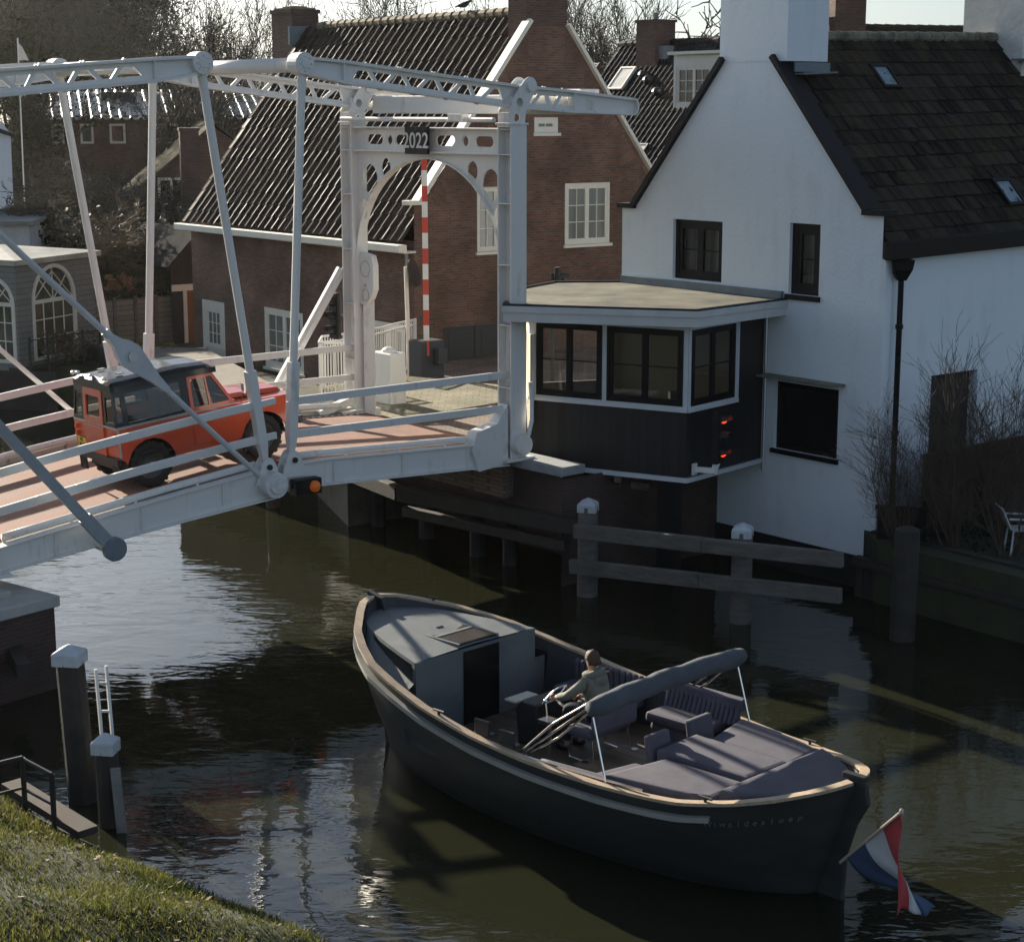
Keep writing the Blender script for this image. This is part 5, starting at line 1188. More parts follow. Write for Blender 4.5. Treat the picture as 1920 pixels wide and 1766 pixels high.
# wheels
def wheel(x, sg):
    mb = MB(); prof = [(.24, .055), (.31, .09), (.375, .1), (.392, .085), (.4, .03), (.4, -.03), (.392, -.085), (.375, -.1), (.31, -.09), (.24, -.055)]
    n = 28; c = Vector((x, sg * CW, .40))
    mb.loft([[c + Vector((r * math.cos(2 * math.pi * k / n), y, r * math.sin(2 * math.pi * k / n))) for r, y in prof] for k in range(n + 1)], caps=False)
    for k in range(28):
        a = 2 * math.pi * k / 28
        mb.box(c + Vector((.4 * math.cos(a), .05 * (1 if k % 2 else -1), .4 * math.sin(a))), Vector((-math.sin(a), 0, math.cos(a))) * .03, (0, .045, 0), Vector((math.cos(a), 0, math.sin(a))) * .012)
    w = mb.build('wheel', TYRE, car, local=True, smooth=False)
    mb = MB(); prof = [(.0, .045), (.07, .05), (.09, .02), (.15, .015), (.2, .035), (.24, .06), (.255, .06), (.245, -.06)]
    mb.loft([[c + Vector((r * math.cos(2 * math.pi * k / n), sg * y, r * math.sin(2 * math.pi * k / n))) for r, y in prof] for k in range(n + 1)], closed=False)
    mb.build('rim', M('dark_rim', (.05, .045, .04), .4), w, local=True, smooth=True)
    mb = MB(); mb.tube([c + Vector((0, sg * .04, 0)), c + Vector((0, sg * .085, 0))], .045, 12); mb.build('hub', CHROME, w, local=True)
for x in (-wb, wb):
    for sg in (-1, 1): wheel(x, sg)
mb = MB(); c = Vector((X0 - .12, .12, .98)); 
# waist capping, door seams, badge
mb = MB()
for sg in (-1, 1): mb.abox(X0, -.28, sg * (YB + .006) - .012, sg * (YB + .006) + .012, ZW - .03, ZW + .012); mb.abox(X0 + .0, X0 + .04, sg * (YB + .004) - .008, sg * (YB + .004) + .008, .64, ZW - .03); mb.abox(-.26, .6, sg * (YB + .006) - .01, sg * (YB + .006) + .01, 1.13, 1.155)
mb.abox(X0 - .012, X0 + .01, -.8, .8, ZW - .03, ZW + .01); mb.build('capping', GREYT, car, local=True)
# doors: recessed panel line and upper frame
for sg in (-1, 1):
    mb = MB(); mb.plate(lambda u, n, z: Vector((u, sg * (YB + .004 + n), z)), [(-.26, .56), (.56, .5), (.57, 1.13), (-.26, 1.13)], (), 0, .008)
    def at(u, n, z): k = (z - ZW) / .62; return Vector((u, sg * (YB - .02 - .10 * k + n), z))
    mb.plate(at, [(-.27, ZW), (.6, ZW), (.26, 1.77), (-.24, 1.77)], [[(-.2, ZW + .06), (.5, ZW + .06), (.23, 1.70), (-.18, 1.70)]], 0, .03)
    mb.plate(at, [(.10, ZW + .05), (.13, ZW + .05), (.13, 1.72), (.10, 1.72)], (), 0, .028)
    d = mb.build('door', CR, car, local=True)
    mb = MB(); mb.plate(at, [(-.22, ZW + .04), (.52, ZW + .04), (.24, 1.72), (-.2, 1.72)], (), .012, .014, rim=False); mb.build('pane', GLASST, d, local=True)
    mb = MB(); mb.abox(-.2, -.08, sg * (YB + .02) - .015, sg * (YB + .02) + .015, 1.02, 1.05); mb.build('handle', IRON, d, local=True)
# hard top
mb = MB()
for sg in (-1, 1):
    def at(u, n, z): k = (z - ZW) / .62; return Vector((u, sg * (YB - .01 - .10 * k + n), z))
    mb.plate(at, [(X0 + .01, ZW), (-.27, ZW), (-.24, 1.78), (X0 + .07, 1.78)], [[(X0 + .26, ZW + .05), (-.40, ZW + .05), (-.38, 1.7), (X0 + .28, 1.7)], [(X0 + .06, ZW + .08), (X0 + .17, ZW + .08), (X0 + .19, 1.66), (X0 + .1, 1.66)]], -.03, .0)
def sec(x, w, z, zt): return [Vector((x, -w, z)), Vector((x, -w + .005, z + .1)), Vector((x, -w + .09, zt - .035)), Vector((x, -w + .25, zt)), Vector((x, 0, zt + .025)), Vector((x, w - .25, zt)), Vector((x, w - .09, zt - .035)), Vector((x, w - .005, z + .1)), Vector((x, w, z))]
mb.loft([sec(X0 + .03, .70, 1.77, 1.90), sec(X0 + .1, .72, 1.76, 1.95), sec(-.3, .72, 1.76, 1.97), sec(.2, .72, 1.75, 1.93), sec(.36, .71, 1.74, 1.84)], closed=False)
mb.add([q for q in sec(X0 + .03, .70, 1.77, 1.90)], [tuple(range(9))]); mb.add([q for q in sec(.36, .71, 1.74, 1.84)], [tuple(range(9))])
# rear uprights
def ab(y, z, n): k = (z - ZW) / .62; return Vector((X0 + .02 + .05 * k - n, y, z))
mb.plate(lambda u, n, z: ab(u, z, n), [(-.79, ZW), (.79, ZW), (.7, 1.78), (-.7, 1.78)], [[(-.36, ZW), (.36, ZW), (.35, 1.76), (-.35, 1.76)], [(-.74, ZW + .08), (-.46, ZW + .08), (-.45, 1.66), (-.68, 1.66)], [(.46, ZW + .08), (.74, ZW + .08), (.68, 1.66), (.45, 1.66)]], 0, .03)
top = mb.build('hardtop', CB_, car, local=True, bevel=.01)
mb = MB()
for y in (-.5, 0, .5): mb.ell((X0 + .05, y, 1.985), .05, .05, .035, 8, 6)
mb.ell((X0 + .03, .62, 1.97), .06, .06, .045, 8, 6); mb.build('roof_lamp', CHROME, top, local=True, smooth=True)
mb = MB()
for x in (-1.3, -.75):
    for y in (-.35, .35): mb.abox(x - .06, x + .06, y - .05, y + .05, 1.985, 2.0)
mb.build('roof_vent', IRON, top, local=True)
mb = MB()
for sg in (-1, 1):
    def at(u, n, z): k = (z - ZW) / .62; return Vector((u, sg * (YB - .01 - .10 * k + n), z))
    mb.plate(at, [(X0 + .05, ZW + .03), (-.3, ZW + .03), (-.3, 1.74), (X0 + .05, 1.74)], (), -.018, -.016, rim=False)
for y0, y1 in ((-.75, -.44), (.44, .75)): mb.plate(lambda u, n, z: ab(u, z, n), [(y0, ZW + .06), (y1, ZW + .06), (y1 * .93, 1.68), (y0 * .93, 1.68)], (), .012, .014, rim=False)
mb.build('side_window', GLASST, top, local=True)
mb = MB(); mb.plate(lambda u, n, z: ab(u, z, n) - Vector((.015, 0, 0)), [(-.36, ZW + .0), (.36, ZW + .0), (.345, 1.76), (-.345, 1.76)], [[(-.26, ZW + .12), (.26, ZW + .12), (.25, 1.64), (-.25, 1.64)]], 0, .03)
mb.abox(X0 - .03, X0 + .0, -.36, .36, .6, ZW - .035); rd = mb.build('rear_door', CR, car, local=True, bevel=.01)
mb = MB(); mb.plate(lambda u, n, z: ab(u, z, n), [(-.28, ZW + .1), (.28, ZW + .1), (.26, 1.66), (-.26, 1.66)], (), .02, .022, rim=False); mb.build('pane', GLASST, rd, local=True)
mb = MB(); c = Vector((X0 - .13, -.02, .92)); n = 24; prof = [(.2, .06), (.33, .1), (.38, .06), (.38, -.06), (.33, -.1), (.2, -.06)]
mb.loft([[c + Vector((y, r * math.cos(2 * math.pi * k / n), r * math.sin(2 * math.pi * k / n))) for r, y in prof] for k in range(n + 1)], caps=False)
# windscreen
mb = MB(); mb.plate(lambda u, n, z: Vector((.60 - .36 * (z - ZW) / .62 + n, u, z)), [(-.74, ZW), (.74, ZW), (.68, 1.77), (-.68, 1.77)], [[(-.66, ZW + .08), (-.03, ZW + .08), (-.03, 1.7), (-.62, 1.7)], [(.03, ZW + .08), (.66, ZW + .08), (.62, 1.7), (.03, 1.7)]], -.03, .02)
ws = mb.build('windscreen', CR, car, local=True); mb = MB(); mb.plate(lambda u, n, z: Vector((.60 - .36 * (z - ZW) / .62 + n, u, z)), [(-.7, ZW + .05), (.7, ZW + .05), (.64, 1.73), (-.64, 1.73)], (), -.005, -.003, rim=False); mb.build('pane', GLASST, ws, local=True)
mb = MB()
for y in (-.4, .02, .42): mb.abox(-.25, .2, y - .2, y + .2, .85, 1.0); mb.abox(-.35, -.22, y - .2, y + .2, .9, 1.45)
mb.abox(-1.55, -.5, -.7, -.42, .85, .98); mb.abox(-1.55, -.5, .42, .7, .85, .98); mb.build('seat', IRON, car, local=True, bevel=.02)
# lamps, plate, mirrors
mb = MB()
for sg in (-1, 1): mb.tube([(X0 - .0, sg * .69, 1.02), (X0 - .05, sg * .69, 1.02)], .045, 12); mb.tube([(X0, sg * .69, .9), (X0 - .05, sg * .69, .9)], .045, 12)
mb.build('tail_lamp', M('red_orange_lens', (.6, .09, .03), .25), car, local=True)
mb = MB(); mb.abox(X0 - .035, X0 - .02, .38, .70, .66, .84, 0)
add_text(mb, 'PK', .085, (X0 - .036, .54, .795), (0, -1, 0), (0, 0, 1), 1, .002, .002); add_text(mb, 'JM-33', .085, (X0 - .036, .54, .705), (0, -1, 0), (0, 0, 1), 1, .002, .002)
mb.build('licence_plate', [M('yellow_plate', (.75, .48, .02), .4), BLACK], car, local=True)
mb = MB(); mb.tube([(X1 - .005, -.56, .86), (X1 + .03, -.56, .86)], .09, 16); mb.tube([(X1 - .005, .56, .86), (X1 + .03, .56, .86)], .09, 16); mb.build('headlamp', CHROME, car, local=True)
for sg in (-1, 1):
    mb = MB(); mb.tube([(.75, sg * .76, 1.1), (.78, sg * .84, 1.3)], .012, 6); mb.box((.78, sg * .85, 1.38), (.012, 0, 0), (0, .05, 0), (0, 0, .085)); mb.build('wing_mirror', CHROME, car, local=True)
# ================================================================== QUAYS, STREET, PILES, FENDERS
QO = Vector((.95, 33.75, 0)); QD = Vector((-.66, .75, 0)).normalized(); QF = Fr(QO, QD)
qw = thing('quay_wall', QF.at(3, 0, 0), 'dark brick abutment wall with grey coping and timber wale under the bridge', 'quay wall')
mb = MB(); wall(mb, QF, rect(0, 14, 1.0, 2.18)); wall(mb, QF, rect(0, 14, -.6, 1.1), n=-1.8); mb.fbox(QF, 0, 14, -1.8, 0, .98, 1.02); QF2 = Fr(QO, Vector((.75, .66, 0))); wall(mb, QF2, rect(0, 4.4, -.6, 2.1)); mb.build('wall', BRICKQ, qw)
mb = MB(); mb.fbox(QF, -.12, 1.9, -.5, .14, 2.18, 2.36); mb.build('coping', STONE, qw, bevel=.02)
mb = MB(); a = Vector((1.35, 33.25, 1.28)); b = Vector((-2.3, 36.3, 1.3)); c = Vector((-4.6, 40.2, 1.3)); mb.bar(a, b, .22, .3); mb.bar(b, c, .22, .3); mb.bar(a + Vector((-.3, .3, -.42)), b + Vector((.1, .2, -.42)), .18, .2); mb.build('timber_wale', WOODD, qw, bevel=.015)
STREET = brick('brown_cobbles', (.23, .16, .12), (.16, .11, .085), (.09, .075, .06), .2, .1, .012, var=.3, bump=.9)
PAVE = brick('mossy_paving', (.2, .17, .11), (.15, .14, .08), (.09, .08, .05), .3, .3, .012, var=.4)
def rel(s, t): p = B(s, t, 0); return (p.x, p.y)
st = sheet('street', [rel(-.14, .05), rel(-.14, BW - .05), rel(2.2, BW + .3), rel(3.2, BW + 6), (-3.4, 47.5), HP(0, -.05, 0)[:2], HP(12, -.05, 0)[:2], (2.35, 39.3), (.0, 38.1), (.3, 35.2)], 2.36, STREET, thick=.8)
sheet('pavement', [rel(.5, BW + .7), rel(.4, BW - .9), rel(3.6, BW - .5), rel(5.6, BW + .4), rel(4.2, BW + 4.5), rel(1.6, BW + 4.0)], 2.50, PAVE, thick=.2)
p1 = [rel(-.1, BW + .3), rel(2.4, BW + .25), rel(2.6, BW + 5.5), (-9.6, 56.5), (-13.3, 57.6), (-5.0, 43.4)]
sheet('quay_path', p1, 2.2 - .55, M('quay_path_gravel', (.17, .15, .12), .9, var=.3, bump=.4), thick=1.7)
# piles in front of the abutment
P0 = MB(); P0.tube([(0, 0, -.8), (0, 0, 1.3)], [.17, .16], 12)
pl0 = None
for k, (x, y, bot, top) in enumerate(((667, 972, 0, 1.45), (710, 985, 0, 1.35), (800, 1008, 0, 1.3), (895, 1042, 0, 1.2), (957, 1058, 0, 1.2), (512, 950, 0, 1.3))):
    p = Z(x, y, 0); lab = ['timber pile under the bridge with a pale streak down its edge', 'timber pile close beside the streaked pile under the bridge', 'timber pile standing alone midway along the dark abutment', 'timber pile in the shadow below the grey coping stone', 'timber pile in black water next to the fender', 'timber pile right beneath the middle of the bridge'][k]
    if pl0 is None: pl0 = P0.build('pile', WOODD, smooth=False); o = pl0
    else: o = pl0.copy(); COL.objects.link(o)
    o.location = (p.x, p.y, 0); o.scale = (1, 1, top / 1.3); tag(o, lab, 'pile', 'timber piles under the bridge')
# timber fender with two capped posts
CAPW = M('white_cap_paint', (.48, .51, .54), .6, var=.25)
A1, A2 = Z(1101, 1116, 0), Z(1388, 1166, 0)
fn = thing('fender_fence', ((A1 + A2) / 2), 'grey timber fender of two capped posts and two long beams before the cabin', 'fender')
FN = Fr((A1.x, A1.y), (A2.x - A1.x, A2.y - A1.y))
for q, h in ((A1, 1.72), (A2, 1.66)):
    mb = MB(); mb.tube([(q.x, q.y, -.8), (q.x, q.y, h)], [.2, .185], 14); pp = mb.build('post', WOODG, fn)
    mb = MB(); k = .215; mb.loft([[(q.x + k * f * x, q.y + k * f * y, z) for x, y in ((-1, -.6), (.6, -1), (1, .6), (-.6, 1))] for z, f in ((h - .1, 1), (h + .05, 1), (h + .09, .8), (h + .16, .12))]); mb.build('cap', CAPW, pp, bevel=.012)
for ya, yb, x0, x1 in ((997, 1050, 1078, 1580), (1063, 1117, 1070, 1577)):
    u0, z0 = FN.px(x0, ya - 2, .26); u1, z1 = FN.px(x1, yb, .26)
    mb = MB(); mb.bar(FN.at(u0, .26, z0), FN.at((u0 + u1) / 2, .26, (z0 + z1) / 2), .14, .27, side=FN.n); mb.bar(FN.at((u0 + u1) / 2 + .01, .265, (z0 + z1) / 2), FN.at(u1, .26, z1), .14, .26, side=FN.n); mb.build('beam', WOODG, fn, bevel=.012)
# left pier
c0 = Vector((-7.2, 27.55, 0)); PD = Vector((-.62, -.785, 0)).normalized(); PB = Vector((-.785, .62, 0)).normalized()
pr = thing('bridge_pier', c0 + PD * 1.2 + PB * 1.2, 'dark brick pier with flat grey stone top under the left end of the bridge', 'pier')
PF = Fr(c0, PD); PF2 = Fr(c0, PB); mb = MB(); wall(mb, PF, rect(0, 3, -.8, 1.33))
def fixfr(f, o): return f
mb.add([c0 + Vector((0, 0, -.8)), c0 + PB * 3 + Vector((0, 0, -.8)), c0 + PB * 3 + Vector((0, 0, 1.33)), c0 + Vector((0, 0, 1.33))], [(0, 1, 2, 3)], 0, [[(0, 0), (3, 0), (3, 2.1), (0, 2.1)]])
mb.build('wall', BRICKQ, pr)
mb = MB(); mb.box(c0 + PD * 1.45 + PB * 1.45 + Vector((0, 0, 1.425)), PD * 1.52, PB * 1.52, (0, 0, .09)); mb.box(c0 + PD * 1.35 + PB * 1.4 + Vector((0, 0, 1.56)), PD * .9, PB * .95, (0, 0, .05)); mb.build('coping', M('pale_pier_stone', (.42, .41, .38), .8, var=.15, bump=.3), pr, bevel=.02)
mb = MB(); p = c0 + PB * 1.2 + PD * .1; mb.bar(p + Vector((0, 0, .75)), p + Vector((.9, -2.2, .75)) * 1, .2, .24); mb.build('beam', WOODD, pr)
# two mooring bollards of timber and the white ladder beside them
def mooring(x, yt, yb, r, lab, lean=(0, 0)):
    q = Z(x, yb, 0); h = (Yp(x, yt, q.y)).z
    o = thing('mooring_post', (q.x, q.y, 0), lab, 'mooring post', 'mooring posts by the pier')
    mb = MB(); mb.tube([(q.x, q.y, -.8), (q.x + lean[0], q.y + lean[1], h - .08)], [r * 1.05, r], 12); mb.build('shaft', WOODD, o)
    a = Vector((q.x + lean[0], q.y + lean[1], h)); k = r * 1.12; mb = MB()
    mb.loft([[a + Vector((k * f * x_, k * f * y_, z)) for x_, y_ in ((-1, -.75), (.75, -1), (1, .75), (-.75, 1))] for z, f in ((-.13, 1), (0.02, 1), (.04, .93), (.13, .1))]); mb.build('cap', CAPW, o, bevel=.01); return a
m1 = mooring(162, 1226, 1500, .185, 'taller dark mooring post with white cap beside the brick pier', (-.13, 0))
m2 = mooring(212, 1392, 1545, .15, 'shorter mooring post with white cap in front of the white ladder', (-.05, 0))
ld = thing('ladder', (m1.x + .45, m1.y + .1, 0), 'white metal ladder leaning between the two mooring posts', 'ladder')
mb = MB(); t0 = Yp(186, 1248, m1.y); t1 = Yp(207, 1372, m1.y - .2)
for dx in (-.05, .09): mb.bar(t0 + Vector((dx, 0, -.05 if dx < 0 else 0)), t1 + Vector((dx, -.1, -1.0)), .035, .06)
for k in range(5): a = t0.lerp(t1 + Vector((0, -.1, -1)), .12 + .2 * k); mb.bar(a + Vector((-.06, 0, 0)), a + Vector((.1, 0, 0)), .02, .03)
mb.build('frame', WHITEP, ld)
mb = MB(); p = Z(232, 1560, .0); mb.bar(p + Vector((0, 0, -.4)), Yp(216, 1440, p.y), .05, .12); mb.build('marker_board', M('half_white_board', (.22, .22, .21), .6, var=.3), ld)
# iron railing at the left edge and edging beam
rl = thing('railing', Z(60, 1490, .6), 'low black iron railing at the water edge by the grass bank', 'railing')
mb = MB(); a, b, c = Z(-40, 1440, .95), Z(42, 1420, .95), Z(97, 1452, .85)
for p, q in ((a, b), (b - Vector((0, 0, .02)), c)): mb.tube([p, q], .03, 8); mb.tube([p - Vector((0, 0, .4)), q - Vector((0, 0, .4))], .02, 8)
for p in (a, b, c): mb.tube([p, p - Vector((0, 0, 1.3))], .035, 8)
mb.build('frame', IRON, rl)
mb = MB(); p, q = Z(20, 1470, .35), Z(165, 1560, .2); mb.bar(p, q, .28, .1); o = mb.build('edging_plank', M('brown_edging_plank', (.06, .045, .036), .85, var=.35)); tag(o, 'brown timber plank edging the foot of the grass bank', 'plank')
# right bank: piling boards, big pile, hedge, fence panel, chair, shrub
rb = MB(); pts = [Vector((6.45, 33.1, 0)), Vector((8.9, 29.9, 0)), Vector((12.5, 25, 0))]
rvt = thing('revetment', pts[0], 'dark vertical board revetment along the garden bank', 'revetment')
for a, b in zip(pts, pts[1:]): f_ = Fr(a, b - a); wall(rb, f_, rect(0, (b - a).length, -.6, .62 if a is pts[0] else .6)); rb.fbox(f_, 0, (b - a).length, -.1, .1, .62, .78); rb.fbox(f_, 0, (b - a).length, -.55, -.4, .7, 1.2)
rb.build('boards', planks('dark_piling_boards', (.045, .038, .03), .2, 0, .9, uv=True), rvt)
p = Z(1690, 1198, 0); mb = MB(); mb.tube([(p.x, p.y, -.8), (p.x + .03, p.y, 1.95)], [.23, .21], 12); mb.tube([(p.x + .03, p.y, 1.95), (p.x + .03, p.y, 2.0)], [.19, .1], 12); o = mb.build('corner_pile', WOODD); tag(o, 'thick dark pile standing at the corner of the garden bank', 'pile')
# dark fence panel beside the house corner
mb = MB(); fpn = Fr((6.95, 32.9), (.8, -.25)); mb.fbox(fpn, -.15, .75, -.04, .04, 1.0, 1.72); mb.fbox(fpn, -.2, .8, -.07, .07, 1.72, 1.78); o = mb.build('fence_panel', BLACKMATT); tag(o, 'low black fence panel at the right corner of the whitewashed house', 'fence')
mb = MB(); gfr = Fr(WP(UR - .9, .4, 0), GW); mb.fbox(gfr, 0, 11, -.08, .08, 1.1, 2.72); o = mb.build('garden_fence', planks('dark_brown_fence_boards', (.045, .03, .02), .14, 0, .9)); tag(o, 'dark brown board fence in front of the long white wall', 'fence')
def chair():
    g = Yp(1915, 1010, 31.8); o = thing('garden_chair', (g.x, g.y, 1.15), 'white garden chair standing among dark plants at the water edge', 'chair')
    W_ = M('white_chair_plastic', (.6, .62, .62), .5)
    def cp(x, y, z): return Vector((g.x + x, g.y + y, 1.15 + z))
    mb = MB(); mb.loft([[cp(-.22, y, .44), cp(.24, y, .44), cp(.24, y, .47), cp(-.22, y, .47)] for y in (-.22, .22)]); se = mb.build('seat', W_, o, bevel=.01)
    mb = MB(); secs = [[cp(-.22 - .05 * k, -.2 - .02 * k, .47 + .1 * k), cp(-.22 - .05 * k, .2 + .02 * k, .47 + .1 * k)] for k in range(5)]; mb.loft([s + [p - Vector((.03, 0, 0)) for p in s[::-1]] for s in secs]); mb.build('backrest', W_, o)
    for x in (-.2, .22):
        for y in (-.2, .2): mb = MB(); mb.tube([cp(x, y, .44), cp(x * 1.2, y * 1.15, 0)], .02, 8); mb.build('leg', W_, o)
    for y in (-.25, .25): mb = MB(); mb.tube([cp(-.3, y, .68), cp(.2, y, .66), cp(.24, y, .46)], .02, 8); mb.build('armrest', W_, o)
chair()
# ================================================================== STREET FURNITURE AROUND THE GATE
def signal_head(o, c, fd, n, r=.09, lens=(), gap=.27, dep=.12):
    fd = Vector(fd).normalized(); sd = Vector((-fd.y, fd.x, 0)); mb = MB(); H = n * gap
    mb.box(c, fd * dep / 2, sd * .16, (0, 0, H / 2 + .05)); h = mb.build('housing', BLACKMATT, o, bevel=.02)
    for k in range(n):
        q = c + Vector((0, 0, H / 2 - gap * (k + .5))) + fd * dep / 2
        mb = MB(); secs = []
        for f in (0, .2): secs.append([q + fd * f * (.9 if math.sin(a) > -.1 else .2) + sd * (r * 1.1) * math.cos(a) + Vector((0, 0, r * 1.1 * math.sin(a))) for a in [2 * math.pi * j / 14 for j in range(14)]])
        mb.loft(secs, caps=False); mb.build('visor', IRON, h)
        mb = MB(); mb.ell(q + fd * .03, r * .9, r * .9, r * .9, 12, 8); mb.build('lens', lens[k] if k < len(lens) else GLASSD, h)
# traffic light fixed to the far gate post
tc_ = Yp(628, 592, 38.9); t = thing('traffic_light', tc_, 'black three-lamp traffic light on the far side of the white gate', 'traffic light'); signal_head(t, tc_, -RD - CD * .0, 3, gap=.30)
mb = MB(); mb.bar(tc_ + RD * .06, tc_ + RD * .4, .05, .05); mb.build('bracket', IRON, t)
tc_ = Yp(1046, 520, 41.5); t = thing('traffic_light', tc_, 'small black traffic light against the brick gable behind the cabin roof', 'traffic light'); signal_head(t, tc_, Vector((1, -.15, 0)), 1, gap=.36)
mb = MB(); mb.tube([(tc_.x - .12, tc_.y, 2.3), (tc_.x - .12, tc_.y, tc_.z + .1)], .05, 8); mb.build('pole', IRON, t)
RL = emit('red_lamp', (1, .05, .015), 1.1)
c_ = f2.at(.45, .42, 2.95); t = thing('navigation_signal', c_, 'black navigation signal with two red lamps on the cabin corner', 'signal lamp'); signal_head(t, c_, Vector((.85, -.6, 0)), 3, .085, (RL, GLASSD, RL), .32)
mb = MB(); b_ = f2.at(.2, .02, 2.3); mb.box(b_ + f2.n * .03, f2.d * .07, f2.n * .02, (0, 0, .11)); mb.bar(b_ + f2.n * .05, b_ + f2.n * .4 + f2.d * .1, .07, .1); mb.bar(b_ + f2.n * .38 + f2.d * .1 - Vector((0, 0, .06)), c_ - Vector((0, 0, .45)), .09, .09); mb.build('bracket', WHITEP, t)
# barrier with red and white boom standing upright
bp = Yp(800, 716, 45.5); bz = 2.3
t = thing('barrier', (bp.x, bp.y, bz), 'upright red and white striped barrier boom on a dark box', 'barrier')
mb = MB(); mb.box((bp.x, bp.y, bz + .5), RD * .36, CD * .28, (0, 0, .5)); mb.box((bp.x + .35, bp.y - .2, bz + .62), RD * .14, CD * .14, (0, 0, .2)); mb.build('box', M('dark_grey_cabinet', (.045, .05, .055), .5), t, bevel=.03)
zt = Yp(797, 290, bp.y - .3).z; z0 = Yp(800, 667, bp.y - .3).z; x0, x1 = Yp(800, 667, bp.y - .3).x, Yp(795, 290, bp.y - .3).x
mb = MB(); n = 13; Lz = zt - z0
for k in range(n):
    a, b = k / n, (k + 1) / n; mb.bar((x0 + (x1 - x0) * a, bp.y - .3, z0 + Lz * a), (x0 + (x1 - x0) * b, bp.y - .3, z0 + Lz * b), .14, .07, side=(1, 0, 0), mi=k % 2)
mb.build('boom', [RED, WHITEP], t)
# drive cover hung on the far gate post
g = Yp(690, 525, 38.4); t = thing('drive_cover', g, 'rounded white steel cover plate fixed to the inner side of the white gate post', 'cover'); VF = Fr((g.x, g.y), (-CD.x, -CD.y)); 
u0 = VF.px(676, 520)[0]; u1 = VF.px(703, 520)[0]; zt_, zb_ = VF.px(690, 474)[1], VF.px(690, 572)[1]; w_ = (u1 - u0)
mb = MB(); mb.plate(VF.at, [(u0, zb_ + .1), (u0 + .1, zb_), (u0 + w_ * .5, zb_), (u1 - .1, zb_ + .15), (u1 + .02, zb_ + .35), (u1 + .02, zt_ - .25), (u1 - .06, zt_ - .05), (u0 + .1, zt_), (u0, zt_ - .02)], (), -.08, .06); pt = mb.build('plate', WHITE, t, bevel=.02)
mb = MB()
for zc_, r_ in ((zt_ - .34, .17), (zb_ + .22, .12)): mb.tube([VF.at(u0 + w_ * .5 + r_ * math.cos(a), .064, zc_ + r_ * math.sin(a)) for a in [2 * math.pi * k / 18 for k in range(18)]], .008, 4, closed=True)
mb.tube([VF.at(u0 + w_ * .5, .05, zb_ + .42), VF.at(u0 + w_ * .5, .075, zb_ + .42)], .03, 8); mb.build('cover_ring', M('grey_line', (.35, .34, .32), .6), pt)
mb = MB(); mb.bar(VF.at(u0 + .15, -.1, 2.5), VF.at(u0 + .15, -.1, zb_ + .1), .22, .25); mb.build('stand', WHITE, t)
# white control cabinet
g = Yp(730, 742, 40.6); t = thing('control_cabinet', (g.x, g.y, 2.4), 'white control cabinet with rounded top beside the gate post', 'cabinet')
mb = MB(); mb.box((g.x, g.y, 3.02), CD * .36, RD * .22, (0, 0, .62)); mb.ell((g.x, g.y, 3.64), .17, .17, .12, 12, 6); mb.build('body', WHITE, t, bevel=.03)
mb = MB(); mb.box(Vector((g.x, g.y, 2.95)) - RD * .223, CD * .3, RD * .006, (0, 0, .45)); mb.build('door', WHITE, t)
# white bar fences
def bar_fence(pts, z0, z1, lab, n):
    t = thing('bar_fence', (pts[0][0], pts[0][1], z0), lab, 'fence'); mb = MB(); P_ = [Vector((a, b, 0)) for a, b in pts]
    for z in (z0 + .06, z1 - .14, z1):
        for a, b in zip(P_, P_[1:]): mb.bar(a + Vector((0, 0, z)), b + Vector((0, 0, z)), .045, .045)
    L_ = [(b - a).length for a, b in zip(P_, P_[1:])]; T = sum(L_)
    for k in range(n + 1):
        d = T * k / n; i = 0
        while i < len(L_) - 1 and d > L_[i]: d -= L_[i]; i += 1
        q = P_[i].lerp(P_[i + 1], min(1, d / L_[i])); mb.bar(q + Vector((0, 0, z0)), q + Vector((0, 0, z1)), .022, .022)
    mb.build('bars', WHITE, t)
    mb = MB()
    for q in (P_[0], P_[-1]): mb.bar(q + Vector((0, 0, z0)), q + Vector((0, 0, z1 + .03)), .06, .06)
    mb.build('post', WHITE, t)
a = Z(655, 757, 2.3); b = Z(600, 757, 2.3); c = Z(606, 742, 2.3); d = Z(655, 735, 2.3)
bar_fence([(a.x, a.y), (b.x + .15, b.y - .1), (b.x, b.y), (b.x - .02, b.y + .25), (c.x, c.y), (d.x, d.y)], 2.3, 3.72, 'white curved bar fence to the left of the far gate post', 34)
a = Yp(700, 715, 45); b = Yp(742, 715, 46.2); c = Yp(780, 706, 47.2)
bar_fence([(a.x, a.y), ((a.x + b.x) / 2, (a.y + b.y) / 2 - .1), (b.x, b.y), (c.x, c.y)], 2.35, 3.62, 'white bar fence between the gate post and the striped barrier', 24)
g = Yp(768, 715, 45.6); zt_ = Yp(762, 500, g.y).z
t = thing('round_sign', (g.x, g.y, 2.35), 'dark round traffic sign seen from behind on a cream post', 'sign')
mb = MB(); mb.tube([(g.x, g.y, 2.35), (g.x - .06, g.y, zt_)], .055, 10); mb.build('pole', TRIM, t)
mb = MB(); sc_ = Yp(776, 512, g.y); ax_ = Vector((.35, -.9, .12)).normalized(); ax_ = Vector((.93, -.3, .25)).normalized(); mb.tube([sc_ - ax_ * .015, sc_ + ax_ * .015], .36, 24); mb.build('disc', M('dark_sign_back', (.05, .035, .03), .4), t)
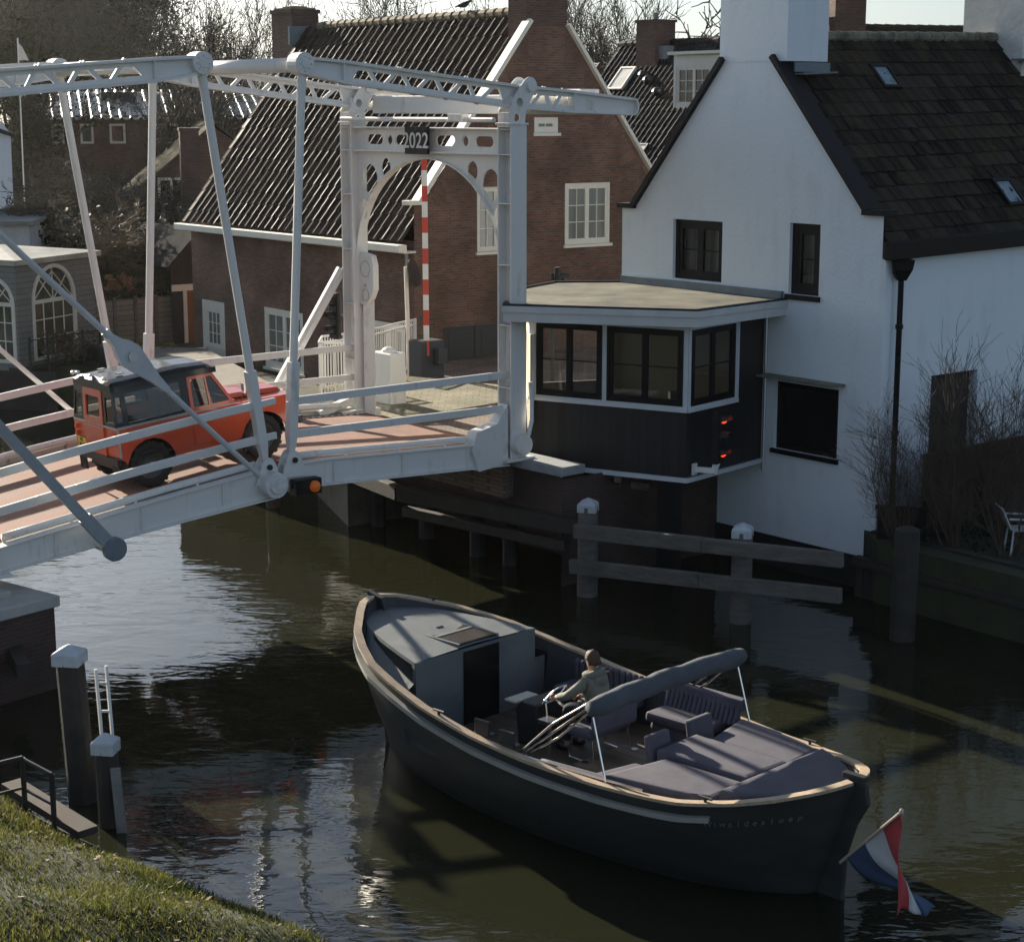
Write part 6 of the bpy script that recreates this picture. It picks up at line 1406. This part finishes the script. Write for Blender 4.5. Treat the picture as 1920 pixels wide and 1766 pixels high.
# ================================================================== LEFT BACKGROUND
GREYB = planks('grey_weatherboards', (.21, .215, .2), .17, 1, .7, .08, uv=True)
v0_ = Vector((-15.2, 55.6, 0)); PVD = Vector((.375, .927, 0)).normalized(); pvf = Fr(v0_, PVD); pvl = Fr(v0_, Vector((-.88, .47, 0)))
pv = thing('garden_pavilion', v0_ + Vector((-1, 2, .9)), 'grey boarded garden pavilion with arched white windows on the far bank', 'pavilion')
def archw(u0, u1, z0, zs):
    r = (u1 - u0) / 2; return [(u0, z0), (u1, z0)] + circle((u0 + u1) / 2, zs, r, r, 12, 0, math.pi)
zt_ = Yp(178, 480, 59.3).z; ur = pvf.px(178, 560)[0]
ua, ub = pvf.px(64, 590)[0], pvf.px(139, 590)[0]; zsill = pvf.px(100, 664)[1]; zspr = pvf.px(100, 562)[1]
mb = MB(); wall(mb, pvf, rect(0, ur, .3, zt_), [archw(ua, ub, zsill, zspr)], .1)
va, vb = pvl.px(24, 590)[0], pvl.px(24, 590)[0] + 1.5
wall(mb, pvl, rect(0, 5, .3, zt_), [archw(va, vb, zsill, zspr)], .1); mb.build('wall', GREYB, pv)
mb = MB(); mb.fbox(pvf, -.15, ur + .2, -.3, .18, zt_, zt_ + .16); mb.fbox(pvl, -.18, 5.2, -.3, .18, zt_ + .001, zt_ + .161)
e = [pvf.at(-.2, .2, zt_ + .165), pvf.at(ur + .2, .2, zt_ + .165), pvf.at(ur + .2, -4.6, zt_ + .165), pvf.at(-.2, -4.6, zt_ + .165)]; ap_ = pvf.at(ur / 2, -2.2, zt_ + .45)
mb.add(e + [ap_], [(0, 1, 4), (1, 2, 4), (2, 3, 4), (3, 0, 4)]); mb.build('roof', M('pale_lead_roof', (.42, .4, .33), .4, var=.35, scale=1.2), pv)
for fr_, a, b in ((pvf, ua, ub), (pvl, va, vb)):
    mb = MB(); r = (b - a) / 2; cx = (a + b) / 2; o1 = archw(a - .1, b + .1, zsill - .1, zspr); o2 = archw(a + .02, b - .02, zsill, zspr)
    mb.plate(fr_.at, o1, [o2], -.06, .04)
    for k in (1, 2, 3): u = a + (b - a) * k / 4; mb.fbox(fr_, u - .016, u + .016, -.05, -.01, zsill, zspr)
    for k in (1, 2): z = zsill + (zspr - zsill) * k / 3; mb.fbox(fr_, a, b, -.051, -.011, z - .016, z + .016)
    mb.fbox(fr_, a, b, -.06, .02, zspr - .06, zspr + .06)
    for k in (-1, 1): mb.tube([fr_.at(cx + k * r * (1 - .98 * math.sin(t_)) , -.03, zspr + r * .85 * math.sin(t_)) for t_ in [math.pi / 2 * j / 8 for j in range(9)]], .02, 5)
    for an in (.8, 1.57, 2.34): mb.bar(fr_.at(cx, -.03, zspr), fr_.at(cx + r * math.cos(an), -.03, zspr + r * math.sin(an)), .03, .03)
    w = mb.build('window', TRIM, pv); mb = MB(); mb.plate(fr_.at, o2, (), -.045, -.04, rim=False); mb.build('pane', M('warm_dim_glass', (.075, .07, .045), .06, var=.5, scale=1.5), w)
a, b = Yp(178, 655, 59.8), Yp(332, 650, 62); ff = Fr((a.x, a.y), (b.x - a.x, b.y - a.y)); L_ = (b - a).length
t = thing('plank_fence', a, 'weathered grey plank fence between the pavilion and the black shed', 'fence')
mb = MB(); wall(mb, ff, rect(0, L_, .5, ff.px(250, 560)[1])); mb.fbox(ff, 0, L_, -.1, -.02, .5, ff.px(250, 562)[1]); mb.build('boards', planks('fence_weatherboards', (.19, .175, .14), .17, 1, .8, .12, uv=True), t)
mb = MB(); 
for k in range(5): mb.fbox(ff, L_ * k / 4 - .06, L_ * k / 4 + .06, 0, .05, .5, ff.px(250, 555)[1])
mb.build('post', WOODG, t)
# black shed
sf_ = Fr(Yp(322, 640, 61.5)[:2], (.8, .6)); us = [sf_.px(x, 560)[0] for x in (322, 345, 383)]
t = thing('shed', sf_.at(.5, -1, 1.1), 'black tarred timber shed with pitched roof against the brick house', 'shed')
za, ze_ = sf_.px(345, 437)[1], sf_.px(322, 490)[1]
mb = MB(); w0, w1 = us[0], us[2] + .8; wall(mb, sf_, [(w0, .8), (w1, .8), (w1, ze_ + .1), ((w0 + w1) / 2, za), (w0, ze_)], [rect(w0 + .5, w1 - .1, .8, sf_.px(350, 545)[1])], .4); mb.build('wall', planks('tarred_boards', (.02, .02, .021), .15, 0, .8, uv=True), t)
mb = MB()
for x in (-.4, 1): pass
for p, q in (((w0 - .3, ze_ - .25), ((w0 + w1) / 2, za + .08)), (((w0 + w1) / 2, za + .08), (w1 + .3, ze_ - .2))):
    mb.loft([[sf_.at(p[0], .35, p[1]), sf_.at(q[0], .35, q[1]), sf_.at(q[0], .35, q[1] + .08), sf_.at(p[0], .35, p[1] + .08)], [sf_.at(p[0], -4, p[1]), sf_.at(q[0], -4, q[1]), sf_.at(q[0], -4, q[1] + .08), sf_.at(p[0], -4, p[1] + .08)]])
mb.build('roof', M('shed_felt', (.035, .035, .034), .95, var=.4, spec=.03), t)
mb = MB(); zz = sf_.px(350, 545)[1]; mb.fbox(sf_, w0, w1, .0, .05, zz, zz + .22); mb.fbox(sf_, w0 + .42, w0 + .55, .0, .05, .8, zz); mb.build('frame', TRIM, t); mb = MB(); mb.fbox(sf_, w0 + .55, w0 + .85, -.02, .03, .8, zz); mb.build('post', M('orange_brown_post', (.2, .1, .05), .8), t)
# low iron fence before the pavilion
a, b = Yp(58, 700, 54.8), Yp(190, 690, 57.5); t = thing('iron_fence', a, 'low black iron post fence in front of the pavilion', 'fence'); mb = MB()
for k in range(5): p = a.lerp(b, k / 4); mb.bar((p.x, p.y, .6), (p.x, p.y, 2.2), .06, .06)
mb.build('post', IRON, t); mb = MB(); mb.bar((a.x, a.y, 2.1), (b.x, b.y, 2.1), .03, .03); mb.bar((a.x, a.y, 1.2), (b.x, b.y, 1.2), .03, .03); mb.build('rail', IRON, t)
# small white gate railing by the brick house
a, b, c = Yp(318, 660, 57), Yp(388, 653, 56.5), Yp(388, 668, 55.2); t = thing('gate_rail', a, 'pale timber rail at the foot of the brick house wall', 'railing'); mb = MB(); mb.bar(a, b, .1, .09); mb.bar(a, c, .1, .09)
for p in (a, b, c): mb.bar(p, Vector((p.x, p.y, .9)), .08, .08)
mb.build('rail', M('pale_rail', (.6, .55, .48), .7), t)
# dark boarded quay along the path
qa, qb = Vector((-5.1, 43.3, 0)), Vector((-13.6, 58.1, 0)); qf = Fr(qa, qb - qa); t = thing('boarded_quay', qa, 'dark boarded quay wall along the far bank below the brick house', 'quay wall'); mb = MB(); wall(mb, qf, rect(-1.5, (qb - qa).length, -.6, 1.6), n=.15); mb.fbox(qf, -1.5, (qb - qa).length, .1, .3, 1.5, 1.68); mb.build('boards', planks('quay_boards', (.05, .045, .038), .25, 0, .9, uv=True), t)
qa, qb = Vector((-14.6, 54.6, 0)), Vector((-40, 58.0, 0)); qf = Fr(qa, qb - qa); t = thing('boarded_quay', qa, 'dark timber quay edge under the grey pavilion', 'quay wall'); mb = MB(); wall(mb, qf, rect(-.8, (qb - qa).length, -.6, 1.2)); mb.build('boards', WOODD, t)
# long tiled row house far away
a, b = Yp(60, 224, 98), Yp(475, 214, 101); t = thing('row_house', ((a + b) / 2), 'long low house with bright glinting tiled roof beyond the gardens', 'house')
d_ = (Vector((b.x - a.x, b.y - a.y, 0))).normalized(); n_ = Vector((-d_.y, d_.x, 0)); a2, b2 = a - d_ * 1 + Vector((0, 0, 0)), b + d_ * 6
zr_ = Yp(250, 172, 104.5).z
mb = pantiles((a2.x, a2.y, a.z), (b2.x, b2.y, a.z), a2 + n_ * 5.4 + Vector((0, 0, zr_ - a2.z)), b2 + n_ * 5.4 + Vector((0, 0, zr_ - b2.z)), .5, .5, .12, .02, 12, arc=80)
mb.build('roof', TILE_GREY, t, smooth=True)
rf_ = Fr(a2 + n_ * .4, d_); LL = (b2 - a2).length
wn_ = [(rf_.px(x0, 240)[0], rf_.px(x1, 240)[0]) for x0, x1 in ((278, 340), (345, 372), (150, 175), (205, 235), (95, 120))]
mb = MB(); wall(mb, rf_, rect(0, LL, 1, a.z + .2), [rect(u, v, a.z - 1.3, a.z - .25) for u, v in wn_], .1); mb.box(a2 + n_ * 5 + d_ * LL / 2 + Vector((0, 0, -4.5)), d_ * LL / 2, n_ * 4, (0, 0, 4)); mb.build('wall', BRICK, t)
for u, v in wn_: window(t, rf_, u, v, a.z - 1.3, a.z - .25, TRIM, GLASSD, max(1, round((v - u) / .9)), 1, 1, n=-.03, fw=.07, sw=.05)
mb = MB(); p = Yp(224, 185, 103); mb.box((p.x, p.y, p.z), (.9, 0, 0), (0, .5, 0), (0, 0, .35)); mb.build('roof_hatch', IRON, t)
# small brown house with chimney left of the brick house
t0 = Yp(395, 300, 82); t = thing('brown_house', (t0.x, t0.y, 1), 'small brown gabled house with chimney between bushes and the brick house', 'house')
bf = Fr((t0.x - 2.2, t0.y), (1, .25)); mb = MB(); wall(mb, bf, [(-1, 1), (6, 1), (6, 5.6), (2.4, 8.2), (-1, 5.4)], [rect(-.2, 1.0, 4.6, 6.0)], .1); mb.build('wall', BRICK, t)
window(t, bf, -.2, 1.0, 4.6, 6.0, TRIM, GLASSD, 2, 1, 1, n=-.03)
mb = MB()
for p, q in (((-1.5, 5.0), (2.4, 8.3)), ((2.4, 8.3), (6.5, 5.1))): mb.loft([[bf.at(p[0], .3, p[1]), bf.at(q[0], .3, q[1]), bf.at(q[0], .3, q[1] + .15), bf.at(p[0], .3, p[1] + .15)], [bf.at(p[0], -9, p[1]), bf.at(q[0], -9, q[1]), bf.at(q[0], -9, q[1] + .15), bf.at(p[0], -9, p[1] + .15)]])
mb.build('roof', M('weathered_roof', (.085, .075, .052), .95, var=.4, spec=.05), t)
p = Yp(354, 262, 80); chimney(t, (p.x, p.y), (1, .25), .8, .8, 3.5, Yp(354, 240, 80).z, BRICKD, .12, STONE)
# white cottage and low shed at the left edge
p = Yp(-30, 300, 74); t = thing('white_cottage', (p.x, p.y, 1), 'white cottage end just inside the left edge among trees', 'house'); cf = Fr((p.x - 4, p.y), (1, .1)); q = [cf.px(x, y) for x, y in ((20, 335), (20, 250), (0, 232))]
mb = MB(); wall(mb, cf, [(-3, 1), (q[0][0], 1), (q[1][0], q[1][1]), (q[2][0] - .6, q[2][1] + .8), (-3, q[2][1] + 2)]); mb.build('wall', PLASTER, t)
mb = MB(); mb.bar(cf.at(q[1][0] + .2, .1, q[1][1] - .1), cf.at(-3, .1, q[2][1] + 2.2), .25, .15); mb.build('roof', TILE_BLACK, t)
p = Yp(20, 455, 66); t = thing('low_outhouse', (p.x, p.y, 1), 'low pale outhouse behind the grey pavilion', 'shed'); lf_ = Fr((p.x - 5, p.y), (1, .12)); u1_ = lf_.px(56, 450)[0]; ztp = lf_.px(30, 422)[1]
mb = MB(); wall(mb, lf_, rect(-2, u1_, 1, ztp), [rect(u1_ - 2.2, u1_ - 1.2, 2.0, lf_.px(30, 448)[1])], .2); mb.add([lf_.at(u1_, 0, 1), lf_.at(u1_, -5, 1), lf_.at(u1_, -5, ztp), lf_.at(u1_, 0, ztp)], [(0, 1, 2, 3)]); mb.build('wall', M('pale_outhouse_wall', (.5, .52, .52), .8), t)
mb = MB(); mb.fbox(lf_, -2.2, u1_ + .2, -5, .3, ztp, ztp + .15); mb.build('roof', M('flat_grey_roof', (.2, .2, .19), .8), t); mb = MB(); mb.fbox(lf_, u1_ - 2.2, u1_ - 1.2, -.22, -.18, 2.0, lf_.px(30, 448)[1]); mb.build('door', IRON, t)
# pale flag on a pole far left
p0_, p1_ = Yp(38, 250, 88), Yp(33, 72, 88); t = thing('flagpole', p0_, 'pale pennant on a pole among the far trees', 'flag'); mb = MB(); mb.tube([(p0_.x, p0_.y, 1), p1_], .035, 6); mb.build('pole', WHITEP, t)
mb = MB(); a, b, c = Yp(34, 80, 88), Yp(36, 114, 88), Yp(53, 112, 88); mb.loft([[a, b], [a.lerp(c, .35) + Vector((0, .15, .05)), b.lerp(c, .4) + Vector((0, .15, 0))], [c, c + Vector((0, 0, -.05))]], closed=False); o = mb.build('cloth', M('pale_flag_cloth', (.65, .6, .54), .8), t); o.modifiers.new('thick', 'SOLIDIFY').thickness = .01
# birds
def bird(loc, az, lab):
    t = thing('bird', loc, lab, 'bird', rotz=az); mb = MB()
    mb.loft([[Vector((x, r * math.cos(a), z + r * 1.05 * math.sin(a))) for a in [2 * math.pi * k / 10 for k in range(10)]] for x, z, r in ((-.30, .12, .015), (-.2, .15, .03), (-.08, .17, .07), (.05, .2, .085), (.13, .25, .06), (.17, .29, .045), (.22, .3, .03), (.27, .295, .006))])
    mb.tube([(.0, .03, .12), (.0, .03, 0)], .008, 5); mb.tube([(.0, -.03, .12), (.0, -.03, 0)], .008, 5); mb.build('body', M('bird_plumage', (.04, .04, .045), .7, var=.4), t, local=True, smooth=True)
bird(HP(HA, HV - .6, 12.9), 2.6, 'dark crow perched on the broad chimney of the brick house')
p = HP(HA, 4.0, HZ + .15); bird(p, .5, 'grey pigeon on the brick house ridge')
# ================================================================== TREES AND SHRUBS
BARK = M('tree_bark', (.06, .05, .04), .9, var=.4, scale=3); TWIG = M('bare_twigs', (.06, .05, .037), .85, var=.25)
TWIGY = M('sunlit_twigs', (.15, .12, .075), .8, var=.3); IVY = M('evergreen_leaves', (.065, .06, .034), .96, var=.4, island=.5, spec=.05)
def prism(V, Fc, p, q, r0, r1, n=3):
    d = (q - p); d.normalize(); u = d.cross(Vector((.3, .2, .93))); 
    if u.length < .05: u = d.cross(Vector((1, 0, 0)))
    u.normalize(); w = d.cross(u); b = len(V)
    for c, r in ((p, r0), (q, r1)):
        for k in range(n):
            t = 2 * math.pi * k / n; V.append(c + (u * math.cos(t) + w * math.sin(t)) * r)
    for k in range(n): Fc.append((b + k, b + (k + 1) % n, b + n + (k + 1) % n, b + n + k))
def branch(rng, tr, cr, lv, p, d, L, r, lev, maxlev, spread, up, nk, twig, tips):
    seg = 4 if lev < 2 else 3; q = p; dd = d.copy(); ra = r
    for i in range(seg):
        dd = (dd + Vector((rng.uniform(-1, 1), rng.uniform(-1, 1), rng.uniform(-1, 1))) * (.16 if lev < 2 else .26) + Vector((0, 0, up * .12))).normalized()
        nq = q + dd * (L / seg); rb = max(twig * .55, r * (1 - .75 * (i + 1) / seg))
        V, Fc = tr if lev < 2 else cr
        prism(V, Fc, q, nq, ra, rb, 6 if lev == 0 else (4 if lev == 1 else 3))
        if lev < maxlev and (i > 0 or lev > 0):
            for _ in range(nk[lev]):
                az = rng.uniform(0, 6.283); s = rng.uniform(.7, 1.2) * spread; t = Vector((math.cos(az), math.sin(az), 0)); side = (t - dd * t.dot(dd)).normalized()
                cd = (dd * math.cos(s) + side * math.sin(s)).normalized()
                branch(rng, tr, cr, lv, q.lerp(nq, rng.random()), cd, L * rng.uniform(.42, .68), max(twig, rb * .62), lev + 1, maxlev, spread, up, nk, twig, tips)
        q, ra = nq, rb
    if lev >= maxlev - 1: tips.append(q)
def tree_data(seed, h, r, maxlev=4, spread=.75, up=.6, nk=(3, 2, 2, 1), twig=.016, trunk=.55, leaves=0, lsize=.12):
    rng = random.Random(seed); tr = ([], []); cr = ([], []); tips = []
    branch(rng, tr, cr, None, Vector((0, 0, 0)), Vector((rng.uniform(-.05, .05), rng.uniform(-.05, .05), 1)).normalized(), h * trunk, r, 0, maxlev, spread, up, nk, twig, tips)
    zt = max((v.z for v in cr[0]), default=h); k = h / zt
    ms = []
    for nm, (V, Fc) in (('trunk', tr), ('crown', cr)):
        me = bpy.data.meshes.new(nm); V = [(v.x * k, v.y * k, v.z * k) for v in V]; Fc = list(Fc)
        if nm == 'crown' and leaves:
            for _ in range(leaves):
                t = rng.choice(tips) * k; c = t + Vector((rng.gauss(0, .35), rng.gauss(0, .35), rng.gauss(0, .3))); a = Vector((rng.uniform(-1, 1), rng.uniform(-1, 1), rng.uniform(-.6, .6))).normalized() * lsize; b = a.cross(Vector((rng.uniform(-1, 1), rng.uniform(-1, 1), 1))).normalized() * lsize * .6
                i = len(V); V += [tuple(c - a), tuple(c - b), tuple(c + a), tuple(c + b)]; Fc.append((i, i + 1, i + 2, i + 3))
        me.from_pydata(V, [], Fc); ms.append(me)
    return ms
def put_tree(ms, loc, rz, sc_, name, label, cat, group, mats):
    o = bpy.data.objects.new(name, None); COL.objects.link(o); o.location = loc; o.rotation_euler = (0, 0, rz); o.scale = sc_ if isinstance(sc_, tuple) else (sc_,) * 3; tag(o, label, cat, group); XF[o.name] = Matrix()
    for me, nm, mt in zip(ms, ('trunk', 'crown') if name != 'shrub' else ('stem', 'twigs'), mats):
        if not me.materials: me.materials.append(mt)
        c = bpy.data.objects.new(nm, me); COL.objects.link(c); c.parent = o
    return o
TA = [tree_data(21 + i, 16, .30, 4, .62, .75, (3, 3, 2, 1), .024) for i in range(3)]
TB = [tree_data(51 + i, 16, .34, 4, .7, .65, (3, 2, 2, 2), .024, leaves=1500, lsize=.14) for i in range(2)]
TG = tree_data(77, 9, .34, 4, .95, .15, (3, 2, 2, 2), .03, trunk=.6)
dense = [(28, 122, 1.4), (62, 132, 1.5), (98, 124, 1.4), (128, 138, 1.5), (160, 126, 1.4), (196, 134, 1.45), (228, 122, 1.3), (258, 130, 1.2), (292, 124, 1.08), (40, 92, .85), (4, 96, 1.0)]
for k, (px, Y, s) in enumerate(dense):
    if Y > 110: Y, s = Y * 1.4, s * 1.38
    p = Yp(px, 200, Y); r_ = random.Random(k); ms = TB[k % 2] if k % 3 != 2 else TA[k % 3]
    put_tree(ms, (p.x, Y, 1.1), r_.uniform(0, 6.28), (s * r_.uniform(.8, 1), s * r_.uniform(.8, 1), s), 'tree', 'tall dark ivy-grown tree in the wood at the upper left behind the bridge beam', 'tree', 'wood at the upper left', (BARK, IVY if ms in TB else TWIG))
bare = [(338, 104, 1.02, 'slender bare tree at the right edge of the dark wood'), (372, 92, 0.94, 'bare winter tree above the tip of the left balance beam'), (410, 98, 1.00, 'bare winter tree with fine twigs between the wood and the broad chimney'), (447, 108, 1.04, 'bare winter tree just left of the broad brick chimney'), (490, 120, 1.12, 'pale bare tree directly behind the broad brick chimney'),
        (640, 112, 1.09, 'bare tree top above the middle of the brick house ridge'), (690, 104, 1.09, 'wide bare tree top above the brick house ridge'), (745, 110, 1.14, 'bare tree top behind the pigeon on the ridge'), (800, 102, 1.08, 'bare tree top above the ridge nearer the tall chimney'), (950, 108, 1.12, 'bare tree top close beside the tall brick chimney'),
        (1085, 96, 1.09, 'dense bare tree right of the tall brick chimney'), (1130, 104, 1.14, 'dense bare tree behind the black tiled terrace roof'), (1165, 112, 1.02, 'small bare tree fading out above the black tiled roof'), (1040, 108, 1.04, 'bare tree behind the tall brick chimney stack')]
for k, (px, Y, s, lab) in enumerate(bare):
    p = Yp(px, 120, Y); put_tree(TA[k % 3], (p.x, Y, 1.1), k * 1.7, (s * .8, s * .8, s), 'tree', lab, 'tree', 'bare trees along the skyline', (BARK, TWIG))
for px, Y, s, lab in ((1215, 90, 1.52, 'gnarled pollarded tree behind the small terrace chimney'), (1270, 92, 1.5, 'gnarled crooked tree nearest the whitewashed chimney')):
    p = Yp(px, 100, Y); put_tree(TG, (p.x, Y, 1.1), px, (s, s, s), 'tree', lab, 'tree', 'gnarled trees', (BARK, TWIG))
# bushes in the gardens at the left
SA = [tree_data(91 + i, 4.2, .12, 4, .85, .35, (4, 3, 2, 2), .012, trunk=.5) for i in range(3)]
bushes = [(225, 590, 64, 1.25, 1.5, 'large spreading bare bush with sunlit twigs behind the plank fence', TWIGY), (120, 420, 72, 1.3, 1.6, 'brown bare bush below the glinting row house roof', TWIG), (290, 400, 78, 1.35, 1.5, 'bare bush before the brown gabled house', TWIG), (60, 380, 80, 1.3, 1.5, 'dark bare bush beside the white cottage', TWIG), (190, 400, 84, 1.5, 1.9, 'broad reddish bush in the middle of the gardens', TWIG), (300, 560, 66, .9, 1.1, 'low twiggy bush beside the black shed', TWIGY), (340, 380, 74, 1.0, 1.2, 'upright bush by the corner of the brick house roof', TWIGY), (110, 330, 92, 1.5, 1.9, 'tall bare thicket under the row house wall', TWIG), (250, 330, 90, 1.4, 1.8, 'thicket of bare stems under the row house windows', TWIG), (155, 470, 63, .95, 1.1, 'dark bush directly behind the pavilion roof', TWIG), (270, 470, 64, 1.1, 1.3, 'grey green bush with crossing pale branches', TWIGY)]
SM = {}
for k, (px, py, Y, s, w_, lab, mt) in enumerate(bushes):
    p = Yp(px, 300, Y); key = (k % 3, mt.name)
    if key not in SM: SM[key] = [m.copy() for m in SA[k % 3]]; 
    for m in SM[key]:
        if not m.materials: m.materials.append(mt)
    put_tree(SM[key], (p.x, Y, 1.0), k * 2.1, (w_ * 1.05, w_ * 1.05, s), 'shrub', lab, 'bush', 'garden bushes', (mt, mt))
# dead hydrangea heads and hedges
mb = MB(); rng = random.Random(5)
def clump(mb, c, rx, ry, rz, n, s, rng):
    for _ in range(n):
        while True:
            v = Vector((rng.uniform(-1, 1), rng.uniform(-1, 1), rng.uniform(-1, 1)))
            if v.length < 1: break
        p = Vector(c) + Vector((v.x * rx, v.y * ry, v.z * rz)); a = Vector((rng.uniform(-1, 1), rng.uniform(-1, 1), rng.uniform(-1, 1))).normalized() * s; b = a.cross(Vector((rng.uniform(-1, 1), rng.uniform(-1, 1), rng.uniform(-1, 1)))).normalized() * s * .6
        mb.add([p - a, p - b, p + a, p + b], [(0, 1, 2, 3)])
for k in range(16):
    p = Yp(180 + rng.uniform(0, 64), 535 + rng.uniform(-18, 12), 61.6); clump(mb, p, .16, .16, .12, 40, .05, rng)
o = mb.build('hydrangea', M('dry_flower_heads', (.3, .17, .09), .8, island=.4)); tag(o, 'row of dried tan hydrangea heads behind the plank fence', 'plant')
mb = MB()
for k in range(20):
    p = Yp(180 + 8 * k, 556, 60.6 + .09 * k); clump(mb, p + Vector((0, .3, -.1)), .5, .4, .28, 70, .07, rng)
o = mb.build('ivy_hedge', IVY); tag(o, 'low ivy hedge along the top of the plank fence', 'hedge')
mb = MB()
for k in range(10): clump(mb, Yp(262 + 7 * k, 664, 57.6 - .1 * k), .5, .5, .4, 60, .07, rng)
o = mb.build('yellow_bush', M('yellow_green_leaves', (.16, .14, .03), .7, island=.4)); tag(o, 'yellow green low bush behind the car beside the rail', 'bush')
mb = MB()
for k in range(14): clump(mb, Yp(85 + 7 * k, 650, 55.6 + .15 * k), .3, .3, .55, 60, .06, rng)
o = mb.build('dry_border_plants', M('dry_stalks', (.13, .1, .06), .9, island=.4)); tag(o, 'dry brown border plants behind the iron fence', 'plant')
mb = MB()
for k in range(40): clump(mb, Yp(-20 + 10 * k, 470 + 40 * math.sin(k * 1.3), 69 + .15 * k), 1.6, 1.2, 1.3, 70, .14, rng)
o = mb.build('dark_hedge', M('dark_hedge_leaves', (.04, .042, .02), .7, island=.5)); tag(o, 'dark evergreen hedge mass behind the garden bushes', 'hedge')
# shrub and low plants in front of the long white wall
def shrub_data(seed, h, n, rad_):
    rng = random.Random(seed); tr = ([], []); cr = ([], []); tips = []
    for k in range(n):
        a = rng.uniform(0, 6.283); ln = rng.uniform(.05, .62); d = Vector((math.cos(a) * ln, math.sin(a) * ln, 1)).normalized(); p = Vector((math.cos(a), math.sin(a), 0)) * rng.uniform(0, .18)
        branch(rng, tr, cr, None, p, d, h * rng.uniform(.45, .72), rad_ * rng.uniform(.7, 1.1), 1, 4, .42, .45, (3, 1, 2, 1), .0048, tips)
    ms = []
    for nm, (V, Fc) in (('stem', tr), ('twigs', cr)):
        me = bpy.data.meshes.new(nm); me.from_pydata([tuple(v) for v in V], [], Fc); ms.append(me)
    return ms
SS = shrub_data(131, 3.9, 12, .02); SH = M('dark_shrub_stems', (.085, .062, .043), .9)
p = Yp(1790, 1010, 32.2); put_tree(SS, (p.x, p.y, 1.1), .4, (1.15, 1.0, 1.0), 'shrub', 'tall leafless shrub with upright stems in front of the white wall', 'bush', 'garden shrubs', (SH, SH))
S2 = [m.copy() for m in SS]
for px, Y, s, lab in ((1690, 32.3, .72, 'smaller leafless shrub by the black downpipe'), (1890, 31.6, .9, 'leafless shrub beside the garden chair'), (1850, 34.2, .82, 'leafless shrub close to the dark plank door')):
    p = Yp(px, 1010, Y); put_tree(S2, (p.x, p.y, 1.1), px, (s * 1.15, s * 1.15, s), 'shrub', lab, 'bush', 'garden shrubs', (SH, SH))
mb = MB()
for k in range(60): 
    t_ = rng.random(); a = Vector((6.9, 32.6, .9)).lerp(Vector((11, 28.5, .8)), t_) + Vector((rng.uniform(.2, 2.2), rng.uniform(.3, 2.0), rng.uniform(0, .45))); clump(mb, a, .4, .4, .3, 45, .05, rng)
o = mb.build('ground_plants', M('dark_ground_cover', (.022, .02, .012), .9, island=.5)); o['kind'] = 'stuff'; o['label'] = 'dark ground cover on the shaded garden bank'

# ================================================================== HAZE
hz = MB(); hz.abox(-160, 160, -20, 240, -2.0, 40)
hm = bpy.data.materials.new('haze_air'); hm.use_nodes = True; ht = hm.node_tree; ht.nodes.remove(ht.nodes['Principled BSDF'])
pv_ = ht.nodes.new('ShaderNodeVolumePrincipled'); pv_.inputs['Color'].default_value = (.95, .95, .93, 1); pv_.inputs['Density'].default_value = .00008; pv_.inputs['Anisotropy'].default_value = .75
ht.links.new(pv_.outputs[0], ht.nodes['Material Output'].inputs['Volume'])
o = hz.build('haze', hm); o['kind'] = 'stuff'
